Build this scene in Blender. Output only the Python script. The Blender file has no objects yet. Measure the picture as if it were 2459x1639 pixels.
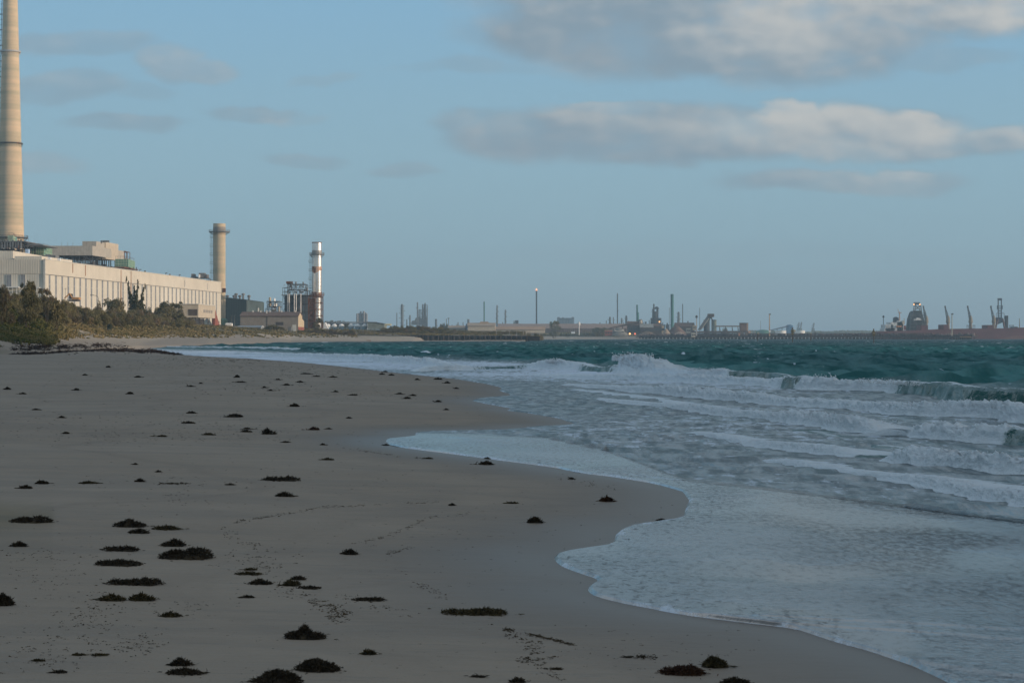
import bpy, bmesh, math, random
import numpy as np
from mathutils import Vector, Matrix
R = math.radians
scene = bpy.context.scene
COL = scene.collection
# ---------------------------------------------------------------- camera
F = 4589.0; CX = 1229.5; HY = 808.5; EYE = 2.0      # focal length and horizon in photo pixels, eye height in metres
cam_d = bpy.data.cameras.new("camera"); cam = bpy.data.objects.new("camera", cam_d); COL.objects.link(cam)
cam_d.sensor_width = 36; cam_d.lens = F / 2459 * 36
cam_d.shift_y = -11.0 / 2459
cam_d.clip_start = 0.1; cam_d.clip_end = 60000
cam.location = (0, 0, EYE); cam.rotation_euler = (R(90), 0, 0)
scene.camera = cam
# ---------------------------------------------------------------- exposure
vs = scene.view_settings
vs.view_transform = 'Standard'; vs.look = 'None'; vs.gamma = 1.0; vs.exposure = 0.0
scene.render.engine = 'CYCLES'
scene.cycles.use_denoising = True
scene.cycles.max_bounces = 5; scene.cycles.diffuse_bounces = 2; scene.cycles.glossy_bounces = 2
scene.cycles.transmission_bounces = 2; scene.cycles.transparent_max_bounces = 6; scene.cycles.volume_bounces = 0
scene.cycles.caustics_reflective = False; scene.cycles.caustics_refractive = False
# ---------------------------------------------------------------- sun
SUN_EL = 9.0; SUN_AZ = 104.0                      # azimuth clockwise from the view direction (+Y)
sdir = Vector((math.sin(R(SUN_AZ)) * math.cos(R(SUN_EL)), math.cos(R(SUN_AZ)) * math.cos(R(SUN_EL)), math.sin(R(SUN_EL))))
sun_d = bpy.data.lights.new("sun", 'SUN'); sun = bpy.data.objects.new("sun", sun_d); COL.objects.link(sun)
sun_d.energy = 4.3; sun_d.angle = R(0.9); sun_d.color = (1.0, 0.81, 0.62)
sun.rotation_euler = (-sdir).to_track_quat('-Z', 'Y').to_euler()
sun.location = (0, 0, 400)


# ---------------------------------------------------------------- node helper
class NT:
    def __init__(s, tree):
        s.t = tree; s.n = tree.nodes; s.l = tree.links

    def new(s, typ, **kw):
        n = s.n.new(typ)
        for k, v in kw.items(): setattr(n, k, v)
        return n

    def link(s, a, b): s.l.new(a, b)

    def put(s, sock, v):
        if v is None: return
        if isinstance(v, bpy.types.NodeSocket): s.l.new(v, sock)
        elif isinstance(v, (tuple, list)) and len(v) == 3 and sock.type == 'RGBA': sock.default_value = (*v, 1)
        else: sock.default_value = v

    def m(s, op, a, b=None, c=None, clamp=False):
        n = s.new('ShaderNodeMath', operation=op); n.use_clamp = clamp
        s.put(n.inputs[0], a); s.put(n.inputs[1], b); s.put(n.inputs[2], c)
        return n.outputs[0]

    def ss(s, v, a, b, c=0.0, d=1.0):
        n = s.new('ShaderNodeMapRange', interpolation_type='SMOOTHSTEP')
        s.put(n.inputs[0], v); s.put(n.inputs[1], a); s.put(n.inputs[2], b); s.put(n.inputs[3], c); s.put(n.inputs[4], d)
        return n.outputs[0]

    def mix(s, f, a, b, typ='RGBA', blend='MIX'):
        n = s.new('ShaderNodeMix', data_type=typ)
        if typ == 'RGBA': n.blend_type = blend; ia, ib, o = 6, 7, 2
        else: ia, ib, o = 2, 3, 0
        s.put(n.inputs[0], f); s.put(n.inputs[ia], a); s.put(n.inputs[ib], b)
        return n.outputs[o]

    def xyz(s, v):
        n = s.new('ShaderNodeSeparateXYZ'); s.l.new(v, n.inputs[0]); return n.outputs

    def comb(s, x, y, z):
        n = s.new('ShaderNodeCombineXYZ'); s.put(n.inputs[0], x); s.put(n.inputs[1], y); s.put(n.inputs[2], z); return n.outputs[0]

    def noise(s, vec, scale, detail=3.0, rough=0.5, dist=0.0):
        n = s.new('ShaderNodeTexNoise'); s.put(n.inputs['Vector'], vec)
        n.inputs['Scale'].default_value = scale; n.inputs['Detail'].default_value = detail
        n.inputs['Roughness'].default_value = rough; n.inputs['Distortion'].default_value = dist
        return n.outputs['Fac']

    def scale(s, vec, k):
        n = s.new('ShaderNodeVectorMath', operation='MULTIPLY'); s.put(n.inputs[0], vec); n.inputs[1].default_value = k
        return n.outputs[0]

    def bump(s, h, strength=1.0, dist=1.0, normal=None):
        n = s.new('ShaderNodeBump'); n.inputs['Strength'].default_value = strength
        s.put(n.inputs['Distance'], dist); s.put(n.inputs['Height'], h)
        if normal is not None: s.l.new(normal, n.inputs['Normal'])
        return n.outputs[0]

    def attr(s, name):
        return s.new('ShaderNodeAttribute', attribute_name=name)


# ---------------------------------------------------------------- world: sky with drifting evening clouds
wd = bpy.data.worlds.new("World"); scene.world = wd; wd.use_nodes = True
w = NT(wd.node_tree); w.n.clear()
sky = w.new('ShaderNodeTexSky', sky_type='NISHITA')
sky.sun_disc = False; sky.sun_elevation = R(SUN_EL); sky.sun_rotation = R(SUN_AZ)
sky.air_density = 1.3; sky.dust_density = 1.2; sky.ozone_density = 2.0; sky.altitude = 0
SKYK = 0.105
tc = w.new('ShaderNodeTexCoord')
dx, dy, dz = w.xyz(tc.outputs['Generated'])
# clear marine air: pale grey blue at the horizon deepening upwards, with the physical sky mixed in (it dominates towards the sun)
g1 = w.mix(w.ss(dz, -0.02, 0.10), (0.272, 0.448, 0.530), (0.288, 0.488, 0.612))
g1 = w.mix(w.ss(dz, 0.07, 0.22), g1, (0.232, 0.466, 0.692))
g1 = w.mix(w.ss(dz, 0.2, 0.9), g1, (0.16, 0.29, 0.46))
phys = w.scale(sky.outputs[0], (SKYK, SKYK, SKYK))
skyc = w.mix(w.ss(dx, 0.3, 1.0, 0.10, 0.5), g1, phys)
yy = w.m('MAXIMUM', dy, 0.05)
U = w.m('DIVIDE', dx, yy); V = w.m('DIVIDE', dz, yy)           # tangent of azimuth and of elevation
uv = w.comb(U, w.m('MULTIPLY', V, 1.9), 0.0)
warp = w.new('ShaderNodeTexNoise'); w.put(warp.inputs['Vector'], uv)
warp.inputs['Scale'].default_value = 9; warp.inputs['Detail'].default_value = 5; warp.inputs['Roughness'].default_value = 0.62
wx, wy, wz = w.xyz(warp.outputs['Color'])
Uw = w.m('ADD', U, w.m('MULTIPLY', w.m('SUBTRACT', wx, 0.5), 0.075))
Vw = w.m('ADD', V, w.m('MULTIPLY', w.m('SUBTRACT', wy, 0.5), 0.030))


def PU(px): return (px - CX) / F
def PV(py): return (HY - py) / F


#          centre        radii      density  warmth/lightness
CLOUDS = [((1730, -60), (640, 165), 1.15, 0.25), ((1480, 60), (380, 120), 1.1, 0.0), ((1700, 120), (260, 70), 1.0, 0.1), ((1870, 110), (320, 90), 1.05, 0.2),
          ((2350, -10), (330, 100), 1.1, 0.9), ((2030, 30), (330, 110), 1.0, 0.6), ((1280, -30), (190, 50), 0.7, 0.2),
          ((1390, 322), (330, 66), 1.0, 0.2), ((1700, 318), (330, 75), 1.0, 0.15), ((2020, 315), (330, 72), 1.05, 0.7),
          ((2330, 345), (250, 40), 0.9, 0.5), ((1180, 300), (140, 32), 0.7, 0.15), ((1900, 268), (90, 42), 1.0, 0.9), ((2190, 290), (80, 42), 1.0, 0.9), ((1480, 262), (150, 25), .8, .55),
          ((2030, 438), (330, 32), 0.8, 0.25), ((2190, 420), (90, 24), 0.8, 0.6),
          ((410, 148), (95, 48), 0.66, 0.5), ((500, 168), (100, 28), 0.6, 0.4), ((200, 95), (200, 36), 0.55, 0.15),
          ((140, 205), (150, 38), 0.55, 0.1), ((300, 218), (110, 20), 0.3, 0.1), ((310, 290), (140, 24), 0.6, 0.0),
          ((610, 267), (115, 25), 0.7, 0.05), ((700, 285), (90, 12), 0.3, 0.1), ((700, 392), (115, 20), 0.55, 0.0),
          ((960, 412), (95, 17), 0.55, 0.0), ((120, 405), (110, 28), 0.5, 0.0), ((790, 190), (70, 14), 0.3, 0.1),
          ((1130, 170), (90, 22), 0.35, 0.1), ((2250, 140), (170, 26), 0.4, 0.35), ((1250, 175), (330, 14), 0.25, 0.1),
          ((1700, 610), (700, 26), 0.16, 0.0), ((1800, 680), (560, 24), 0.14, 0.1)]
alpha = None; light = None
for (cx, cy), (rx, ry), dens, lit in CLOUDS:
    a = w.m('DIVIDE', w.m('SUBTRACT', Uw, PU(cx)), rx / F)
    b = w.m('DIVIDE', w.m('SUBTRACT', Vw, PV(cy)), ry / F)
    q = w.m('SUBTRACT', 1.0, w.m('MULTIPLY_ADD', a, a, w.m('MULTIPLY', b, b)))
    al = w.ss(q, -0.40, 0.55, 0.0, dens)
    # sunlit upper right flank of every cloud
    lt = w.m('MULTIPLY', al, w.m('MULTIPLY_ADD', b, 0.30, w.m('MULTIPLY_ADD', a, 0.10, lit)))
    alpha = al if alpha is None else w.m('MAXIMUM', alpha, al)
    light = lt if light is None else w.m('MAXIMUM', light, lt)
n1 = w.noise(uv, 26, 4, 0.5)
n2 = w.noise(w.comb(w.m('ADD', U, 0.006), w.m('MULTIPLY', w.m('ADD', V, 0.004), 1.9), 0.0), 26, 4, 0.5)
n0 = w.noise(uv, 11, 4, 0.5)
soft = w.m('MULTIPLY', alpha, w.ss(n1, 0.25, 0.60, 0.62, 1.0))
front = w.m('MULTIPLY', w.ss(dy, 0.35, 0.6), w.ss(dz, 0.36, 0.22))
# scattered cumulus over the rest of the sky
pv = w.m('ADD', dz, 0.18)
gen = w.noise(w.comb(w.m('DIVIDE', dx, pv), w.m('DIVIDE', dy, pv), 0.0), 0.9, 6, 0.55)
back = w.m('MULTIPLY', w.ss(gen, 0.36, 0.60, 0.0, 0.95), w.ss(dz, 0.02, 0.10))
al_all = w.mix(front, back, w.m('MINIMUM', soft, 1.0), 'FLOAT')
lum = w.m('ADD', light, w.m('MULTIPLY', w.m('SUBTRACT', n1, n2), 1.6))
lum = w.m('ADD', lum, w.m('MULTIPLY', w.m('SUBTRACT', n0, 0.5), 1.5))
lum = w.mix(front, 0.62, lum, 'FLOAT')
cc = w.mix(w.ss(lum, -0.20, 1.25), (0.240, 0.320, 0.390), (0.60, 0.585, 0.555))
col = w.mix(w.m('MULTIPLY', al_all, 0.96), skyc, cc)
bg = w.new('ShaderNodeBackground'); w.link(col, bg.inputs[0]); bg.inputs[1].default_value = 1.0
wo = w.new('ShaderNodeOutputWorld'); w.link(bg.outputs[0], wo.inputs[0])

# ---------------------------------------------------------------- tools
random.seed(7); RNG = np.random.default_rng(7)


def W(px, d, py=HY, z=None):
    """world point seen in direction (px,py) at distance d along the view"""
    return Vector(((px - CX) / F * d, d, (EYE + (HY - py) / F * d) if z is None else z))


def M(px, d): return px * d / F              # photo pixels -> metres at distance d


def _hash(i, j, k, s):
    n = (i * 374761393 + j * 668265263 + k * 2147483647 + s * 974711) & 0x7fffffff
    n = ((n ^ (n >> 13)) * 1274126177) & 0x7fffffff
    n = ((n ^ (n >> 15)) * 668265263) & 0x7fffffff
    return ((n ^ (n >> 16)) & 0xffff) / 65535.0


def vnoise(x, y, z=0.0, seed=0):
    x = np.asarray(x, float); y = np.asarray(y, float); z = np.zeros_like(x) + z
    i = np.floor(x).astype(np.int64); j = np.floor(y).astype(np.int64); k = np.floor(z).astype(np.int64)
    fx, fy, fz = x - i, y - j, z - k
    fx = fx * fx * (3 - 2 * fx); fy = fy * fy * (3 - 2 * fy); fz = fz * fz * (3 - 2 * fz)
    r = 0
    for a in (0, 1):
        for b in (0, 1):
            for c in (0, 1):
                r = r + _hash(i + a, j + b, k + c, seed) * (fx if a else 1 - fx) * (fy if b else 1 - fy) * (fz if c else 1 - fz)
    return r


def fbm(x, y, z=0.0, octv=4, seed=0, gain=0.5):
    a = 1.0; s = 0.0; t = 0.0
    for o in range(octv):
        s = s + a * vnoise(np.asarray(x) * 2 ** o + 17.3 * o, np.asarray(y) * 2 ** o + 5.1 * o, np.asarray(z) * 2 ** o + 3.3 * o, seed + o)
        t += a; a *= gain
    return s / t


def sstep(x, a, b):
    t = np.clip((x - a) / (b - a), 0, 1); return t * t * (3 - 2 * t)


def np_mesh(name, V3, faces, attrs=None, smooth=True):
    me = bpy.data.meshes.new(name)
    V3 = np.asarray(V3, np.float32); faces = np.asarray(faces, np.int32)
    me.vertices.add(len(V3)); me.vertices.foreach_set('co', V3.ravel())
    k = faces.shape[1]
    me.loops.add(faces.size); me.loops.foreach_set('vertex_index', faces.ravel())
    me.polygons.add(len(faces)); me.polygons.foreach_set('loop_start', np.arange(0, faces.size, k, dtype=np.int32))
    me.polygons.foreach_set('loop_total', np.full(len(faces), k, np.int32))
    if smooth: me.polygons.foreach_set('use_smooth', np.ones(len(faces), bool))
    me.update(calc_edges=True)
    for n, v in (attrs or {}).items():
        at = me.attributes.new(n, 'FLOAT', 'POINT'); at.data.foreach_set('value', np.asarray(v, np.float32).ravel())
    return me


def grid_faces(nr, nc):
    idx = np.arange(nr * nc).reshape(nr, nc)
    return np.stack([idx[:-1, :-1], idx[:-1, 1:], idx[1:, 1:], idx[1:, :-1]], -1).reshape(-1, 4)


def obj(name, me, mat=None, parent=None, label=None, cat=None, group=None, kind=None, loc=None):
    o = bpy.data.objects.new(name, me); COL.objects.link(o)
    if mat is not None and me is not None: me.materials.clear(); me.materials.append(mat)
    if parent is not None: o.parent = parent
    if loc is not None: o.location = loc
    if label: o['label'] = label
    if cat: o['category'] = cat
    if group: o['group'] = group
    if kind: o['kind'] = kind
    return o


# ---------------------------------------------------------------- materials
MATS = {}


def mat(name, color, rough=0.85, metal=0.0, var=0.25, vscale=0.6, streak=0.0, rust=0.0, spec=0.3, bumpk=0.0, bands=0.0, ribs=0.0, emit=None):
    """weathered procedural paint / steel / concrete"""
    if name in MATS: return MATS[name]
    m = bpy.data.materials.new(name); m.use_nodes = True; t = NT(m.node_tree); t.n.clear()
    out = t.new('ShaderNodeOutputMaterial'); p = t.new('ShaderNodeBsdfPrincipled'); t.link(p.outputs[0], out.inputs[0])
    pos = t.new('ShaderNodeNewGeometry').outputs['Position']
    c = t.mix(t.ss(t.noise(pos, vscale, 5, 0.6), 0.3, 0.7), tuple(x * (1 - var) for x in color), tuple(min(1, x * (1 + var)) for x in color))
    if streak:
        sv = t.noise(t.scale(pos, (1.3, 1.3, 0.05)), 1.0, 4, 0.6)
        c = t.mix(t.ss(sv, 0.45, 0.75, 0.0, streak), c, tuple(x * 0.45 for x in color))
    if bands:
        bz = t.noise(t.comb(0.0, 0.0, t.xyz(pos)[2]), bands, 3, 0.8)
        c = t.mix(t.ss(bz, 0.35, 0.65, 0.0, 0.75), c, (color[0] * 0.55, color[1] * 0.68, color[2] * 0.7))
    if rust:
        rv = t.noise(t.scale(pos, (1.0, 1.0, 0.25)), 0.5, 6, 0.65)
        c = t.mix(t.ss(rv, 0.62 - rust * 0.3, 0.70 - rust * 0.2), c, (0.16, 0.055, 0.022))
    t.link(c, p.inputs['Base Color']); p.inputs['Roughness'].default_value = rough; p.inputs['Metallic'].default_value = metal
    p.inputs['Specular IOR Level'].default_value = spec
    if bumpk or ribs:
        h = t.noise(pos, 4.0, 4, 0.6)
        if ribs:
            px_, py_, pz_ = t.xyz(pos)
            rib = t.m('SINE', t.m('MULTIPLY', t.m('ADD', px_, py_), ribs))
            h = t.m('ADD', h, t.m('MULTIPLY', rib, 0.4))
        t.link(t.bump(h, 0.6, max(bumpk, 0.06)), p.inputs['Normal'])
    if emit:
        p.inputs['Emission Color'].default_value = (*emit[0], 1); p.inputs['Emission Strength'].default_value = emit[1]
    MATS[name] = m
    return m


def foliage_mat(name, c1, c2, c3=None):
    m = bpy.data.materials.new(name); m.use_nodes = True; t = NT(m.node_tree); t.n.clear()
    out = t.new('ShaderNodeOutputMaterial'); pos = t.new('ShaderNodeNewGeometry').outputs['Position']
    k = t.ss(t.noise(pos, 0.55, 3, 0.6), 0.35, 0.65)
    c = t.mix(k, c1, c2)
    if c3: c = t.mix(t.ss(t.noise(pos, 0.23, 3, 0.5), 0.5, 0.68), c, c3)
    rnd = t.new('ShaderNodeObjectInfo').outputs['Random']
    c = t.mix(t.m('MULTIPLY', rnd, 0.45), c, c2, 'RGBA')
    d = t.new('ShaderNodeBsdfDiffuse'); t.link(c, d.inputs[0])
    tr = t.new('ShaderNodeBsdfTranslucent'); t.link(c, tr.inputs[0])
    ms = t.new('ShaderNodeMixShader'); ms.inputs[0].default_value = 0.25
    t.link(d.outputs[0], ms.inputs[1]); t.link(tr.outputs[0], ms.inputs[2]); t.link(ms.outputs[0], out.inputs[0])
    MATS[name] = m
    return m
# ================================================================ SHORELINE, SAND, SEA
# traced shoreline (photo px of the water's edge, projected on sea level): px as a function of py
SH = [(809.2, 2750), (810.2, 2500), (811.2, 2100), (812.3, 1780), (813.6, 1600), (814.3, 1380), (815, 1300), (818.55, 1290), (818.95, 1013), (820.2, 1006), (821, 860), (822.5, 640), (824, 520),
      (828, 430), (833, 372), (836, 355), (840, 380), (846, 408), (853, 453), (860, 592), (869, 720), (879, 820), (895, 959), (909, 1099), (921, 1168),
      (930, 1207), (937, 1196), (944, 1222), (950, 1225), (954, 1165), (960, 1130), (968, 1168), (980, 1231), (984, 1214), (988, 1249), (999.5, 1325), (1010, 1364),
      (1017, 1381), (1021, 1345), (1023, 1280), (1028, 1248), (1032, 1200), (1034, 1040), (1038, 992), (1044, 996), (1049, 975), (1052, 930), (1056, 925), (1061, 930),
      (1069, 938), (1081, 1029), (1099, 1168), (1122, 1343), (1133, 1385), (1144, 1482), (1158, 1569), (1177, 1640), (1199, 1656), (1220, 1648), (1238, 1640), (1249, 1597),
      (1257.5, 1517), (1278, 1472), (1300, 1466), (1311, 1440), (1316, 1378), (1327, 1326), (1339, 1323), (1353, 1343), (1379, 1412), (1391, 1440), (1400, 1416), (1408, 1408),
      (1418, 1411), (1428, 1426), (1444, 1482), (1472, 1640), (1504, 1911), (1529, 1988), (1558, 2092), (1593, 2190), (1632, 2266), (1680, 2350), (1800, 2560), (2200, 3100), (2900, 3800)]
SHY = np.array([a for a, b in SH], float); SHX = np.array([b for a, b in SH], float)


def smooth_shore():
    py = np.concatenate([SHY[:1], np.linspace(809.3, 835, 200), np.linspace(835.2, 1060, 700), np.linspace(1060.5, 2900, 1600)])
    px = np.interp(py, SHY, SHX)
    k = np.array([1, 2, 3, 2, 1], float); k /= k.sum()
    for _ in range(5):
        q = np.convolve(np.pad(px, 2, mode='edge'), k, mode='valid'); q[:200] = px[:200]; px = q
    # small lobes of the swash edge
    d = F * EYE / (py - HY)
    px = px + np.where(py > 850, F / d * 0.10 * (fbm(d * 0.9, d * 0, octv=3, seed=3) - 0.5), 0)
    return py, px


SPY, SPX = smooth_shore()


def shore_px(py): return np.interp(py, SPY, SPX)


_d = F * EYE / (SPY - HY)
SHW = np.stack([(SPX - CX) / F * _d, _d], -1)           # world polyline


def shore_sd(x, y):
    """signed distance to the water's edge, + on the sand side (left)"""
    x = np.asarray(x, float).ravel(); y = np.asarray(y, float).ravel()
    out = np.empty_like(x)
    A = SHW[::6]; B = np.roll(A, -1, 0)[:-1]; A = A[:-1]
    AB = B - A; L2 = (AB ** 2).sum(1) + 1e-9
    order = np.argsort(A[:, 1])
    A = A[order]; AB = AB[order]; L2 = L2[order]
    CH = 4000
    yo = np.argsort(y)
    for s in range(0, len(x), CH):
        ii = yo[s:s + CH]; X = x[ii][:, None]; Y = y[ii][:, None]
        # limit the segments considered to a window in depth
        lo = Y.min() - 40 - 0.35 * Y.min(); hi = Y.max() + 40 + 0.35 * Y.max()
        m = (A[:, 1] > lo) & (A[:, 1] < hi)
        if m.sum() < 4: m = np.ones(len(A), bool)
        a = A[m]; ab = AB[m]; l2 = L2[m]
        t = np.clip(((X - a[:, 0]) * ab[:, 0] + (Y - a[:, 1]) * ab[:, 1]) / l2, 0, 1)
        dd = (X - a[:, 0] - t * ab[:, 0]) ** 2 + (Y - a[:, 1] - t * ab[:, 1]) ** 2
        out[ii] = np.sqrt(dd.min(1))
    py = HY + F * EYE / np.maximum(y, 0.5); px = CX + F * x / np.maximum(y, 0.5)
    return np.where(px < shore_px(py), out, -out)


# contours of the land: distance at which the ground reaches 0.5, 1.5, 2.6, 4.5 and 7 m
LC = [(-1600, 100, 115, 125, 140, 170), (-900, 130, 145, 155, 170, 200), (-200, 180, 200, 215, 235, 270), (0, 190, 213, 232, 258, 300), (100, 208, 236, 262, 300, 360), (150, 228, 270, 318, 350, 420), (210, 255, 310, 350, 390, 480),
      (300, 300, 360, 400, 445, 560), (500, 430, 490, 535, 610, 860), (700, 668, 700, 735, 830, 1100), (840, 715, 765, 860, 940, 1250), (940, 775, 822, 872, 960, 1350), (992, 800, 858, 875, 970, 1400), (1012, 858, 872, 876, 980, 1400), (1018, 875.5, 876.2, 878, 980, 1400),
      (1262, 876, 877, 880, 1000, 1700), (1268, 1690, 1710, 1745, 1830, 2200), (1300, 1690, 1710, 1745, 1830, 2200), (1620, 1700, 1722, 1755, 1900, 2300), (1780, 1900, 2100, 2400, 2800, 3500),
      (2000, 2700, 3000, 3400, 3800, 4500), (2600, 4200, 4400, 4700, 5200, 5600), (4200, 4200, 4400, 4700, 5200, 5600)]
LCX = np.array([r[0] for r in LC], float); LCD = np.array([r[1:] for r in LC], float)
LZ = [0.5, 1.5, 2.6, 4.5, 7.0]


def ground_z(x, y, sd=None):
    x = np.asarray(x, float); y = np.asarray(y, float); shp = x.shape
    x = x.ravel(); y = y.ravel()
    if sd is None: sd = shore_sd(x, y)
    b = np.where(sd < 0, 0.05 * sd - 0.012, 0.0)
    b = np.where(sd >= 0, np.minimum(sd * 0.022, 0.16 + np.minimum(0.006 * sd, 0.35)) - 0.012 + 0.012 * sstep(sd, 0, .5), b)
    b = np.maximum(b, -2.5)
    px = CX + F * x / np.maximum(y, 1.0)
    D = [np.interp(px, LCX, LCD[:, k]) for k in range(5)]
    L = np.full_like(x, -3.0)
    prevd = D[0] - 0.10 * D[0]; prevz = -1.0
    for dk, zk in zip(D, LZ):
        t = (y - prevd) / (dk - prevd)
        L = np.where(t > 0, prevz + (zk - prevz) * np.clip(t, 0, 1), L)
        prevd, prevz = dk, zk
    z = np.maximum(b, L)
    # dune humps above the berm
    amp = sstep(z, 1.6, 3.4)
    z = z + amp * (fbm(x * 0.05, y * 0.035, octv=3, seed=11) - 0.45) * 2.2 * sstep(y, 150, 260) * (1 - sstep(y, 650, 800) * 0.8)
    # gentle relief of the dry sand
    z = z + sstep(sd, 1.5, 8) * (fbm(x * 0.22, y * 0.22, octv=3, seed=5) - 0.5) * 0.05
    return z.reshape(shp)


def gz(x, y): return float(ground_z(np.array([x]), np.array([y]))[0])


def ground_at(px, py, lift=0.0):
    """point of the ground seen at photo pixel (px,py)"""
    z = 0.2
    for _ in range(12):
        d = F * (EYE - z) / (py - HY)
        z = 0.5 * z + 0.5 * gz((px - CX) / F * d, d)
    d = F * (EYE - z) / (py - HY)
    x = (px - CX) / F * d
    return Vector((x, d, gz(x, d) + lift))


# ---- sand and land, one sheet that reaches the horizon
pxs = np.concatenate([np.linspace(-1700, -60, 60), np.linspace(-50, 1320, 560), np.linspace(1325, 2600, 300), np.linspace(2620, 4100, 50)])
ds = np.concatenate([np.geomspace(3.0, 60, 330), np.geomspace(60.6, 1200, 330), np.geomspace(1210, 12000, 90), [20000, 40000]])
DD, PP = np.meshgrid(ds, pxs, indexing='ij')
XX = (PP - CX) / F * DD
sdv = shore_sd(XX, DD)
ZZ = ground_z(XX, DD, sdv.reshape(-1)).reshape(XX.shape)
ZZ = np.where(DD > 7000, np.minimum(ZZ, 7.0), ZZ)


def veg_amount(x, y, z, px):
    n = fbm(x * 0.16, y * 0.10, octv=4, seed=21)
    v = sstep(z + (n - 0.5) * 3.2 + 1.5 * sstep(px, 190, 120), 2.3, 3.1)
    return v


vegv = veg_amount(XX, DD, ZZ, PP)
sand_mat = bpy.data.materials.new('beach_sand'); sand_mat.use_nodes = True
t = NT(sand_mat.node_tree); t.n.clear()
out = t.new('ShaderNodeOutputMaterial'); p = t.new('ShaderNodeBsdfPrincipled'); t.link(p.outputs[0], out.inputs[0])
pos = t.new('ShaderNodeNewGeometry').outputs['Position']
sd_a = t.attr('shore').outputs['Fac']; vg = t.attr('veg').outputs['Fac']
big = t.noise(pos, 0.12, 4, 0.55); med = t.noise(pos, 1.6, 5, 0.6); fine = t.noise(pos, 60, 3, 0.7); wind = t.noise(t.scale(pos, (0.9, 3.2, 1.0)), 1.4, 4, 0.6, 0.6)
c = t.mix(t.ss(big, 0.35, 0.65), (0.282, 0.218, 0.160), (0.320, 0.256, 0.196))
c = t.mix(t.ss(t.noise(t.scale(pos, (0.35, 1.0, 1.0)), 0.55, 4, 0.6, 1.2), 0.46, 0.62, 0.0, 0.40), c, (0.175, 0.150, 0.125))
c = t.mix(t.ss(t.noise(t.scale(pos, (0.6, 4.0, 1.0)), 2.2, 4, 0.65, 0.8), 0.56, 0.66, 0.0, 0.30), c, (0.150, 0.135, 0.120))  # darker bands paint in ripple shading that the bump hardly shows
c = t.mix(t.ss(med, 0.3, 0.7, 0.0, 0.35), c, (0.230, 0.184, 0.142))
c = t.mix(t.ss(fine, 0.35, 0.75, 0.0, 0.35), c, (0.30, 0.275, 0.24))
c = t.mix(t.ss(fine, 0.72, 0.80, 0.0, 0.5), c, (0.42, 0.39, 0.35))
c = t.mix(t.ss(t.noise(pos, 38, 2, 0.5), 0.70, 0.76, 0.0, 0.7), c, (0.06, 0.04, 0.03))
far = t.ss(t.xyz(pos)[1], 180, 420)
sl = t.noise(t.comb(t.m('ADD', t.m('MULTIPLY', sd_a, 0.75), t.m('MULTIPLY', t.noise(pos, 0.22, 3, 0.5), 3.0)), 0.0, 0.0), 1.0, 3, 0.65)
c = t.mix(t.ss(sl, 0.50, 0.64, 0.0, 0.30), c, (0.195, 0.158, 0.125))
c = t.mix(t.ss(sl, 0.42, 0.30, 0.0, 0.25), c, (0.36, 0.295, 0.23))
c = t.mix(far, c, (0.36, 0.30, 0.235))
wet = t.ss(sd_a, 0.0, 2.6, 1.0, 0.0)
wet = t.m('MULTIPLY', wet, t.ss(t.xyz(pos)[1], 120, 30, 0.4, 1.0))
c = t.mix(wet, c, (0.135, 0.105, 0.080))
lowscrub = t.mix(t.ss(t.noise(pos, 0.5, 4, 0.6), 0.4, 0.6), (0.075, 0.070, 0.032), (0.17, 0.135, 0.066))
c = t.mix(vg, c, lowscrub)
t.link(c, p.inputs['Base Color'])
t.link(t.mix(wet, 0.9, 0.42, 'FLOAT'), p.inputs['Roughness']); p.inputs['Specular IOR Level'].default_value = 0.25
h = t.m('ADD', t.m('MULTIPLY', wind, 0.5), t.m('MULTIPLY', fine, 0.12))
h = t.m('ADD', h, t.m('MULTIPLY', t.noise(pos, 9, 4, 0.6), 0.25))
rip = t.new('ShaderNodeTexWave'); rip.inputs['Scale'].default_value = 2.0; rip.inputs['Distortion'].default_value = 7; rip.inputs['Detail'].default_value = 3
t.put(rip.inputs['Vector'], t.scale(pos, (0.35, 1.6, 1)))
h = t.m('ADD', h, t.m('MULTIPLY', rip.outputs['Fac'], t.ss(t.noise(pos, 0.3, 2, 0.5), 0.5, 0.65, 0.0, 0.18)))
t.link(t.bump(h, 0.55, t.mix(wet, 0.075, 0.006, 'FLOAT')), p.inputs['Normal'])
me = np_mesh('ground', np.stack([XX, DD, ZZ], -1).reshape(-1, 3), grid_faces(*XX.shape)[:, ::-1], {'shore': sdv, 'veg': vegv})
ground = obj('beach', me, sand_mat, kind='structure')


# ---- the sea: one sheet cut along the traced water's edge
OUTX = [300, 450, 700, 900, 1200, 1440, 1700, 2000, 2459, 3300]; OUTY = [834, 838, 845, 855, 868, 880, 897, 917, 935, 965]     # outer edge of the surf
SWX = [300, 900, 1100, 1308, 1450, 1640, 1930, 2200, 2459, 3300]; SWY = [860, 1036, 1040, 1050, 1080, 1152, 1185, 1221, 1256, 1380]    # seaward edge of the thin swash
rows = np.concatenate([np.array([809.0, 809.4, 809.8, 810.2, 810.6, 811, 811.5, 812, 812.5, 813]), np.arange(813.5, 900, 0.5), np.arange(900, 1200, 0.8), np.arange(1200, 1700, 1.25), np.linspace(1702, 2900, 120)])
NC = 1150
u = np.linspace(0, 1, NC)
xs0 = shore_px(rows)[:, None]
PX = xs0 + (np.maximum(3300, xs0 + 300) - xs0) * (0.80 * u + 0.20 * u ** 3)[None, :]
PY = np.repeat(rows[:, None], NC, 1)
DW = F * EYE / (PY - HY); XW = (PX - CX) / F * DW
surf = sstep(PY, np.interp(PX, OUTX, OUTY) - 6, np.interp(PX, OUTX, OUTY) + 6)        # 1 inside the surf zone
swash = sstep(PY - np.interp(PX, SWX, SWY), -2, 4)
sdw = -shore_sd(XW, DW).reshape(XW.shape)


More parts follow.
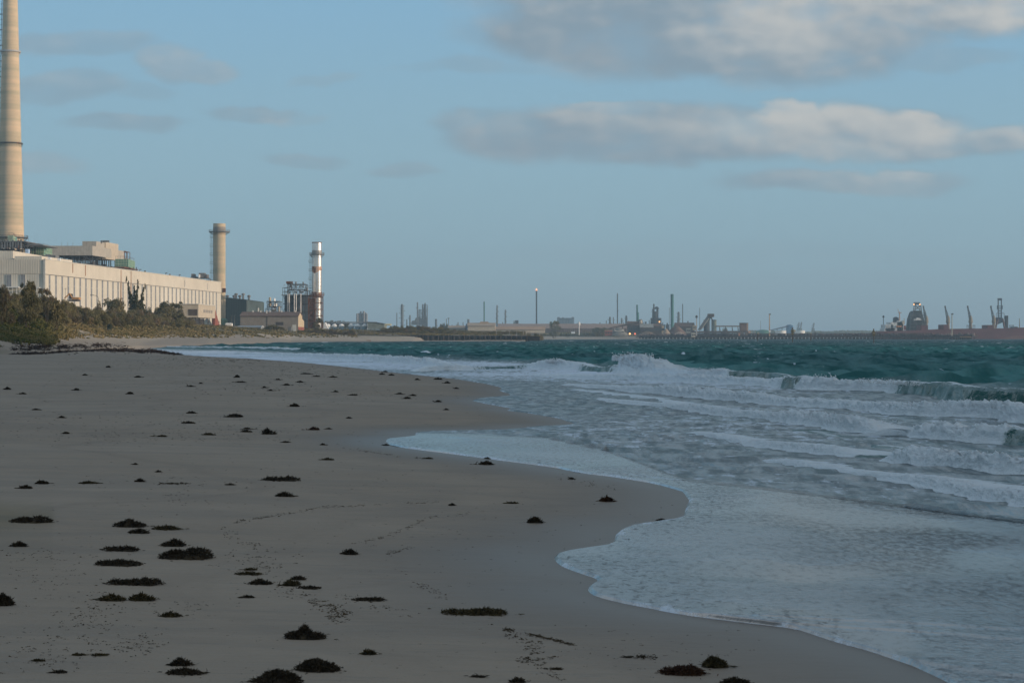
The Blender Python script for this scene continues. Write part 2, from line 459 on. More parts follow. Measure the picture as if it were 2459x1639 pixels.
def waves(x, y, amp, longw):
    z = np.zeros_like(x); r = np.random.default_rng(5)
    for k in range(26):
        wl = 0.9 * 1.17 ** k * 0.35 + 0.5
        th = R(-100 + r.normal(0, 26)); ph = r.uniform(0, 6.28)
        kx, ky = math.cos(th) * 6.283 / wl, math.sin(th) * 6.283 / wl
        s = np.sin(kx * x + ky * y + ph + 2.0 * vnoise(x / wl * .3, y / wl * .3, seed=k))
        z += (0.010 * wl ** 1.0) * (1 if wl < 2.6 else longw) * ((1 - np.abs(s)) * 1.3 - 0.45)
    return z * amp


ampw = (1 - surf) * 1.35 + surf * 0.52
ampw = ampw * (1 - swash * 0.97) * sstep(sdw, 0, 3.0) * (1 - 0.55 * sstep(DW, 250, 900))
ZW = waves(XW, DW, ampw, (1 - surf) + surf * 0.25)
ZW = np.where(DW > 1500, ZW * 0.3, ZW)
# the low swash fronts (thin ripples running over the sheet)
FRONTS = [[(1300, 1049), (1400, 1062), (1480, 1071), (1640, 1088), (1850, 1112)], [(1378, 1127), (1640, 1154), (1930, 1185), (2200, 1220), (2459, 1255), (3300, 1385)],
          [(1640, 1471), (1910, 1500), (2050, 1510), (2250, 1522), (2459, 1537), (3000, 1580)], [(2130, 1575), (2260, 1600), (2459, 1625), (2900, 1680)], [(1760, 1480), (2000, 1493), (2459, 1515), (3000, 1545)], [(1010, 1046), (1150, 1055), (1300, 1060)]]
for fr in FRONTS:
    fx = [a for a, b in fr]; fy = [b for a, b in fr]
    fyv = np.interp(PX, fx, fy) + 5 * (fbm(PX / 160, PX * 0, octv=2, seed=31) - 0.5)
    dl = (PY - fyv) * DW / (F * EYE) * DW                     # metres shoreward of the front
    inx = sstep(PX, fx[0], fx[0] + 90) * (1 - sstep(PX, fx[-1] - 120, fx[-1]))
    ZW += inx * 0.013 * np.exp(-np.maximum(-dl, 0) / 0.7) * (1 - sstep(dl, 0, 0.10 * DW / 10))
edge = sstep(sdw, 0, 0.05)
ZW = ZW + 0.012 * edge - 0.02 * (1 - edge)
# foam coverage
fo = surf * (1 - swash)
pf = fbm(XW * 0.14, DW * 0.10, octv=4, seed=44)
foam = fo * (0.42 + 0.24 * (pf - 0.5) * 2)
nearouter = np.exp(-((PY - np.interp(PX, OUTX, OUTY) - 14) / 22.0) ** 2)
foam = foam + 0.30 * nearouter * fo * sstep(PX, 2100, 1500)
foam = foam * (1 - 0.55 * sstep(PX, 1850, 2350) * sstep(PY, 1010, 950))
foam = np.maximum(foam, swash * (0.02 + 0.20 * sstep(0.5 + 0.5 * (fbm(XW * 0.5, DW * 0.25, octv=3, seed=9) - 0.5) * 2, 0.45, 0.75)))
foam = np.maximum(foam, 0.55 * np.exp(-sdw / 0.25) * (sdw > -1))
leftz = sstep(PX, 1300, 900) * sstep(PY, 828, 836) * (1 - sstep(PY, 905, 930)); foam = np.maximum(foam, leftz * surf * 0.52)
deep = (1 - surf)
me = np_mesh('sea', np.stack([XW, DW, ZW], -1).reshape(-1, 3), grid_faces(*XW.shape), {'foam': foam, 'deep': deep, 'swash': swash, 'edge': sdw})


def water_material(name, ridge=False):
    m = bpy.data.materials.new(name); m.use_nodes = True; t = NT(m.node_tree); t.n.clear()
    out = t.new('ShaderNodeOutputMaterial'); pos = t.new('ShaderNodeNewGeometry').outputs['Position']
    fo = t.attr('foam').outputs['Fac']; dp = t.attr('deep').outputs['Fac']; sw = t.attr('swash').outputs['Fac']
    X, Y, Z = t.xyz(pos)
    # body colour: clear teal outside the surf, sandy grey green inside, sand showing through the swash
    patch = t.noise(t.scale(pos, (0.02, 0.012, 0)), 1.0, 3, 0.6)
    teal = t.mix(t.ss(patch, 0.35, 0.65), (0.0030, 0.078, 0.084), (0.007, 0.128, 0.126))
    teal = t.mix(t.ss(Y, 150, 900), teal, (0.003, 0.052, 0.064))
    shallow = (0.022, 0.085, 0.078) if ridge else t.mix(t.ss(t.noise(pos, 0.25, 3, 0.6), 0.4, 0.6), (0.060, 0.090, 0.100), (0.046, 0.090, 0.098))
    body = t.mix(dp, shallow, teal)
    body = t.mix(sw, body, (0.048, 0.056, 0.062))
    # ripples
    b1 = t.noise(t.scale(pos, (1.0, 0.6, 1.0)), 2.2, 5, 0.62, 0.4)
    b2 = t.noise(t.scale(pos, (1.0, 0.5, 1.0)), 0.35, 4, 0.6)
    rip = t.noise(t.scale(pos, (1.0, 0.8, 1.0)), 14.0, 4, 0.6, 0.5)
    mott = t.ss(t.noise(t.scale(pos, (1.0, 0.7, 1.0)), 0.42, 3, 0.5), 0.44, 0.60)
    h_sw = t.m('MULTIPLY', t.m('ADD', t.m('MULTIPLY', rip, 0.30), t.m('MULTIPLY', b1, 0.25)), t.m('MULTIPLY_ADD', mott, 0.065, 0.006))
    b3 = t.noise(t.comb(t.m('MULTIPLY', X, 0.45), t.m('MULTIPLY', Y, 0.13), 0.0), 1.0, 4, 0.6, 0.4)
    h_sea = t.m('MULTIPLY', t.m('ADD', b1, t.m('ADD', t.m('MULTIPLY', b2, 2.0), t.m('MULTIPLY', b3, 5.0))), t.m('MULTIPLY_ADD', t.ss(Y, 60, 500), 0.5, 0.16))
    teal_v = t.ss(b3, 0.35, 0.65, 0.72, 1.25)
    hh = t.mix(sw, h_sea, h_sw, 'FLOAT')
    nrm = t.bump(hh, 1.0, 1.0)
    body = t.mix(1.0, body, t.comb(t.mix(dp, 1.0, teal_v, 'FLOAT'), t.mix(dp, 1.0, teal_v, 'FLOAT'), t.mix(dp, 1.0, teal_v, 'FLOAT')), 'RGBA', 'MULTIPLY')
    dif = t.new('ShaderNodeBsdfDiffuse'); t.link(body, dif.inputs[0]); t.link(nrm, dif.inputs['Normal'])
    gl = t.new('ShaderNodeBsdfGlossy'); gl.inputs['Color'].default_value = (1, 1, 1, 1)
    t.link(t.mix(sw, 0.28, 0.16, 'FLOAT'), gl.inputs['Roughness']); t.link(nrm, gl.inputs['Normal'])
    fr = t.new('ShaderNodeFresnel'); fr.inputs[0].default_value = 1.33; t.link(nrm, fr.inputs['Normal'])
    # wave facets turned to the eye hide the grazing ones on open water
    cap = t.mix(sw, t.mix(dp, 0.36, 0.085, 'FLOAT'), 0.52, 'FLOAT')
    sp1 = t.noise(t.comb(t.m('MULTIPLY', X, 13.0), t.m('MULTIPLY', Y, 5.0), 0.0), 1.0, 6, 0.78, 0.2)
    sp2 = t.noise(t.comb(t.m('MULTIPLY', X, 0.55), t.m('MULTIPLY', Y, 0.30), 5.0), 1.0, 3, 0.5, 0.6)
    rough_zone = t.m('MULTIPLY', t.ss(sp2, 0.42, 0.60), t.ss(X, 2.0, 4.5, 0.25, 1.0))
    swc = t.mix(rough_zone, t.ss(sp1, 0.36, 0.50, 0.42, 0.57), t.ss(sp1, 0.38, 0.62, 0.20, 0.52), 'FLOAT')
    swc = t.m('MULTIPLY', swc, t.ss(t.m('SUBTRACT', Y, t.m('MULTIPLY', X, 1.6)), 3.0, 26.0, 0.66, 1.03))
    ed = t.attr('edge').outputs['Fac']
    pock = t.noise(t.comb(t.m('MULTIPLY', X, 13.0), t.m('MULTIPLY', Y, 7.0), 4.0), 1.0, 3, 0.6, 0.2)
    pk = t.m('MULTIPLY', t.m('MULTIPLY', t.ss(pock, 0.57, 0.62), t.m('MULTIPLY', t.ss(ed, 1.25, 0.35), t.ss(sp2, 0.40, 0.52))), t.ss(ed, 0.0, 0.12))
    swc = t.m('MULTIPLY', swc, t.m('SUBTRACT', 1.0, t.m('MULTIPLY', pk, 0.45)))
    chop = t.noise(t.comb(t.m('MULTIPLY', X, 2.6), t.m('MULTIPLY', Y, 0.80), 2.0), 1.0, 5, 0.7, 0.3)
    cap = t.mix(sw, t.mix(dp, t.ss(chop, 0.36, 0.64, 0.18, 0.40), t.ss(b3, 0.35, 0.65, 0.03, 0.10), 'FLOAT'), swc, 'FLOAT')
    fac = t.m('MINIMUM', fr.outputs[0], cap)
    ws = t.new('ShaderNodeMixShader'); t.link(fac, ws.inputs[0]); t.link(dif.outputs[0], ws.inputs[1]); t.link(gl.outputs[0], ws.inputs[2])
    # foam: broken lace threshold by coverage
    nz = t.noise(t.scale(pos, (1.0, 0.50, 1.0)) if not ridge else pos, 2.0, 7, 0.70, 0.3)
    nf = t.noise(t.scale(pos, (1.0, 0.45, 1.0)) if not ridge else pos, 8.0, 4, 0.68, 0.2)
    nn = t.m('ADD', t.m('MULTIPLY', nz, 0.72), t.m('MULTIPLY', nf, 0.28))
    th = t.m('SUBTRACT', 0.76, t.m('MULTIPLY', fo, 0.50))
    cov = t.ss(nn, t.m('SUBTRACT', th, 0.03), t.m('ADD', th, 0.075))
    cov = t.m('MULTIPLY', cov, t.ss(fo, 0.02, 0.15))
    cov = t.m('MULTIPLY', cov, t.mix(t.ss(fo, 0.55, 1.0), 0.72, 1.0, 'FLOAT'))
    # whitecaps on the open water
    wcv = t.comb(t.m('MULTIPLY', X, 0.24), t.m('MULTIPLY', Y, 0.14), 0.0)
    wc = t.noise(wcv, 1.0, 3, 0.55, 0.3)
    wc2 = t.noise(t.comb(t.m('MULTIPLY', X, 0.9), t.m('MULTIPLY', Y, 0.30), 3.0), 1.0, 3, 0.6, 0.3)
    wth = t.ss(Y, 90, 900, 0.69, 0.635)
    cap1 = t.ss(wc, wth, t.m('ADD', wth, 0.02)); cap2 = t.ss(wc2, 0.675, 0.71, 0.0, 0.8)
    caps = t.m('MULTIPLY', t.m('MAXIMUM', cap1, cap2), dp)
    cov = t.m('MAXIMUM', cov, t.m('MULTIPLY', caps, 0.8), clamp=True)
    fd = t.new('ShaderNodeBsdfDiffuse'); fd.inputs[0].default_value = (0.84, 0.92, 0.98, 1) if ridge else (0.72, 0.80, 0.90, 1)
    fh = t.noise(pos, 7.0, 5, 0.7)
    t.link(t.bump(t.m('ADD', fh, t.m('MULTIPLY', t.noise(pos, 28.0, 4, .7), .35)), 1.0, 0.04 if not ridge else 0.075), fd.inputs['Normal'])
    fs = t.new('ShaderNodeMixShader'); t.link(cov, fs.inputs[0]); t.link(ws.outputs[0], fs.inputs[1]); t.link(fd.outputs[0], fs.inputs[2])
    if ridge:        # aerated water lets some of the sky through
        tl = t.new('ShaderNodeBsdfTranslucent'); tl.inputs[0].default_value = (0.80, 0.88, 0.94, 1)
        f2 = t.new('ShaderNodeMixShader'); f2.inputs[0].default_value = 0.08; t.link(fd.outputs[0], f2.inputs[1]); t.link(tl.outputs[0], f2.inputs[2]); t.link(f2.outputs[0], fs.inputs[2])
    t.link(fs.outputs[0], out.inputs[0])
    return m


sea_mat = water_material('sea_water')
obj('sea_water', me, sea_mat, kind='structure')

# ---- breaking waves: ridges with a steep shoreward face and churned crests
#   (px, py of the foot, height m, share of foam 0..1)
RIDGES = [
    [(330, 833, .20, .9), (520, 836, .3, .9), (640, 839, .35, 1), (760, 842, .3, .6)],
    [(560, 849, .15, .7), (720, 858, .35, .95), (860, 866, .45, 1), (1000, 878, .50, 1), (1090, 884, .3, .7)],
    [(980, 893, .15, .8), (1070, 891, .40, 1), (1140, 888, .22, .7), (1200, 886, .16, .5), (1260, 885, .25, .7), (1320, 888, .62, 1), (1370, 888, .50, .8), (1425, 893, .3, .5), (1470, 897, .72, .9), (1500, 899, .90, 1), (1530, 899, .95, 1), (1575, 901, .55, 1), (1620, 904, .24, .8), (1660, 905, .34, 1), (1730, 906, .42, 1),
     (1770, 906, .38, .15), (1840, 908, .34, .15), (1880, 912, .2, .2)],
    [(1250, 903, .10, .8), (1400, 910, .22, .9), (1560, 916, .30, 1), (1700, 922, .30, 1), (1860, 930, .34, .8), (1910, 934, .50, .5), (1960, 937, .52, .95), (2080, 938, .40, .95), (2200, 952, .52, .40), (2280, 962, .60, .30), (2380, 968, .60, .28), (2459, 968, .52, .35), (2600, 972, .5, .6), (2850, 985, .4, .7)],
    [(1330, 925, .08, .8), (1480, 937, .15, .9), (1640, 954, .28, 1), (1760, 965, .26, 1), (1900, 975, .20, .9), (1990, 981, .22, .9), (2100, 992, .26, 1), (2200, 1000, .26, 1), (2290, 1003, .36, .9), (2330, 1008, .42, .95), (2459, 1017, .36, 1), (2700, 1030, .4, 1), (2900, 1040, .2, 1)],
    [(1400, 958, .05, .8), (1560, 975, .10, .9), (1680, 994, .17, 1), (1800, 1006, .18, .9), (1880, 1018, .24, 1), (1990, 1034, .27, 1), (2110, 1043, .26, 1), (2165, 1044, .10, .7)],
    [(2150, 1042, .08, .9), (2200, 1056, .24, 1), (2300, 1062, .30, 1), (2375, 1066, .30, .9), (2430, 1069, .32, .3), (2560, 1078, .34, .3), (2750, 1085, .3, .6)],
    [(1620, 1036, .03, .7), (1700, 1055, .10, .9), (1800, 1070, .09, .8), (1880, 1078, .11, 1), (2000, 1092, .12, .9), (2110, 1102, .10, .8)],
    [(2090, 1098, .06, .9), (2140, 1110, .18, 1), (2230, 1122, .22, 1), (2300, 1133, .26, 1), (2400, 1136, .22, 1), (2520, 1142, .22, 1), (2800, 1160, .2, 1)],
    [(1780, 1100, .03, .8), (1850, 1114, .075, .9), (1960, 1136, .09, .9), (2090, 1148, .07, .7), (2180, 1160, .10, 1), (2280, 1182, .12, 1), (2380, 1204, .14, 1), (2459, 1214, .14, 1), (2600, 1235, .14, 1), (2900, 1270, .12, 1)],
    [(1900, 1030, .03, .6), (2060, 1070, .04, .6), (2200, 1086, .05, .7), (2459, 1100, .05, .6)],
    [(1350, 935, .05, .8), (1500, 952, .06, .8), (1640, 975, .07, .8)]]
PROF = [(-0.22, -.10), (-.10, .02), (0, .16), (.07, .38), (.13, .60), (.22, .80), (.38, .95), (.62, 1.0), (1.0, .93), (1.5, .76), (2.1, .52), (2.9, .28), (3.9, .08), (4.8, -.12)]
ridge_mat = water_material('surf_water', True)
for ri, rd in enumerate(RIDGES):
    P = np.array([(a, b, c, e) for a, b, c, e in rd], float)
    dd = F * EYE / (P[:, 1] - HY)
    wx_, wy_ = (P[:, 0] - CX) / F * dd, dd
    seg = np.hypot(np.diff(wx_), np.diff(wy_)); s_ = np.concatenate([[0], np.cumsum(seg)])
    step = max(0.03, wy_.mean() / 1911 * 1.0)
    S = np.arange(0, s_[-1], step)
    sx = np.interp(S, s_, wx_); sy = np.interp(S, s_, wy_)
    # smooth the plan line
    k = max(3, int(2.5 / step)); ker = np.ones(k) / k
    pad = lambda a: np.convolve(np.pad(a, (k // 2, k - 1 - k // 2), mode='edge'), ker, mode='valid')
    sx, sy = pad(sx), pad(sy)
    sh = pad(np.interp(S, s_, P[:, 2])); sf = np.interp(S, s_, P[:, 3])
    sh = sh * (0.78 + 0.44 * fbm(S * 0.5, S * 0 + ri, octv=3, seed=60 + ri))
    end = sstep(S, 0, 1.5) * (1 - sstep(S, S[-1] - 1.5, S[-1]))
    sh = sh * end * (0.84 if ri < 4 else 0.92)
    wob = (fbm(S * 0.35, S * 0 + 3 * ri, octv=4, seed=80) - 0.5) * 2.2 * np.minimum(sh * 2.2, 1)
    tx = np.gradient(sx); ty = np.gradient(sy); L = np.hypot(tx, ty) + 1e-9
    nx, ny = -ty / L, tx / L
    flip = np.where(ny < 0, -1, 1); nx, ny = nx * flip, ny * flip            # seaward
    sx = sx + nx * wob; sy = sy + ny * wob
    pt = np.array(PROF); tt = np.concatenate([np.linspace(0, 7, 30)[:-1], np.linspace(7, len(PROF) - 1, 16)])
    po = np.interp(tt, np.arange(len(PROF)), pt[:, 0]); pz = np.interp(tt, np.arange(len(PROF)), pt[:, 1])
    Hh = np.maximum(sh, 0.004)[:, None]
    wid = (0.22 + 1.15 * Hh)
    OX = sx[:, None] + nx[:, None] * po * wid; OY = sy[:, None] + ny[:, None] * po * wid; OZ = pz[None, :] * Hh
    # churned foam lumps
    cr = np.clip(pz, 0, 1)[None, :]
    fm = np.clip(sf[:, None], 0, 1)
    k1 = 1.0 / (0.9 * Hh.mean() + 0.12)
    def bil(sc, seed): return 1 - np.abs(2 * vnoise(OX * sc, OY * sc, OZ * sc * 1.2, seed) - 1)
    lump = 0.42 * (bil(k1, 1) - .5) + 0.32 * (bil(k1 * 2.3, 2) - .5) + 0.26 * (bil(k1 * 5.1, 3) - .5) + 0.20 * (vnoise(OX * k1 * 11, OY * k1 * 11, OZ * k1 * 11, 4) - .5)
    amp_ = Hh * (0.03 + 0.97 * fm ** 2) * (0.25 + cr)
    OZ = OZ + lump * amp_ * 1.0
    face = np.clip(1 - np.abs(tt - 5) / 6, 0, 1)[None, :]
    OX = OX - nx[:, None] * lump * amp_ * 0.8 * face; OY = OY - ny[:, None] * lump * amp_ * 0.8 * face
    OZ[:, :2] -= 0.12; OZ[:, -1:] -= 0.15
    # foam runs full where the wave has broken, only on the lip where it is still green
    lip = np.clip(1.25 - np.abs(tt - 7.6) / 2.6, 0, 1)[None, :] * 1.15
    behind = np.clip((tt - 8) / 5, 0, 1)[None, :]
    br = np.clip((fm - 0.45) * 2.2, 0, 1)
    foamv = np.maximum(br * (1.30 - (1.10 if ri in (1, 2, 3, 4) else 0.65) * behind), lip * (0.4 + 0.6 * fm)) + 0.25 * (fbm(OX * 1.3, OY * 1.3, octv=3, seed=7) - 0.5)
    foamv = np.clip(foamv, 0, 1.25) * sstep(sh, 0.0, 0.05)[:, None]
    foamv = np.where(np.broadcast_to(np.clip(1 - tt, 0, 1)[None, :], foamv.shape) > 0.5, foamv * 0.75, foamv)
    me = np_mesh('breaking_wave', np.stack([OX, OY, OZ], -1).reshape(-1, 3), grid_faces(*OX.shape),
                 {'foam': foamv, 'deep': np.full(OX.size, 0.35), 'swash': np.zeros(OX.size)})
    obj('breaking_wave', me, ridge_mat, kind='structure')
# spray thrown up where the biggest wave collapses
sp = []; 
def spray(px0, px1, py0, hgt, n, spread=1.0, size=0.012):
    for _ in range(n):
        a = random.random(); px = px0 + (px1 - px0) * a; py = np.interp(a, [0, 1], py0)
        d = F * EYE / (py - HY) + random.uniform(0.1, 0.9) * spread
        zz = hgt * (0.75 + abs(random.gauss(0, 0.16)))
        sp.append(((px - CX) / F * d, d, zz, size * random.uniform(0.5, 1.8) * d / 60))
spray(1470, 1570, (897, 900), .95, 1500, 1.5); spray(1310, 1350, (888, 888), .62, 250); spray(1930, 2010, (935, 937), .5, 350); spray(2060, 2210, (940, 952), .46, 350)
spray(2300, 2459, (1004, 1017), .40, 300, .8, .009); spray(2140, 2459, (1110, 1138), .25, 500, .5, .008); spray(1650, 1730, (905, 906), .42, 200); spray(1880, 2160, (1018, 1044), .27, 350, .6, .009); spray(2180, 2459, (1160, 1214), .14, 400, .4, .007)
V3 = []; Fc = []
for (x, y, z, s) in sp:
    b = len(V3)
    V3 += [(x, y, z + s), (x + s, y, z), (x, y + s, z), (x - s, y, z), (x, y - s, z), (x, y, z - s * 1.4)]
    Fc += [(b, b + 1, b + 2), (b, b + 2, b + 3), (b, b + 3, b + 4), (b, b + 4, b + 1), (b + 5, b + 2, b + 1), (b + 5, b + 3, b + 2), (b + 5, b + 4, b + 3), (b + 5, b + 1, b + 4)]
obj('spray', np_mesh('spray', V3, Fc), mat('spray_white', (0.7, 0.73, 0.76), 0.6, var=0.05), kind='stuff')

# ---- unseen bank of cloud placed toward the sun to shade the near beach
cbm = bmesh.new()
L_ = 6000; base = Vector((0, 0, 0)) + sdir * L_
ev = Vector((-sdir.y, sdir.x, 0)).normalized()
if ev.y < 0: ev = -ev
rr = random.Random(3)
for k in range(80):
    a = rr.uniform(-1, 1)
    c0 = base + ev * (-560 + a * 680) + Vector((rr.uniform(-220, 220), 0, 60 + rr.uniform(-120, 140)))
    rad = rr.uniform(110, 190)
    bmesh.ops.create_icosphere(cbm, subdivisions=3, radius=rad, matrix=Matrix.Translation(c0) @ Matrix.Diagonal((1.3, 1, 0.75, 1)))
for v in cbm.verts:
    f_ = fbm(np.array([v.co.x / 90]), np.array([v.co.y / 90]), np.array([v.co.z / 90]), 3, 5)[0]
    v.co += (v.co - base).normalized() * (f_ - 0.5) * 60
me = bpy.data.meshes.new('shade_cloud'); cbm.to_mesh(me); cbm.free()
obj('shade_cloud', me, mat('cloud_white', (0.8, 0.8, 0.8), 1.0, var=0.02), kind='structure')
# ================================================================ BUILDERS FOR STRUCTURES
class MB:
    """collects solids in world coordinates; build() links them as ONE mesh object"""
    def __init__(s): s.bm = bmesh.new()

    def box(s, x0, x1, y0, y1, z0, z1):
        vs_ = [s.bm.verts.new(p) for p in ((x0, y0, z0), (x1, y0, z0), (x1, y1, z0), (x0, y1, z0), (x0, y0, z1), (x1, y0, z1), (x1, y1, z1), (x0, y1, z1))]
        for f in ((0, 3, 2, 1), (4, 5, 6, 7), (0, 1, 5, 4), (1, 2, 6, 5), (2, 3, 7, 6), (3, 0, 4, 7)): s.bm.faces.new([vs_[i] for i in f])
        return s

    def prism(s, pts, vec):
        a = [s.bm.verts.new(Vector(p)) for p in pts]; b = [s.bm.verts.new(Vector(p) + Vector(vec)) for p in pts]
        n = len(a)
        s.bm.faces.new(a); s.bm.faces.new(b[::-1])
        for i in range(n): s.bm.faces.new((a[i], b[i], b[(i + 1) % n], a[(i + 1) % n]))
        return s

    def bar(s, p, q, r=0.1, n=4, r2=None):
        p, q = Vector(p), Vector(q); dv = q - p
        if dv.length < 1e-6: return s
        r2 = r if r2 is None else r2
        k = dv.normalized(); u_ = k.orthogonal().normalized()
        if abs(k.z) > 0.999: u_ = Vector((1, 0, 0))
        v_ = k.cross(u_)
        A = []; B = []
        for i in range(n):
            a = 2 * math.pi * (i + 0.5) / n; e = u_ * math.cos(a) + v_ * math.sin(a)
            A.append(s.bm.verts.new(p + e * r)); B.append(s.bm.verts.new(q + e * r2))
        for i in range(n): s.bm.faces.new((A[i], A[(i + 1) % n], B[(i + 1) % n], B[i]))
        s.bm.faces.new(A[::-1]); s.bm.faces.new(B)
        return s

    def lathe(s, cx, cy, prof, n=20):
        rings = []
        for r, z in prof:
            rings.append([s.bm.verts.new((cx + max(r, 1e-3) * math.cos(2 * math.pi * i / n), cy + max(r, 1e-3) * math.sin(2 * math.pi * i / n), z)) for i in range(n)])
        for a, b in zip(rings[:-1], rings[1:]):
            for i in range(n): s.bm.faces.new((a[i], a[(i + 1) % n], b[(i + 1) % n], b[i]))
        s.bm.faces.new(rings[0][::-1]); s.bm.faces.new(rings[-1])
        return s

    def frame(s, x0, x1, y0, y1, z0, z1, nx, ny, nz, r=0.15, brace=True):
        """open steel frame of columns, beams and braces"""
        X = [x0 + (x1 - x0) * i / nx for i in range(nx + 1)]; Y = [y0 + (y1 - y0) * i / ny for i in range(ny + 1)]; Z = [z0 + (z1 - z0) * i / nz for i in range(nz + 1)]
        for x in X:
            for y in Y: s.bar((x, y, z0), (x, y, z1), r)
        for z in Z[1:]:
            for y in Y: s.bar((x0, y, z), (x1, y, z), r * .8)
            for x in X: s.bar((x, y0, z), (x, y1, z), r * .8)
        if brace:
            for i in range(nx):
                for k in range(nz):
                    if (i + k) % 2 == 0: s.bar((X[i], y0, Z[k]), (X[i + 1], y0, Z[k + 1]), r * .5)
                    else: s.bar((X[i + 1], y0, Z[k]), (X[i], y0, Z[k + 1]), r * .5)
        return s

    def build(s, name, m, parent=None, smooth=False, label=None, origin=None, **kw):
        me = bpy.data.meshes.new(name); bmesh.ops.recalc_face_normals(s.bm, faces=s.bm.faces)
        o_ = Vector((0, 0, 0)) if origin is None else Vector(origin)
        if parent is not None:
            q = parent; o_ = Vector((0, 0, 0))
            while q is not None: o_ = o_ + q.location; q = q.parent
        bmesh.ops.translate(s.bm, verts=s.bm.verts, vec=-o_)
        if smooth:
            for f in s.bm.faces: f.smooth = True
        s.bm.to_mesh(me); s.bm.free()
        if smooth:
            try: me.set_sharp_from_angle(angle=R(35))
            except Exception: pass
        return obj(name, me, m, parent, label, loc=(origin if parent is None and origin is not None else None), **kw)


def thing(name, label, cat, loc, group=None):
    return obj(name, None, None, None, label, cat, group, loc=Vector(loc))


def ring(x, y, z, r0, r1, th=0.25, n=20, rail=1.1):
    b = MB(); b.lathe(x, y, [(r0, z), (r1, z), (r1, z + th), (r0, z + th)], n)
    for i in range(n):
        a, c = 2 * math.pi * i / n, 2 * math.pi * (i + 1) / n
        P = (x + r1 * math.cos(a), y + r1 * math.sin(a)); Q = (x + r1 * math.cos(c), y + r1 * math.sin(c))
        b.bar((*P, z), (*P, z + rail), .05); b.bar((*P, z + rail), (*Q, z + rail), .05); b.bar((*P, z + rail * .5), (*Q, z + rail * .5), .035)
        b.bar((*P, z), (x + r0 * math.cos(a), y + r0 * math.sin(a), z - 1.3), .05)
    return b


def ladder(x, y, z0, z1, step=0.6, wd_=0.5, hoop=0.9, land=0):
    b = MB()
    b.bar((x - wd_ / 2, y, z0), (x - wd_ / 2, y, z1), .06); b.bar((x + wd_ / 2, y, z0), (x + wd_ / 2, y, z1), .06)
    b.bar((x - wd_ / 2 - hoop * .5, y, z0 + 2), (x - wd_ / 2 - hoop * .5, y, z1), .04)
    z = z0
    while z < z1:
        b.bar((x - wd_ / 2, y, z), (x + wd_ / 2, y, z), .035); b.bar((x - wd_ / 2 - hoop * .5, y, z), (x, y, z), .035); z += step
    if land:
        z = z0 + land
        while z < z1 - 1:
            b.box(x - .95, x + .6, y - .5, y + .5, z, z + .15); b.bar((x - .95, y - .5, z), (x - .95, y - .5, z + 1.1), .05); b.bar((x - .95, y - .5, z + 1.1), (x + .6, y - .5, z + 1.1), .05); z += land
    return b


cream = mat('cream_cladding', (0.60, 0.545, 0.46), 0.75, var=0.06, vscale=0.10, streak=0.16, ribs=8)
cream_lo = mat('cream_cladding_lower', (0.60, 0.555, 0.475), 0.75, var=0.06, vscale=0.13, streak=0.20, ribs=8)
cream_d = mat('weathered_cladding', (0.40, 0.36, 0.31), 0.8, var=0.10, streak=0.25, ribs=5)
concrete = mat('stack_concrete', (0.60, 0.45, 0.31), 0.9, var=0.06, bands=0.16, vscale=.25)
concrete2 = mat('stack_concrete_tan', (0.60, 0.46, 0.32), 0.9, var=0.05, bands=0.10, vscale=.3)
steel_d = mat('dark_steel', (0.065, 0.065, 0.068), 0.7, var=0.3, rust=0.15)
steel_m = mat('grey_steel', (0.16, 0.16, 0.16), 0.6, var=0.3, rust=0.12)
steel_r = mat('rusty_steel', (0.17, 0.085, 0.05), 0.9, var=0.4, rust=0.8)
silver = mat('bare_aluminium', (0.72, 0.72, 0.72), 0.32, metal=0.75, var=0.08, vscale=0.8)
silver_r = mat('stained_aluminium', (0.40, 0.37, 0.34), 0.5, metal=0.4, var=0.3, rust=0.75)
glass_d = mat('dark_glazing', (0.21, 0.21, 0.22), 0.25, var=0.15, spec=0.6)
mullion = mat('pale_mullion', (0.42, 0.42, 0.42), 0.6, var=0.05)
greenglass = mat('green_glazing', (0.10, 0.26, 0.19), 0.3, var=0.25, vscale=.8, spec=0.6)
paleg = mat('pale_green_paint', (0.45, 0.55, 0.40), 0.6, var=0.15)
white = mat('white_paint', (0.75, 0.74, 0.72), 0.6, var=0.05)
offwhite = mat('off_white_sheet', (0.55, 0.54, 0.50), 0.7, var=0.1, streak=.1)
redbrown = mat('red_brown_paint', (0.26, 0.085, 0.06), 0.8, var=0.2)
roofbr = mat('brown_tiled_roof', (0.155, 0.105, 0.085), 0.85, var=0.15, streak=.2, ribs=4)
wallgr = mat('greyish_block_wall', (0.26, 0.23, 0.20), 0.85, var=0.08, streak=.15)
tanwall = mat('tan_wall', (0.52, 0.42, 0.29), 0.85, var=0.08)
dkgreen = mat('dark_green_cladding', (0.022, 0.034, 0.034), 0.6, var=0.2, streak=.2, ribs=5)
dkgreen2 = mat('lit_grey_green_cladding', (0.065, 0.085, 0.080), 0.7, var=0.35, vscale=.12)
rustline = mat('rust_stain', (0.30, 0.13, 0.06), 0.9, var=0.3)

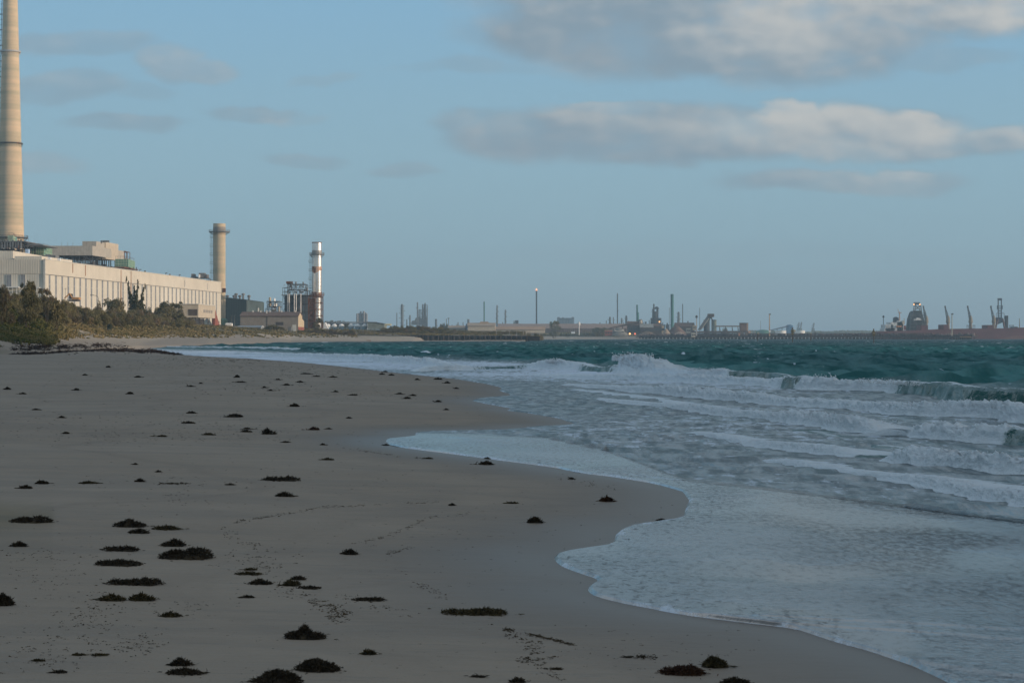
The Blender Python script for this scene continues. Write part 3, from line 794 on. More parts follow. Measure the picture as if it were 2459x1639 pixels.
# ---------------------------------------------------------------- tall chimney
d = 800; z0 = 6.5; cx = (25 - CX) / F * d
ch = thing('chimney', 'very tall tapering concrete chimney at the left edge, running off the top', 'chimney', (cx, d, z0))
def zpy(py, d): return EYE + (HY - py) / F * d
def rch(z): return float(np.interp(z, [zpy(560, d), zpy(333, d), zpy(0, d), zpy(-45, d)], [31.8, 25.2, 17.0, 15.8])) * d / F
zs = [z0] + list(np.linspace(10, zpy(-45, d), 40))
MB().lathe(cx, d, [(rch(z) + (max(0, 44 - z) * 0.02), z) for z in zs], 48).build('shaft', concrete, ch, True)
ring(cx, d, zpy(126, d), rch(zpy(126, d)), rch(zpy(126, d)) + .7, .5, 32, .6).build('gallery', mullion, ch, label='pale upper gallery ring')
ring(cx, d, zpy(346, d), rch(zpy(346, d)), rch(zpy(346, d)) + .6, .35, 32, .5).build('gallery', steel_d, ch, label='dark lower gallery ring')
ring(cx, d, zpy(572, d), rch(zpy(572, d)), rch(zpy(572, d)) + 1.6, .35, 32, 1.1).build('gallery', steel_d, ch)
lb = MB()
for i in range(48):
    za, zb = zpy(560 - i * 12.5, d), zpy(560 - (i + 1) * 12.5, d)
    xa, xb = cx - rch(za) - .55, cx - rch(zb) - .55
    lb.bar((xa, d, za), (xb, d, zb), .10); lb.bar((xa + .5, d, za), (xb + .5, d, zb), .07)
    lb.bar((xa - .4, d, za), (xa + .8, d, za), .12)
    for k in range(4): q = k / 4; lb.bar((xa + (xb - xa) * q - .2, d, za + (zb - za) * q), (xa + (xb - xa) * q + .5, d, za + (zb - za) * q), .05)
    if i % 3 == 0: lb.box(xa - .9, xa + .7, d - .6, d + .6, za, za + .2)
lb.build('ladder', steel_d, ch)

# ---------------------------------------------------------------- turbine hall
SL = 0.0677
def xw(d): return -153.4 + (d - 628) * SL            # long wall line
def dwall(px, off=0.0): return (-195.9 + off) / ((px - CX) / F - SL)
zt, zs_, zg = 27.4, 22.6, 5.2
hall = thing('turbine_hall', 'huge cream clad power station hall with a long row of narrow window slots', 'power station', (xw(760), 760, zg))
xl = -235; dn, df = 628, 891
b = MB(); b.prism([(xw(dn), dn, zs_ + .05), (xw(df), df, zs_ + .05), (xw(df) - 40, df + 2.5, zs_ + .05), (xl, dn, zs_ + .05)], (0, 0, zt - zs_ - .05)); b.build('upper_cladding', cream, hall)
b = MB(); b.prism([(xw(dn) - .12, dn + .12, zg), (xw(df) - .12, df - .1, zg), (xw(df) - 40, df + 2.3, zg), (xl, dn + .12, zg)], (0, 0, zs_ - zg)); b.build('lower_cladding', cream_lo, hall)
def wallbox(b, da, db, za, zb, out=0.1, inn=0.1):
    b.prism([(xw(da) + out, da, za), (xw(db) + out, db, za), (xw(db) - inn, db, za), (xw(da) - inn, da, za)], (0, 0, zb - za)); return b
wallbox(MB(), dn - .1, df, zs_ - .12, zs_ + .05, .10, .1).build('flashing', steel_m, hall)
wallbox(MB(), dn - .15, df + .1, zt, zt + .22, .15, .4).build('parapet_capping', offwhite, hall)
for i in range(37):
    dd_ = 632.8 + i * 6.9
    wn = wallbox(MB(), dd_ - .62, dd_ + .62, 8.6, zs_ - .2, -.02, .3).build('window', glass_d, hall)
    b = MB(); wallbox(b, dd_ - .75, dd_ - .62, 8.6, zs_ - .15, .02, .2); wallbox(b, dd_ + .62, dd_ + .75, 8.6, zs_ - .15, .02, .2)
    for zz in (12.2, 15.8, 19.3): wallbox(b, dd_ - .62, dd_ + .62, zz, zz + .22, .01, .2)
    b.build('frame', mullion, wn)
for pxc, wdt in ((21.5, 6.2), (54.7, 5.8)):
    x = (pxc - CX) / F * dn
    wn = MB().box(x - wdt * .137, x + wdt * .137, dn - .02, dn + .4, zpy(689, dn), zs_ - .15).build('window', glass_d, hall)
    b = MB()
    for k in (-.5, -.17, .17, .5): b.box(x + k * wdt * .26 - .05, x + k * wdt * .26 + .05, dn - .06, dn + .2, zpy(689, dn), zs_ - .15)
    b.build('frame', mullion, wn)
MB().box(W(104.5, dn).x, W(108.4, dn).x + .1, dn - .25, dn - .04, zg, zt - .1).build('corner_trim', offwhite, hall)
b = MB(); b.box(W(18, dn).x, W(50, dn).x, dn - 3, dn - .05, zpy(691, dn), zpy(688.5, dn)); b.box(W(86, dn).x, W(99, dn).x, dn - 3, dn - .05, zpy(692, dn), zpy(690, dn))
for q in (20, 30, 40, 48, 88, 97): b.bar(W(q, dn - 2.8, z=zg), W(q, dn - 2.8, z=zpy(690, dn)), .1)
b.build('awning', white, hall)
b = MB(); b.box(xl, W(31, 640).x, 640, 680, zt, zpy(602, 640)); b.build('roof_monitor', cream, hall)
b = MB()
for (da, db) in ((634, 668),): b.prism([(xw(da) - 3, da, zt), (xw(db) - 3, db, zt), (xw(db) - 12, db, zt), (xw(da) - 12, da, zt)], (0, 0, 1.35))
b.build('plant_plinth', cream, hall)
for dd_ in (640.5, 651):
    MB().bar((xw(dd_) - 2.0, dd_, zt + .7), (xw(dd_) - 3.2, dd_, zt + .7), .62, 14).build('extract_fan', white, hall)
for da in (700, 733, 748, 789, 812): b = MB(); b.bar((xw(da) - .5, da, zt), (xw(da) - .5, da, zt + 1.0), .12); b.bar((xw(da) - .5, da, zt + 1.0), (xw(da) + .1, da + .5, zt + .9), .15); b.build('roof_vent', steel_d, hall)
for q in (0, 12, 24, 60, 100, 150, 175): MB().lathe(xw(700 + q) - 1.5, 700 + q, [(.25, zt), (.25, zt + .5), (.45, zt + .55), (.3, zt + .9)], 8).build('roof_vent', steel_d, hall)
for pq in (290.5, 314.5, 174.5, 205): 
    dq = dwall(pq); wallbox(MB(), dq - .22, dq + .22, 9 if pq > 250 else 24 if pq < 200 else 23.5, zt - .2, .13, .05).build('downpipe', rustline, hall, label='rust stained downpipe')
for da in (819, 862): MB().bar((xw(da) + .3, da, 23.4), (xw(da) + .3, da, 26.2), .2).build('wall_light', white, hall)

# boiler house (raised pale box on steel legs) rising behind the hall roof
bx = -175.0
bh = thing('boiler_house', 'pale raised boxy boiler house on dark steel legs above the power station roof', 'boiler house', (bx - 9, 822, zt))
za, zb = zpy(613, 797), zpy(590, 797)
MB().prism([(bx, 797, za), (bx + 3.0, 847, za), (bx - 18, 847, za), (-192.5, 797, za)], (0, 0, zb - za)).build('raised_block', cream_d, bh)
MB().prism([(bx - .2, 805, zb), (bx + 1.6, 834, zb), (bx - 6, 834, zb), (bx - 6, 805, zb)], (0, 0, 2.3)).build('penthouse', cream_d, bh)
MB().prism([(bx + 1.1, 818, za - .6), (bx + 2.6, 837, za - .6), (bx - 5, 837, za - .6), (bx - 5, 818, za - .6)], (0, 0, zb + 3.2 - za)).build('stair_tower', mat('tan_cladding', (0.50, 0.42, 0.33), .8, var=.08, streak=.3, ribs=5), bh)
b = MB(); b.frame(-192, bx - .5, 799, 845, zt - 2, za, 6, 5, 3, .28)
for q in range(14): b.box(-191 + q * 1.15, -190.4 + q * 1.15, 800 + (q * 37 % 30), 803 + (q * 37 % 30), zt - 1, zt + 2 + (q * 53 % 50) / 9)
b.build('steel_legs', steel_d, bh)
b = MB(); b.box(-190, bx - 3, 808, 845, zt - 2, zt + 5.5); b.build('dark_infill', mat('dim_infill', (0.045, 0.042, 0.042), .8, var=.5, vscale=.5), bh)  # near black block stands in for the shade of the open undercroft
for q in (148, 162, 175): MB().bar(W(q, 800, z=zb - .1), W(q, 800, z=zb + 1.6), .06).build('aerial', steel_m, bh)
for q in (243, 248, 252, 256, 260): MB().box(W(q, 812).x - .3, W(q, 812).x + .3, 812, 813, zb + 2.2, zb + 3.0).build('roof_vent', steel_m, bh)
b = MB(); b.frame(W(282, 850).x, W(299, 850).x, 850, 862, zt, zpy(603, 850), 2, 2, 4, .16, False); b.box(W(283, 851).x, W(289, 851).x, 851, 860, zpy(617, 850), zpy(610, 850)); b.build('access_tower', steel_r, bh)


def glazed_room(name, label, pxa, pxm, pxb, pt, pb, d, deep, litmat=None):
    th_ = thing(name, label, 'plant room', W(pxa, d, pb)); za, zb = zpy(pb, d), zpy(pt, d)
    x0, x1 = W(pxa, d).x, W(pxm, d).x; d2 = d + deep; x2 = W(pxb, d2).x
    MB().prism([(x0, d, za), (x1, d, za), (x2, d2, za), (x0, d2, za)], (0, 0, zb - za)).build('glazing', greenglass, th_)
    b = MB()
    for i in range(9):
        x = x0 + (x1 - x0) * i / 8; b.bar((x, d - .08, za), (x, d - .08, zb + .0), .09)
    for i in range(1, 6):
        f = i / 5; b.bar((x1 + (x2 - x1) * f + .1, d + deep * f, za), (x1 + (x2 - x1) * f + .1, d + deep * f, zb), .16)
    for f in (0, .35, .7, 1.0):
        z = za + (zb - za) * f; b.bar((x0, d - .1, z), (x1 + .05, d - .1, z), .08); b.bar((x1 + .1, d, z), (x2 + .1, d2, z), .10)
    b.build('frame', litmat or paleg, th_)
    b = MB()
    for f in (0, .2, .4, .6, .8, 1): b.bar((x0 + (x1 - x0) * f, d, zb), (x0 + (x1 - x0) * f, d, zb + 1.2), .05); b.bar((x1 + (x2 - x1) * f, d + deep * f, zb), (x1 + (x2 - x1) * f, d + deep * f, zb + 1.2), .05)
    b.bar((x0, d, zb + 1.2), (x1, d, zb + 1.2), .05); b.bar((x1, d, zb + 1.2), (x2, d2, zb + 1.2), .05); b.build('railing', steel_m, th_)
    return th_
glazed_room('glazed_plant_room', 'small green glazed plant room at the foot of the tall chimney', 19, 31, 37, 565.5, 578.5, 760, 14)
glazed_room('glazed_plant_room', 'large green glazed plant room between the steel frame and the raised boiler house', 72, 105, 124, 592, 611.5, 740, 22)
glazed_room('glazed_plant_room', 'bluish green glazed plant room at the right end of the roof structures', 277, 308, 323, 622, 640, 815, 25)
g = thing('steel_platform', 'brown steel platform under the rightmost green plant room', 'platform', W(300, 815, 645))
b = MB(); b.box(W(268, 812).x, W(330, 840).x, 812, 842, zpy(643, 812), zpy(640.5, 812)); b.build('deck', steel_r, g)
for q in (270, 282, 296, 310, 320, 328): MB().bar(W(q, 813, 641), W(q, 813, z=zt - .5), .2).build('leg', steel_d, g)
# steel frame of the older boiler house under the chimney
sf = thing('boiler_house', 'open dark steel frame crowded with plant below the tall chimney', 'boiler house', W(20, 720, z=zt))
b = MB(); b.frame(W(-60, 720).x, W(41.5, 720).x, 720, 750, zt - 3, zpy(580, 720), 7, 3, 3, .30)
b.frame(W(41.5, 722).x, W(66, 722).x, 722, 745, zt - 3, zpy(583, 722), 2, 2, 3, .28); b.build('steel_frame', steel_d, sf)
b = MB(); b.box(W(-60, 735).x, W(28, 735).x, 735, 750, zt - 3, zpy(598, 735)); b.box(W(-60, 728).x, W(41, 728).x, 726, 750, zpy(588, 728), zpy(580.5, 728)); b.box(W(42, 728).x, W(62, 728).x, 727, 749, zpy(594, 728), zpy(586, 728)); b.build('dark_infill', mat('dim_infill', (0, 0, 0)), sf)
b = MB()
for q in range(13): xx = W(-30 + q * 6.5, 719).x; b.box(xx, xx + .6, 719.2, 719.6, zpy(597, 719), zpy(579 - (q * 7 % 5), 719))
b.build('cable_tray', steel_m, sf)
b = MB(); b.box(W(-60, 722).x, W(66, 722).x, 719, 748, zpy(580.4, 720), zpy(579, 720))
for q in range(22): xx = W(-58 + q * 6, 719).x; b.bar((xx, 719.2, zpy(580, 720)), (xx, 719.2, zpy(580, 720) + 1.1), .05)
b.bar((W(-58, 719).x, 719.2, zpy(580, 720) + 1.1), (W(68, 719).x, 719.2, zpy(580, 720) + 1.1), .05); b.box(W(64, 722).x, W(103, 722).x, 722, 746, zpy(589, 722), zpy(587, 722)); b.build('deck', steel_m, sf)
b = MB(); b.box(W(43, 726).x, W(57, 726).x, 729, 735, zpy(612, 728), zpy(598, 728)); b.build('tan_housing', tanwall, sf)
b = MB(); b.box(W(62, 718).x, W(70, 718).x, 717, 719, zpy(610, 718), zpy(598, 718)); b.build('blue_panel', mat('pale_blue_panel', (0.38, 0.50, 0.66), .5, var=.2), sf)
g = thing('air_conditioner', 'two dark louvred cooling units on the hall roof beside the near parapet', 'cooling unit', W(125, 690, z=zt))
b = MB(); b.box(W(112, 700).x, W(123, 700).x, 698, 704, zt + .5, zpy(611, 700)); b.box(W(126, 700).x, W(136, 700).x, 698, 704, zt + .5, zpy(613, 700)); b.build('casing', steel_m, g)
for q in (113, 122, 127, 135, 139): MB().bar(W(q, 700, z=zt - .3), W(q, 700, z=zt + .6), .12).build('leg', steel_d, g)
g = thing('roof_plant', 'cluster of grey ducts on the far hall roof beside the tan stack', 'roof plant', W(480, 862, z=zt))
b = MB()
for a, c, tt_, uu in ((461, 468, 657.5, 667), (479, 492.5, 655.5, 667), (495, 499.5, 659, 668), (470, 473, 664, 670)): b.box(W(a, 862).x, W(c, 862).x, 860, 865, zpy(uu, 862), zpy(tt_, 862))
b.build('casing', steel_m, g)
b = MB(); b.bar(W(457, 861, 668), W(505, 861, 668.5), .18)
for q in range(456, 508, 4): b.bar(W(q, 861, 667), W(q, 861, z=zt - .3), .1)
b.bar(W(455, 861, 670), W(461, 861, 664), .2); b.build('pipe_rack', steel_d, g)
b = MB(); b.box(W(477, 859).x, W(480, 859).x, 858, 860, zpy(667, 859), zpy(659, 859)); b.build('white_duct', white, g)

# ---------------------------------------------------------------- tan stack behind the far end of the hall
d = 925; cx = W(526.8, d).x; r = M(14.7, d); zg2 = 7.0
st = thing('chimney', 'tan cylindrical stack with wide top platform behind the far end of the hall', 'chimney', (cx, d, zg2))
MB().lathe(cx, d, [(r, zg2), (r, zpy(537, d)), (r - .3, zpy(537, d)), (r - .3, zpy(540, d))], 36).build('shaft', concrete2, st, True)
MB().lathe(cx, d, [(r + .05, zpy(556, d)), (r + .05, zpy(545, d)), (r, zpy(545, d)), (r, zpy(556, d))], 36).build('collar', wallgr, st, True)
ring(cx, d, zpy(557.5, d), r, M(25, d), .3, 24, 1.1).build('platform', steel_m, st)
b = MB()
for k in range(11): z = zpy(569 + k * 19.3, d); b.lathe(cx, d, [(r, z), (r + .12, z), (r + .12, z + .22), (r, z + .22)], 36)
b.build('stiffening_ring', concrete2, st, True)
ladder(cx - r - .45, d - .5, zg2, zpy(557, d), .7, .7, 1.2, 4.3).build('ladder', steel_d, st)
b = MB(); b.box(cx + r - 1, cx + r + .5, d - 2.6, d - 2.2, zpy(702, d), zpy(692, d)); b.build('inspection_platform', steel_r, st)
MB().lathe(cx, d, [(r + 1.0, zg2 - 3), (r + 1.0, zpy(768, d)), (r + .2, zpy(764, d))], 20).build('plinth', mat('green_plinth', (0.16, 0.24, 0.17), .8), st)

# ---------------------------------------------------------------- office annex in front of the hall end
an = thing('office_building', 'small cream office block raised on posts in front of the far end of the hall', 'office', (-132, 795, 6.2))
za, zb = zpy(762, 780), zpy(731, 780)
MB().prism([(-128, 780, za), (-126.9, 817, za), (-141, 818, za), (-143.5, 780, za)], (0, 0, zb - za)).build('wall', mat('annex_wall', (0.50, 0.43, 0.34), .8, var=.08), an)
MB().prism([(-127.8, 779.7, zb), (-126.6, 817.3, zb), (-141, 818, zb), (-143.7, 779.7, zb)], (0, 0, .35)).build('roof', offwhite, an)
for k in range(5):
    dd_ = 791 + k * 4.3; x = -128 + (dd_ - 780) * .0297
    MB().box(x - .1, x + .08, dd_, dd_ + 2.4, zpy(751, 800), zpy(744, 800)).build('window', glass_d, an)
MB().box(W(452, 780).x, W(474, 780).x, 779.9, 780.2, zpy(757, 780), zpy(742, 780)).build('window', mat('brown_recess', (0.10, 0.075, 0.06), .6), an, label='wide recessed window in the shaded end')
for q in (455, 462, 470, 476): MB().bar(W(q, 781, z=4.5), W(q, 781, z=za), .2).build('post', steel_d, an)
for q in range(4): MB().bar((-128.3 + q * .3, 785 + q * 9, 4.5), (-128.3 + q * .3, 785 + q * 9, za), .2).build('post', steel_d, an)
b = MB(); b.box(-142, -131, 786, 812, 4.5, za - .3); b.build('undercroft_block', mat('dark_undercroft', (0.05, 0.045, 0.045), .8), an)  # near black block filling the space under the raised floor
b = MB(); b.prism([(-127.4, 819, 6), (-126.9, 829, 6), (-126.9, 829, 7.2), (-127.3, 819, zpy(740, 820))], (-1.0, 0, 0)); b.build('stair', redbrown, an)
b = MB(); b.box(W(515, 832).x, W(524, 832).x, 831, 836, 5, zpy(770, 832)); b.build('porch', wallgr, an)

# ---------------------------------------------------------------- dark green shed
g = thing('shed', 'big dark green clad shed with roof vents, between the tan stack and the steel frames', 'shed', W(590, 1000, z=6.5))
zt1 = zpy(719, 1000)
MB().prism([(-160, 1000, 6), (-139, 1000, 6), (-139.5, 1072, 6), (-160, 1072, 6)], (0, 0, zt1 - 6)).build('wall', dkgreen, g)
MB().prism([(-139.1, 1000.1, 6.2), (-139.6, 1071, 6.2), (-138.95, 1071, 6.2), (-138.95, 1000.1, 6.2)], (0, 0, zt1 - 6.5)).build('side_wall', dkgreen2, g)  # lighter grey green sheet paints the sunlit side of the dark shed
MB().prism([(-160, 999.8, zt1), (-138.8, 999.8, zt1), (-149, 999.8, zt1 + 1.1)], (0, 72.4, 0)).build('roof', dkgreen, g)
for q, e in ((546, 0), (562, 0), (567, 1), (576, 0), (584, 1), (598, 0)): MB().lathe(W(q, 1010).x, 1010, [(.5, zt1), (.5, zt1 + 1.5 + e), (.9, zt1 + 1.6 + e), (.9, zt1 + 2.3 + e), (.3, zt1 + 2.6 + e)], 10).build('roof_vent', steel_m, g)

# ---------------------------------------------------------------- silver stack
d = 900; cx = W(761, d).x; r = M(11.7, d); zg3 = 6.0
st = thing('chimney', 'silver metal stack streaked with rust, tallest thing right of the power station', 'chimney', (cx, d, zg3))
MB().lathe(cx, d, [(r * .93, zg3), (r * .93, zpy(712, d)), (r, zpy(708, d)), (r, zpy(582, d)), (r - .2, zpy(582, d)), (r - .2, zpy(585, d))], 40).build('shaft', silver, st, True)
MB().lathe(cx, d, [(r + .06, zpy(583.5, d)), (r + .06, zpy(581.3, d)), (r - .1, zpy(581.3, d)), (r - .1, zpy(583.5, d))], 40).build('rim', steel_r, st, True)
b = MB()
n = 40
for i in range(n):
    a, c = 2 * math.pi * i / n, 2 * math.pi * (i + 1) / n
    h = lambda a_: (649 + 7 * max(0, math.cos(a_ - R(-110))) ** 3)
    P = [(cx + (r + .04) * math.cos(q), d + (r + .04) * math.sin(q)) for q in (a, c)]
    vv = [b.bm.verts.new((*P[0], zpy(h(a), d))), b.bm.verts.new((*P[1], zpy(h(c), d))), b.bm.verts.new((*P[1], zpy(640, d))), b.bm.verts.new((*P[0], zpy(640, d)))]
    b.bm.faces.new(vv)
b.build('rust_band', mat('rust_band_paint', (0.46, 0.30, 0.22), .6, metal=.3, var=.3, rust=.35), st, True)
MB().lathe(cx, d, [(r + .05, zpy(613, d)), (r + .05, zpy(601, d)), (r, zpy(601, d)), (r, zpy(613, d))], 40).build('collar', mat('dull_aluminium', (0.3, 0.3, 0.3), .5, metal=.3), st, True)
MB().lathe(cx, d, [(r + .05, zpy(714, d)), (r + .05, zpy(700, d)), (r, zpy(700, d)), (r, zpy(714, d))], 40).build('lower_collar', silver_r, st, True)
ring(cx, d, zpy(612, d), r, M(17.5, d), .25, 24).build('platform', steel_m, st, label='upper platform')
ring(cx, d, zpy(709, d), r, M(17.5, d), .25, 24).build('platform', steel_r, st, label='rusty lower platform')
ladder(cx - r - .5, d - .4, zpy(712, d), zpy(606, d), .6, .6, 1.0, 4.0).build('ladder', steel_d, st)
b = MB()
for k in range(5): z = zpy(665 + k * 9, d); b.lathe(cx, d, [(r, z), (r + .07, z), (r + .07, z + .15), (r, z + .15)], 40)
b.build('stiffening_ring', silver, st, True)
b = MB(); b.frame(W(741, d - 4).x, W(772, d - 4).x, d - 4, d + 4, zg3, zpy(712, d), 2, 2, 5, .16, True); b.build('support_frame', steel_r, st)
b = MB(); b.box(W(741, d).x, W(758, d).x, d - 3, d + 3, zg3, zpy(716, d)); b.build('flue_duct', mat('rusty_duct', (0.085, 0.05, 0.04), .8, var=.4, rust=.4), st)

# ---------------------------------------------------------------- heat recovery unit in its steel frame
d = 910
g = thing('steam_generator', 'tall boxy steam plant in an open steel frame, just left of the silver stack', 'boiler', W(712, d, z=6))
x0, x1 = W(680, d).x, W(746, d).x
MB().box(W(683, d).x, W(741, d).x, d + 1, d + 12, 6, zpy(711, d)).build('casing', mat('blue_grey_casing', (0.10, 0.125, 0.15), .6, var=.15, streak=.3, ribs=3), g)
b = MB(); b.frame(x0, x1 - .5, d - 1, d + 13, 6, zpy(709, d), 7, 2, 4, .16); b.build('steel_frame', steel_d, g)
b = MB(); b.frame(W(690, d).x, W(733, d).x, d, d + 11, zpy(709, d), zpy(682, d), 3, 2, 2, .16); b.frame(W(678.5, d).x, W(690, d).x, d, d + 9, zpy(709, d), zpy(690, d), 2, 1, 2, .10, False); b.frame(W(733, d).x, W(744, d).x, d, d + 9, zpy(709, d), zpy(698, d), 2, 1, 1, .1, False); b.build('upper_frame', steel_d, g)
b = MB(); b.box(x0 - .6, x1 + .2, d - 1.6, d + 13, zpy(709.5, d), zpy(707.5, d))
for q in range(24): xx = x0 + (x1 - x0) * q / 23; b.bar((xx, d - 1.5, zpy(708, d)), (xx, d - 1.5, zpy(708, d) + 1.1), .05)
b.bar((x0, d - 1.5, zpy(708, d) + 1.1), (x1, d - 1.5, zpy(708, d) + 1.1), .05); b.build('deck', steel_m, g)
for q in (691, 694.3, 706.3, 711, 722): MB().bar(W(q, d - 1.6, z=6), W(q, d - 1.6, 705), .28, 8).build('riser_pipe', mat('grey_lagging', (0.42, 0.42, 0.42), .5, metal=.3), g, True)
MB().bar(W(687.5, d + 3, 678.3), W(703, d + 3, 678.3), .62, 12).build('silencer', steel_r, g, True)
for q in (709.5, 725): MB().bar(W(q - 3, d + 1, 699), W(q + 3.5, d + 1, 699), .75, 14).build('steam_drum', silver, g, True)
for q, rr_, tp in ((710.5, .35, 676), (728, .3, 676.5), (700, .45, 676), (737.5, .5, 697)): MB().lathe(W(q, d + 3).x, d + 3, [(rr_, zpy(690, d)), (rr_, zpy(tp + 1, d)), (rr_ * 1.5, zpy(tp + 1, d)), (rr_ * 1.5, zpy(tp, d))], 12).build('vent_stack', steel_m, g, True)
b = MB()
for k in range(40):
    q = 684 + (k * 37 % 56); pz_ = 683 + (k * 53 % 25); b.bar(W(q, d + (k % 5), pz_), W(q + (k % 7) - 3, d + (k % 5), pz_ + 3 + k % 5), .09 + (k % 3) * .05)
b.build('pipework', steel_m, g)
# smaller process unit
d = 930
g = thing('process_unit', 'small tiered steel frame with a round silver tank, left of the tall steam plant', 'process unit', W(656, d, z=6))
b = MB(); b.frame(W(641.5, d).x, W(671, d).x, d, d + 8, 6, zpy(723, d), 4, 2, 5, .13); b.frame(W(637, d).x, W(642, d).x, d, d + 4, 6, zpy(740, d), 1, 1, 2, .1); b.build('steel_frame', steel_d, g)
b = MB()
for pz_ in (724, 736): b.box(W(640, d).x, W(673, d).x, d - .8, d + 8, zpy(pz_, d), zpy(pz_ - 1, d))
b.build('deck', steel_m, g)
MB().lathe(W(656.6, d).x, d + 1, [(.1, zpy(749, d)), (1.1, zpy(747, d)), (1.45, zpy(742.5, d)), (1.1, zpy(738, d)), (.1, zpy(736, d))], 18).build('tank', silver, g, True)
for q, tp, rr_, mm in ((647, 714, .55, 'stained'), (658, 716, .35, 'silver'), (662, 728, .4, 's')): MB().lathe(W(q, d).x, d + 2, [(rr_, zpy(735, d)), (rr_, zpy(tp, d)), (rr_ * .4, zpy(tp - 1, d))], 12).build('vessel', tanwall if mm == 'stained' else silver, g, True)
b = MB()
for k in range(30): q = 642 + (k * 17 % 29); pz_ = 724 + (k * 29 % 22); b.bar(W(q, d - .3, pz_), W(q + (k % 5) - 2, d - .3, pz_ + 4), .08)
b.build('pipework', steel_m, g)

# ---------------------------------------------------------------- brown roofed workshop
d = 850
g = thing('workshop', 'long low workshop with brown roof and sunlit gable, before the steel frames', 'workshop', W(650, d, z=4.6))
xa, xb = W(577, d).x, W(716, d).x; xr = W(729, d + 11).x; ze, zr = zpy(758.5, d), zpy(749.5, d)
zr = EYE + (HY - 749.5) / F * (d + 8)
MB().prism([(xa, d, 4), (xb, d, 4), (xb, d, ze), (xa, d, ze)], (0, 16, 0)).build('wall', wallgr, g)
b = MB(); b.prism([(xb - .05, d + .05, ze), (xb + .02, d + 8, zr - .15), (xb - .05, d + 16, ze), ], (-.3, 0, 0)); b.prism([(xb + .03, d + .1, 4), (xb + .03, d + 16, 4), (xb + .03, d + 16, ze), (xb + .03, d + 8, zr - .2), (xb + .03, d + .1, ze)], (-.2, 0, 0)); b.prism([(xb + .03, d + 16, 4), (xb + .03, d + 24, 4), (xb + .03, d + 24, zpy(770, d)), (xb + .03, d + 16, zpy(764, d))], (-5, 0, 0)); b.build('gable_wall', tanwall, g)
b = MB(); b.prism([(xa - .3, d - .5, ze - .1), (xa - .3, d + 8, zr), (xa - .3, d + 16.5, ze - .1), (xa - .3, d + 16.5, ze + .15), (xa - .3, d + 8, zr + .25), (xa - .3, d - .5, ze + .15)], (xb - xa + .5, 0, 0)); b.build('roof', roofbr, g)
MB().prism([(xb + .08, d + .05, 4), (xb + .08, d + 24, 4), (xb + .08, d + 24, zpy(784.5, d)), (xb + .08, d + .05, zpy(784.5, d))], (-.3, 0, 0)).build('red_plinth', redbrown, g)
MB().box(W(662, d).x, W(680.5, d).x, d - .06, d + .2, zpy(781, d), zpy(773, d)).build('door', mat('dim_doorway', (0.06, 0.055, 0.06), .7), g)
b = MB(); b.box(xa, xb, d - .12, d, ze - .25, ze - .1); b.box(W(640.5, d).x, W(641.8, d).x, d - .12, d, 4, ze - .2); b.build('gutter', steel_d, g)
for q, e in ((607, .0), (626, .0), (648, .0), (676, .0), (709, .0), (642, -.8)): MB().lathe(W(q, d + 7).x, d + 7 + e * 3, [(.28, zr - .6), (.28, zr + .45), (.42, zr + .5), (.2, zr + .8)], 10).build('roof_vent', offwhite, g)
MB().lathe(W(620.3, d + 9).x, d + 9, [(.3, zr - 1), (.3, zpy(741, d)), (.15, zpy(738, d))], 10).build('flue', offwhite, g)
MB().lathe(W(670.5, d + 9).x, d + 9, [(.3, zr - 1), (.3, zpy(736, d)), (.15, zpy(735, d))], 10).build('flue', tanwall, g)


def small_shed(label, pxa, pxb, pt, pb, d, wallm, roofm, gable=None, pitch=1.2, cat='shed', name='small_shed', deep=6):
    g = thing(name, label, cat, W((pxa + pxb) / 2, d, pb)); x0, x1 = W(pxa, d).x, W(pxb, d).x; za, zb = zpy(pb, d), zpy(pt, d); zw = za + (zb - za) * .55
    MB().box(x0, x1, d, d + deep, za, zw).build('wall', wallm, g)
    MB().prism([(x0 - .1, d - .2, zw), (x0 - .1, d + deep / 2, zb), (x0 - .1, d + deep + .2, zw)], (x1 - x0 + .2, 0, 0)).build('roof', roofm, g)
    if gable: xg0, xg1 = W(gable[0], d - .3).x, W(gable[1], d - .3).x; MB().prism([(xg0, d - .3, za - .6), (xg1, d - .3, za - .6), (xg1, d - .3, zw), ((xg0 + xg1) / 2, d - .3, zb), (xg0, d - .3, zw)], (0, .25, 0)).build('gable_wall', white, g)
    return g
bluegrey = mat('blue_grey_roof', (0.22, 0.25, 0.28), .6, var=.1)
small_shed('low blue grey shed with a white gable end in front of the brown roofed workshop', 571, 630, 781, 791, 815, wallgr, bluegrey, (626.5, 634.5))
small_shed('tiny shed with a white gable behind the bushes below the dark green shed', 556, 571, 783, 790, 825, wallgr, bluegrey, (568, 572.5))
small_shed('small white cabin at the foot of the tan stack', 541, 554.5, 775, 782, 880, white, white, cat='cabin')
g = MB().box(W(702, 812).x, W(711, 812).x, 812, 812.4, zpy(797, 812), zpy(779.5, 812)); o = g.build('panel', offwhite, None, label='pale upright panel standing in front of the workshop gable', origin=W(706, 812, 797)); o['category'] = 'panel'; o.name = 'upright_panel'
g = MB().box(W(691, 815).x, W(699, 815).x, 815, 818, zpy(796, 815), zpy(785, 815)).box(W(690.6, 815).x, W(699.4, 815).x, 814.8, 818.2, zpy(785, 815), zpy(784.3, 815)); o = g.build('container', steel_m, None, label='dark grey metal box between the round bush and the pale panel', origin=W(695, 815, 796)); o['category'] = 'container'
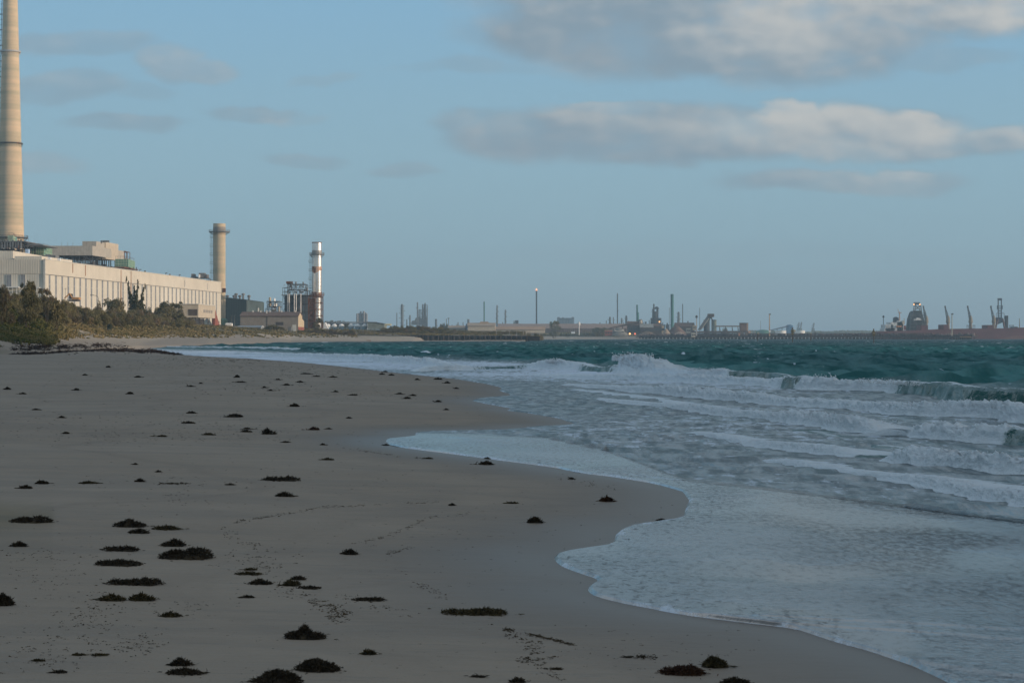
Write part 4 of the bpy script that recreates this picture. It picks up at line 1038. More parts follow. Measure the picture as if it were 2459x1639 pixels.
# lamp posts near the power station
for q, tp, lab in ((594, 712, 'tallest thin light pole in front of the dark green shed'), (556, 758, 'thin light pole left of two before the dark green shed'), (563, 757, 'thin light pole right of two before the dark green shed')):
    g = thing('light_pole', lab, 'light pole', W(q, 840, 784)); MB().bar(W(q, 840, 786), W(q, 840, tp), .09, 6, .05).build('pole', steel_m, g)
    b = MB(); b.bar(W(q, 840, tp), W(q + (4 if tp > 740 else 1), 840, tp - 1), .06, 6); b.build('lamp_arm', steel_m, g)
g = thing('light_pole', 'curved street light standing in front of the hall window slots', 'light pole', W(238, 590, 745)); b = MB()
pts = [(238, 745), (238, 733), (236.5, 728.5), (231, 723.5), (222, 728 - 19)]; pts = [(238, 745), (238, 740), (236.8, 734), (232, 729.5), (225, 728.6)]
for a_, c_ in zip(pts[:-1], pts[1:]): b.bar(W(a_[0] - 1, 590, a_[1] - 20), W(c_[0] - 1, 590, c_[1] - 20), .07, 6)
b.build('pole', steel_m, g); MB().box(W(216.5, 590).x, W(224.5, 590).x, 589.8, 590.3, zpy(709.3, 590), zpy(707.6, 590)).build('lamp_head', steel_m, g)
g = thing('light_pole', 'slim light pole behind the scrub near the hall corner', 'light pole', W(157, 600, 725)); MB().bar(W(157, 600, 725), W(157, 600, 693), .05, 6).build('pole', steel_m, g); MB().bar(W(155, 600, 693), W(160, 600, 692.5), .06, 6).build('lamp_arm', steel_m, g)
g = thing('excavator', 'orange machine half hidden by scrub in front of the hall', 'excavator', W(175, 600, 722)); ora = mat('orange_paint', (0.50, 0.26, 0.10), .6)
MB().box(W(173, 600).x, W(189, 600).x, 600, 603, zpy(719, 600), zpy(713.5, 600)).build('body', ora, g); MB().box(W(166, 600).x, W(172, 600).x, 600, 602, zpy(718, 600), zpy(705, 600)).build('cab', steel_d, g)
b = MB(); b.bar(W(160, 600, 712), W(167, 600, 704), .22); b.bar(W(155, 600, 716), W(160, 600, 711), .18); b.bar(W(167, 600, 704), W(173, 600, 714), .2); b.build('boom', ora, g)
MB().box(W(165, 600).x, W(186, 600).x, 599.5, 603.5, zpy(723, 600), zpy(719, 600)).build('track', steel_d, g)
# pipe bridge and storage hoppers
d = 1010
g = thing('pipe_bridge', 'long grey pipe bridge above the row of white cone hoppers', 'pipe bridge', W(850, d, z=6)); b = MB(); b.box(W(786, d).x, W(905, d).x, d, d + 2, zpy(774.5, d), zpy(772.3, d)); b.bar(W(780, d, 777), W(905, d, 776), .25); b.build('deck', bluegrey, g)
b = MB()
for q in range(790, 905, 10): b.bar(W(q, d + 1, 792), W(q, d + 1, 773), .15)
b.build('trestle', steel_d, g)
for k, q in enumerate((788, 803, 820, 842.5, 858.5, 875.5)):
    lab = ('first white cone hopper from the left under the pipe bridge', 'second white cone hopper from the left, bluish below', 'third white cone hopper from the left', 'fourth white cone hopper from the left', 'fifth white cone hopper, left neighbour of the last', 'last white cone hopper on the right, beside the grey shed')[k]
    g = thing('hopper', lab, 'hopper', W(q, d - 4, 789), 'white cone hoppers under the pipe bridge')
    MB().lathe(W(q, d - 4).x, d - 4, [(1.5, zpy(784, d)), (1.6, zpy(782, d)), (.9, zpy(778.5, d)), (.3, zpy(777, d))], 16).build('dome', white, g, True)
    MB().lathe(W(q, d - 4).x, d - 4, [(1.0, zpy(791, d)), (1.45, zpy(787, d)), (1.45, zpy(784, d))], 16).build('base', mat('pale_blue_steel', (0.32, 0.42, 0.50), .5), g, True)
g = thing('shed', 'grey green shed with a sloping roofline right of the white cone hoppers', 'shed', W(905, 1000, 789)); MB().prism([W(883, 1000, 790), W(923, 1000, 790), W(923, 1000, 777), W(903, 1000, 774), W(883, 1000, 772.5)], (0, 20, 0)).build('wall', mat('grey_green_wall', (0.21, 0.24, 0.22), .8), g)
MB().prism([W(880, 999.6, 773), W(903, 999.6, 774.2), W(924, 999.6, 777.2), W(924, 999.6, 776.4), W(903, 999.6, 773.2), W(880, 999.6, 772)], (0, 21, 0)).build('roof', bluegrey, g)
small_shed('small cream shed peeping over the scrub right of the sloping grey shed', 923.5, 938, 776.5, 781, 1005, mat('cream_small', (.6, .55, .36), .8), mat('cream_small', (0, 0, 0)), pitch=.3)
g = MB().prism([W(775.5, 1000, 789), W(788, 1000, 789), W(783, 1000, 780), W(781, 1000, 774), W(776, 1000, 776)], (0, 6, 0)); o = g.build('white_ramp', white, None, label='white sloping structure beside the dark tree right of the silver stack', origin=W(780, 1000, 789)); o['category'] = 'ramp'; o.name = 'conveyor_ramp'
# small block left of workshop
# sheet pile wall
d = 874
g = thing('sheet_pile_wall', 'black sheet pile wall running out into the water', 'breakwater', W(1150, d, z=-1))
segs = [(836, 862, 803.6), (1000, 868, 804.4), (1133, 874, 805.4), (1272, 874, 805.6)]
b = MB(); npx = np.arange(838, 1272, 1.9)
pts = []
for i, q in enumerate(npx):
    dd_ = float(np.interp(q, [s_[0] for s_ in segs], [s_[1] for s_ in segs])) + (0.0 if (i // 2) % 2 == 0 else .55)
    pts.append((q, dd_, float(np.interp(q, [s_[0] for s_ in segs], [s_[2] for s_ in segs]))))
V3 = []
for q, dd_, tp in pts: V3 += [tuple(W(q, dd_, z=-2.0)), tuple(W(q, dd_, tp)), tuple(W(q, dd_ + 1.2, tp)), tuple(W(q, dd_ + 1.2, z=-2.0))]
Fc = []
for i in range(len(pts) - 1):
    a = i * 4
    for k in range(3): Fc.append((a + k, a + 4 + k, a + 5 + k, a + 1 + k))
black = mat('tarred_piles', (0.022, 0.021, 0.022), .7, var=.35, vscale=.8, streak=.4)
me = np_mesh('piling', np.array(V3) - np.array(W(1150, d, z=-1)), Fc, smooth=False); obj('piling', me, black, g)
b = MB()
for q in np.arange(940, 1272, 12.5): dd_ = float(np.interp(q, [s_[0] for s_ in segs], [s_[1] for s_ in segs])); b.bar(W(q, dd_ - .3, z=-2), W(q, dd_ - .3, 806), .22, 6)
b.build('fender_pile', mat('weathered_pile', (0.07, 0.06, 0.055), .8, var=.4), g)
MB().box(W(1270, 905).x, W(1296, 905).x, 905, 1000, -2, zpy(807.3, 905)).build('end_block', black, g)
o = MB().box(W(879, 742).x, W(890, 742).x, 742, 745, zpy(821, 742), zpy(816.5, 742)).box(W(880, 742).x, W(889, 742).x, 741.5, 742, zpy(820.5, 742), zpy(818, 742)).build('drain_outlet', steel_r, None, label='small rust brown block on the far beach below the sheet pile wall', origin=W(884, 742, 821)); o['category'] = 'drain outlet'
# fence of thin poles on the spit
g = thing('fence', 'thin wire fence on tall poles along the spit behind the sheet pile wall', 'fence', W(1070, 892, 805))
for q in (838, 848, 855, 863, 872, 881, 890, 900, 912, 922, 960, 1000, 1043, 1090, 1158, 1192, 1224, 1241, 1257, 1263, 1296): MB().bar(W(q, 890, 806), W(q, 890, 793.5 if q < 1290 else 794), .09, 5).build('post', mullion if q > 1180 else steel_m, g)
b = MB(); b.bar(W(838, 890, 796), W(1296, 890, 796), .02, 4); b.bar(W(838, 890, 800), W(1296, 890, 800), .02, 4); b.build('wire', steel_m, g)
# ================================================================ FAR SHORE: REFINERY, SHEDS, JETTY, SHIP
gbl = mat('far_grey_steel', (0.13, 0.14, 0.15), .8, var=.3, vscale=.3)  # plain dark greys; fading comes from the haze volume
gdk = mat('far_dark_steel', (0.05, 0.055, 0.065), .8, var=.3, vscale=.3)
ggr = mat('sea_green_paint', (0.03, 0.13, 0.12), .8, var=.2, vscale=.3)
pink = mat('dusty_pink_roof', (0.30, 0.205, 0.165), .85, var=.1, vscale=.08, streak=.2)
orang = mat('dusty_orange_roof', (0.42, 0.275, 0.18), .85, var=.1, vscale=.08, streak=.2)
pale = mat('pale_far_wall', (0.52, 0.45, 0.36), .85, var=.08, streak=.1)
tanr = mat('tan_far_roof', (0.40, 0.30, 0.22), .85, var=.08, streak=.2)
bluewall = mat('blue_grey_far_wall', (0.10, 0.13, 0.18), .8)
brownd = mat('dark_brown_plant', (0.085, 0.060, 0.052), .9, var=.35, vscale=.12)
browno = mat('ore_brown', (0.14, 0.085, 0.065), .9, var=.3, vscale=.12)
flame_m = mat('gas_flame', (1, .4, .2), emit=((1.0, .36, .16), 2.2)); lampo = mat('orange_lamp', (1, .5, .2), emit=((1.0, .46, .16), 2.5)); lampr = mat('red_lamp', (1, .2, .1), emit=((1.0, .20, .10), 1.3))


def column(label, px, top, r, base=778, d=2300, m=gbl, plats=6, kind='distillation column', name='distillation_column', group=None, cap=True, taper=1.0, lattice=False):
    x = W(px, d).x; zb = min(zpy(base, d), 6.0); zt_ = zpy(top, d); r = M(r, d)
    g = thing(name, label, kind, (x, d, zb), group)
    if lattice:
        b = MB()
        for sx_ in (-1, 1):
            for sy_ in (-1, 1): b.bar((x + sx_ * r * taper, d + sy_ * r, zb), (x + sx_ * r, d + sy_ * r, zt_), .28)
        n = int((zt_ - zb) / (r * 3.2)) + 2
        for i in range(n):
            z1, z2 = zb + (zt_ - zb) * i / n, zb + (zt_ - zb) * (i + 1) / n
            b.bar((x - r, d - r, z1), (x + r, d - r, z2), .2); b.bar((x + r, d - r, z1), (x - r, d - r, z2), .2); b.bar((x - r, d - r, z2), (x + r, d - r, z2), .22)
        b.build('lattice', m, g); MB().lathe(x, d, [(r * .45, zb), (r * .45, zt_ + 1)], 8).build('riser', m, g)
    else:
        pr = [(r * taper, zb), (r, zt_ - r), (r * .6, zt_ - r * .2), (r * .1, zt_)] if cap else [(r * taper, zb), (r, zt_), (r * .8, zt_)]
        MB().lathe(x, d, pr, 16).build('shell', m, g, True)
    if plats:
        b = MB()
        for i in range(plats):
            z = zb + (zt_ - zb) * (.25 + .72 * (i + .3) / plats); rr_ = r * (1.55 + .5 * ((i * 7 + int(px)) % 3) / 2); sgn = 1 if (i * 5 + int(px)) % 2 else -1
            b.box(x - r * 1.15 if sgn > 0 else x - rr_, x + rr_ if sgn > 0 else x + r * 1.15, d - r, d + r, z, z + .5); b.bar((x + sgn * rr_, d - r, z), (x + sgn * rr_, d - r, z + 1.6), .14)
        b.build('platform', gdk if m is gdk else m, g)
    return g


REF = 'refinery columns on the skyline'
column('thin grey stack left of the tall ringed column above the scrub mound', 953, 750.5, 1.0, plats=0, name='flue_stack', kind='stack')
column('tall grey ringed column above the scrub mound behind the sheet pile wall', 965.6, 729.5, 3.3, plats=9)
column('short slim grey vessel right of the tall ringed column', 977, 766, 1.4, plats=1)
column('medium grey column between the tall ringed column and the lattice structure', 984.6, 756, 2.0, plats=3)
column('slim dark chimney rising at the left side of the lattice structure', 1002.6, 725, 1.8, plats=3, m=gbl, name='flue_stack', kind='stack')
g = thing('refinery_unit', 'lattice steel refinery structure with two tall columns above the scrub mound', 'refinery unit', W(1010, 2320, z=6)); d = 2320
b = MB(); b.frame(W(1004, d).x, W(1026, d).x, d, d + 8, 6, zpy(744, d), 5, 1, 7, .32); b.frame(W(1014, d).x, W(1026, d).x, d, d + 8, 6, zpy(732, d), 3, 1, 8, .28); b.build('steel_frame', gbl, g)
for q, tp, r_ in ((1008, 743, 1.3), (1014.5, 731, 1.6), (1020.5, 728, 1.8), (1024, 762, 1.3)): MB().lathe(W(q, d).x, d + 4, [(M(r_, d), 6), (M(r_, d), zpy(tp, d)), (.2, zpy(tp - 1.5, d))], 12).build('vessel', gbl, g, True)
b = MB(); b.prism([W(987, d, 780), W(1018, d, 780), W(1016, d, 766), W(1006, d, 761), W(998, d, 763), W(996, d, 769), W(989, d, 770)], (0, 10, 0)); b.build('furnace', gbl, g)
column('short dark drum on the skyline right of the lattice structure', 1047, 765.5, 2.5, plats=1, cap=False, name='storage_vessel', kind='vessel')
column('dark water tower like drum left of the pale gabled warehouse', 1124.8, 766, 2.7, plats=0, cap=False, name='storage_vessel', kind='vessel')
column('small stub chimney among trees left of the pale warehouse', 1100, 773, 1.2, plats=0, name='flue_stack', kind='stack')
column('small stub chimney just right of its twin left of the pale warehouse', 1112, 773, 1.0, plats=0, name='flue_stack', kind='stack')
for q, tp in ((1072, 766), (1077, 764)):
    g = thing('floodlight_mast', 'short floodlight mast, ' + ('left' if q == 1072 else 'taller right') + ' one of a pair over the dune', 'floodlight mast', W(q, 1900, z=6)); MB().bar(W(q, 1900, 785), W(q, 1900, tp), .35, 6).build('pole', gbl, g)
    MB().box(W(q - (2.5 if q > 1075 else 1), 1900).x, W(q + (2.5 if q > 1075 else 1), 1900).x, 1899, 1901, zpy(tp + .6, 1900), zpy(tp - .8, 1900)).build('lamp_head', gbl, g)
# silo cluster far left
g = thing('silo_block', 'cluster of grey silos on the skyline right of the silver stack', 'silos', W(868, 2300, z=6)); d = 2300
for q, tp in ((858, 752), (862.5, 751), (866, 747), (869.5, 751), (873.5, 746.5), (877.5, 750), (880, 753)): MB().lathe(W(q, d).x, d + (q % 3) * 2, [(M(2.6, d), 6), (M(2.6, d), zpy(tp + 1, d)), (M(1.5, d), zpy(tp, d))], 14).build('silo', mat('silo_grey', (0.24, 0.24, 0.25), .8, var=.15), g, True)
column('slender green stack behind the pale gabled warehouse', 1162.6, 723.5, 1.5, d=2250, m=ggr, plats=0, name='flue_stack', kind='stack')
column('slim grey platformed column, taller of the pair left of the flare', 1193.6, 732, 1.6, plats=9, m=gbl, taper=1.6)
column('slim grey platformed column, shorter of the pair left of the flare', 1213.7, 743, 1.7, plats=7, m=gbl, taper=1.3)
column('tiny grey vessel between the pair of slim columns', 1207, 773, 1.0, plats=0, m=gbl)
g = column('tall lattice flare stack with a small orange flame on top', 1288.3, 698, 1.3, m=gdk, plats=0, lattice=True, name='flare_stack', kind='flare stack', d=2200)
fb = MB(); fx, fz = W(1288.3, 2200).x, zpy(696, 2200); fb.lathe(fx, 2200, [(.1, fz - 1.2), (.8, fz - .4), (.9, fz + .3), (.5, fz + 1.2), (.05, fz + 1.9)], 10).build('flame', flame_m, g, True)
g = thing('refinery_unit', 'small dark cluster of pipes on the skyline right of the slim pair of columns', 'refinery unit', W(1240, 2300, z=6)); b = MB(); d = 2300; b.box(W(1237, d).x, W(1243.5, d).x, d, d + 4, 6, zpy(769, d)); b.box(W(1233.5, d).x, W(1236, d).x, d, d + 4, 6, zpy(773, d)); b.bar(W(1244, d, 780), W(1244, d, 768), .3); b.build('housing', brownd, g); MB().frame(W(1233, d).x, W(1245, d).x, d - 1, d, 6, zpy(770, d), 4, 1, 3, .2).build('steel_frame', gdk, g)
g = thing('grain_terminal', 'wide blue grey ribbed silo block on the skyline above the long sheds', 'silo block', W(1358, 3200, z=6)); d = 3200
for k in range(11): q = 1340 + k * 3.7; MB().lathe(W(q, d).x, d, [(M(2.0, d), 6), (M(2.0, d), zpy(763.5, d))], 12).build('silo', mat('blue_grey_silo', (0.11, 0.145, 0.19), .8, var=.1), g)
b = MB(); b.box(W(1338, d).x, W(1379, d).x, d - 3, d + 20, zpy(765, d), zpy(763, d)); b.box(W(1339, d).x, W(1344, d).x, d - 2, d + 12, zpy(763, d), zpy(761, d)); b.box(W(1350, d).x, W(1354, d).x, d - 2, d + 12, zpy(763, d), zpy(761.7, d)); b.box(W(1373, d).x, W(1379, d).x, d - 2, d + 12, zpy(763, d), zpy(761, d)); b.build('headhouse', mat('blue_grey_silo', (0, 0, 0)), g)

# long sheds
def long_shed(label, pxa, pxb, pr, pe, pb, d, wallm, roofm, deep=30, gable=None, name='warehouse'):
    g = thing(name, label, 'warehouse', W((pxa + pxb) / 2, d, pb)); x0, x1 = W(pxa, d).x, W(pxb, d).x
    zb_, ze_ = zpy(pb, d), zpy(pe, d); zr_ = EYE + (HY - pr) / F * (d + deep / 2)
    MB().box(x0, x1, d, d + deep, zb_ - 1, ze_).build('wall', wallm, g)
    MB().prism([(x0 - .4, d - .8, ze_ - .1), (x0 - .4, d + deep / 2, zr_), (x0 - .4, d + deep + .8, ze_ - .1)], (x1 - x0 + .8, 0, 0)).build('roof', roofm, g)
    if gable: MB().prism([(x0 - .9, d - .2, zb_ - 1), (x0 - .9, d + deep, zb_ - 1), (x0 - .9, d + deep, ze_), (x0 - .9, d + deep / 2, zr_ - .3), (x0 - .9, d - .2, ze_)], (.4, 0, 0)).build('gable_wall', gable, g)
    return g
g = long_shed('pale gabled warehouse with a tan roof and roof monitor, left of the flare stack', 1123, 1188.5, 774.6, 782, 794, 1400, pale, tanr)
MB().prism([(W(1123, 1400).x - .1, 1399.7, zpy(794, 1400)), (W(1123, 1400).x - .1, 1399.7, zpy(782, 1400)), (W(1120, 1410).x, 1412, zpy(776, 1400)), (W(1116.5, 1420).x, 1428, zpy(782, 1400)), (W(1116.5, 1420).x, 1428, zpy(794, 1400))], (.3, .3, 0)).build('gable_wall', bluewall, g)
MB().prism([W(1151, 1412, 776), W(1154, 1412, 772), W(1172, 1412, 772), W(1175, 1412, 776)], (0, 6, 0)).build('roof_monitor', tanr, g)
long_shed('low tan roofed shed half hidden by scrub left of the pale warehouse', 1076, 1117, 781.5, 787.5, 795, 1420, pale, tanr)
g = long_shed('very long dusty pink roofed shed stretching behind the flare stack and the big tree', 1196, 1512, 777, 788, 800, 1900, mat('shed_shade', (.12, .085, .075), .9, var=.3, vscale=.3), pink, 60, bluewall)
long_shed('lower orange tinted shed in front of the long pink roofed shed', 1189, 1309, 783.5, 790.5, 796, 1500, pale, orang, 24)
b = MB()
for q in range(1355, 1512, 5): b.bar(W(q, 1895, 803), W(q, 1895, 788.5), .5)
b.build('column', mat('shed_post', (.2, .15, .13), .9), g)
small_shed('small cream kiosk right of the big tree below the long shed', 1372, 1380.5, 796.5, 803, 1760, pale, white, cat='kiosk')
g = thing('water_tower', 'slim white tower with a stubby cross shaped head, standing above the far beach', 'tower', W(1390.6, 1720, 804)); d = 1720
MB().lathe(W(1390.6, d).x, d, [(M(1.2, d), zpy(804, d)), (M(1.1, d), zpy(779, d))], 12).build('shaft', white, g)
MB().lathe(W(1390.6, d).x, d, [(M(2.2, d), zpy(781, d)), (M(2.9, d), zpy(779.5, d)), (M(2.9, d), zpy(776, d)), (M(1.8, d), zpy(774, d)), (M(1.8, d), zpy(772.5, d))], 14).build('head', white, g)
for q, tp, r_, pl, lab in ((1456, 769, 1.1, 1, 'shortest vessel left of the tall lattice mast'), (1464.8, 760, 2.5, 3, 'stout grey column left of the tall lattice mast'), (1473, 761, 1.3, 3, 'slim column immediately left of the tall lattice mast'), (1493, 763, 2.0, 3, 'stout pale grey column right of the tall lattice mast'), (1504, 757, 2.5, 3, 'thick dark column between the lattice mast and the stepped green stack'), (1509, 770, 1.0, 1, 'low vessel at the foot of the thick dark column')): column(lab, q, tp, r_, plats=pl, d=2400, m=gbl if q != 1504 else gdk)
column('tall slim lattice mast between the long shed and the green stacks', 1482.7, 705, .9, plats=3, d=2400, m=gdk, lattice=True, name='lattice_mast', kind='mast')
g = column('green stack with a stepped thicker lower half, left of the dark tower cluster', 1530, 731.5, 2.1, d=2200, m=ggr, plats=0, cap=False, name='flue_stack', kind='stack')
MB().lathe(W(1531.3, 2200).x, 2200, [(M(3.0, 2200), 6), (M(3.0, 2200), zpy(751, 2200)), (M(2, 2200), zpy(749, 2200))], 16).build('lower_shell', ggr, g, True)
g = thing('refinery_unit', 'big dark cluster of refinery towers with an arched pipe on top', 'refinery unit', W(1572, 2150, z=6)); d = 2150
for q, tp, r_ in ((1570.6, 729, 1.9), (1569.5, 741, 2.8), (1579, 739, 2.4), (1574, 747, 4), (1577, 762, 5.5), (1567, 764, 4), (1584, 765, 3)): MB().lathe(W(q, d).x, d + 3, [(M(r_, d), 6), (M(r_, d), zpy(tp + 1, d)), (M(r_ * .4, d), zpy(tp, d))], 14).build('vessel', gdk, g, True)
b = MB()
for k in range(10):
    a, c = math.pi * k / 10, math.pi * (k + 1) / 10
    f_ = lambda a_: W(1577 + 3.6 * math.cos(a_), d, 742 - 4.5 * math.sin(a_)); b.bar(f_(a), f_(c), 1.0, 6)
b.build('arched_pipe', gdk, g)
b = MB(); b.frame(W(1563.5, d).x, W(1587, d).x, d - 3, d + 6, 6, zpy(764, d), 6, 1, 4, .35)
for k in range(9): q = 740 + k * 4.5; b.box(W(1565.5 - (k % 3) * .8, d).x, W(1570, d).x, d - 2, d, zpy(q, d), zpy(q - .8, d)); b.box(W(1576, d).x, W(1582.5, d).x, d - 2, d, zpy(q + 2, d), zpy(q + 1.2, d))
b.build('steel_frame', gdk, g)
MB().lathe(W(1583.4, d - 5).x, d - 5, [(.1, zpy(774.3, d)), (.75, zpy(773, d)), (.75, zpy(771.4, d)), (.1, zpy(770.4, d))], 10).build('lamp', lampo, g)
column('tall thick sea green stack, biggest in the refinery', 1614, 706, 3.7, base=790, d=2150, m=ggr, plats=0, cap=False, name='flue_stack', kind='stack')
column('very thin mast close left of the big sea green stack', 1607.3, 738, .6, d=2250, plats=0, m=gbl, name='mast', kind='mast')
column('tapering ragged grey tower right of the big sea green stack', 1629.5, 748, 2.4, base=790, d=2250, plats=8, m=gbl, taper=1.8, kind='refinery tower')
column('thin dark stack right of the tapering grey tower', 1639.3, 729, 1.0, base=785, d=2250, plats=0, m=gdk, name='flue_stack', kind='stack')
column('short dark vessel left of the ball headed light tower', 1652, 770, 1.4, base=785, d=2250, plats=2, m=gdk)
column('hair thin mast between the ball headed light tower and the sloping conveyor', 1680.2, 738.5, .6, base=785, d=2250, plats=0, m=gdk, name='mast', kind='mast')
column('stub chimney right of the long pink shed, below the stepped green stack', 1559, 768, .9, base=785, d=2200, plats=0, m=gdk, name='flue_stack', kind='stack')
# low plant between the columns, behind the sheds
for (q0, q1, tp, lab) in ((1505, 1562, 774, 'low tangle of dark pipework under the stepped green stack'), (1588, 1612, 776, 'low tangle of dark pipework left of the big green stack'), (1618, 1660, 777, 'low tangle of dark pipework under the tapering tower'), (1440, 1500, 775, 'low fringe of pipework on the skyline behind the long pink shed')):
    g = thing('pipe_rack', lab, 'pipework', W((q0 + q1) / 2, 2250, z=6)); d = 2250; b = MB(); rr = random.Random(q0)
    b.frame(W(q0, d).x, W(q1, d).x, d, d + 5, 6, zpy(tp + 4, d), int((q1 - q0) / 5), 1, 2, .3); b.build('steel_frame', gdk, g); b = MB()
    for k in range(int((q1 - q0) / 2.6)): q = rr.uniform(q0, q1); h_ = rr.uniform(-3, 6); b.lathe(W(q, d).x, d + 2, [(M(rr.uniform(.4, 1.7), d), 6), (M(rr.uniform(.4, 1.4), d), zpy(tp + h_ * .8, d))], 8)
    b.build('vessel', gdk, g)

# ore handling yard
def mound(label, px, w_, top, base, d, m):
    g_ = MB(); rr = random.Random(int(px)); n = 26; R_ = M(w_ / 2, d); H_ = zpy(top, d) - zpy(base, d); zb_ = zpy(base, d)
    g_.lathe(W(px, d).x, d, [(R_, zb_ - 1), (R_ * .86, zb_ + H_ * .14), (R_ * .55, zb_ + H_ * .48), (R_ * .25, zb_ + H_ * .84), (R_ * .07, zb_ + H_)], n)
    for v in g_.bm.verts: v.co += Vector((rr.uniform(-1, 1), rr.uniform(-1, 1), rr.uniform(-.5, .5))) * R_ * .045
    o = g_.build('stockpile', m, None, True, label=label, origin=W(px, d, base)); o['category'] = 'stockpile'
mound('grey conical roof or heap in front of the long pink shed', 1486, 46, 786.5, 803, 1720, mat('grey_heap', (.19, .18, .16), .9))
mound('brown ore heap under the big green stack', 1624, 60, 782, 803, 1800, browno); mound('dark brown ore heap below the dark tower cluster', 1577, 40, 780, 800, 1850, brownd)
mound('low brown ore heap near the start of the jetty', 1555, 60, 795, 807, 1715, mat('scrubby_brown', (.17, .12, .085), .9)); mound('tan heap beside the tower like block by the jetty', 1600, 24, 789, 803, 1730, mat('tan_heap', (.36, .27, .2), .9)); mound('low pale orange heap right of the tan heap', 1632, 40, 796, 804, 1725, mat('pale_orange_heap', (.40, .27, .2), .9))
g = thing('conveyor', 'dark inclined conveyor rising rightwards to a dark head over the brown sheds', 'conveyor', W(1500, 1760, 800)); d = 1760
MB().prism([W(1462, d, 789), W(1466, d, 786), W(1512, d, 776), W(1534, d, 772), W(1534, d, 777), W(1508, d, 781)], (0, 4, 0)).build('gallery', brownd, g)
b = MB()
for q, tp in ((1480, 786), (1495, 782), (1510, 780), (1522, 778)): b.bar(W(q, d + 2, 804), W(q, d + 2, tp), .5)
b.build('trestle', gdk, g); MB().lathe(W(1539, d).x, d, [(1.0, zpy(777, d)), (1.6, zpy(774, d)), (.8, zpy(768, d))], 10).build('chute', pale, g); MB().prism([W(1532, d + 2, 775), W(1534, d + 2, 767), W(1541, d + 2, 766), W(1544, d + 2, 772), W(1541, d + 2, 778)], (0, 3, 0)).build('head_house', gdk, g)
def blk(label, px0, px1, pt, pb, d, m, roofm=None, cat='building', name='industrial_building', deep=14, pitch=0, side=None):
    g = thing(name, label, cat, W((px0 + px1) / 2, d, pb)); x0, x1 = W(px0, d).x, W(px1, d).x; zb_, zt_ = zpy(pb, d) - 1, zpy(pt, d)
    MB().box(x0, x1, d, d + deep, zb_, zt_).build('wall', m, g)
    MB().prism([(x0 - .3, d - .3, zt_), (x0 - .3, d + deep / 2, zt_ + .5 + pitch), (x0 - .3, d + deep + .3, zt_)], (x1 - x0 + .6, 0, 0)).build('roof', roofm or m, g)
    n = max(2, int((px1 - px0) / 5)); b = MB()
    for i in range(n): x = x0 + (x1 - x0) * (i + .5) / n; b.box(x - .7, x + .7, d - .12, d + .1, zb_ + (zt_ - zb_) * .45, zb_ + (zt_ - zb_) * .75)
    b.build('window', gdk, g)
    if side: MB().box(x1 - .1, x1 + .4, d + .1, d + deep, zb_, zt_ - .1).build('side_wall', side, g)
    return g
greyroof = mat('grey_far_roof', (.26, .26, .24), .8, streak=.2)
blk('grey roofed brown plant building below the dark tower cluster', 1538, 1569, 786, 799, 1780, brownd, greyroof, pitch=3)
blk('dark brown plant building left of the grey roofed one', 1508, 1537, 780, 801, 1790, brownd, browno, pitch=3)
blk('dark brown block behind the tan tower like block', 1568, 1590, 783, 801, 1790, brownd, browno, pitch=2)
blk('narrow tan tower like block right of the brown plant buildings', 1590, 1594, 783, 799, 1745, mat('tan_block', (.48, .36, .22), .8), deep=5)
blk('wide brown plant building behind the ball headed light tower', 1622, 1668, 783, 803, 1850, brownd, browno, pitch=3)
blk('grey box building left of the ball headed light tower', 1649, 1658, 789, 797, 1700, greyroof, deep=8)
blk('small tan block behind the ball headed light tower', 1664.5, 1674, 782, 790, 1760, mat('tan_block2', (.38, .30, .2), .8), deep=8)
blk('pale shed at the foot of the ball headed light tower', 1661, 1670, 800.5, 806, 1600, pale, deep=6)
blk('small pale shed with a slanting roof near the two orange lamps', 1477, 1498, 795, 801, 1715, gbl, pale, pitch=1.5, name='small_shed', cat='shed')
blk('reddish brown open shed on the far beach', 1453, 1470, 794, 803, 1715, redbrown, mat('red_orange_roof', (.42, .2, .12), .8), name='small_shed', cat='shed', deep=8)
for q, lab in ((1512.2, 'larger orange lamp glowing low behind the far beach'), (1524.7, 'smaller red lamp glowing low behind the far beach')):
    g = thing('floodlight', lab, 'lamp', W(q, 1712, 805)); MB().bar(W(q, 1712, 806), W(q, 1712, 802), .3, 6).build('post', gdk, g); r_ = 1.0 if q < 1515 else .8
    MB().lathe(W(q, 1711).x, 1711, [(.1, zpy(803.2, 1711)), (r_ * .8, zpy(802.4, 1711)), (r_ * .8, zpy(799.8, 1711)), (.1, zpy(799, 1711))], 10).build('lamp', lampo if q < 1515 else lampr, g)
g = thing('light_tower', 'pale light tower with a ball shaped head at the landward end of the jetty', 'light tower', W(1672.7, 1560, 804)); d = 1560
MB().bar(W(1672.7, d, 806), W(1672.7, d, 760), .5, 8, .35).build('pole', mat('galvanised', (.38, .36, .35), .6), g, True); MB().lathe(W(1672.7, d).x, d, [(.3, zpy(763.5, d)), (.9, zpy(762, d)), (1.0, zpy(759, d)), (.3, zpy(756.5, d))], 12).build('lamp_head', gdk, g, True)
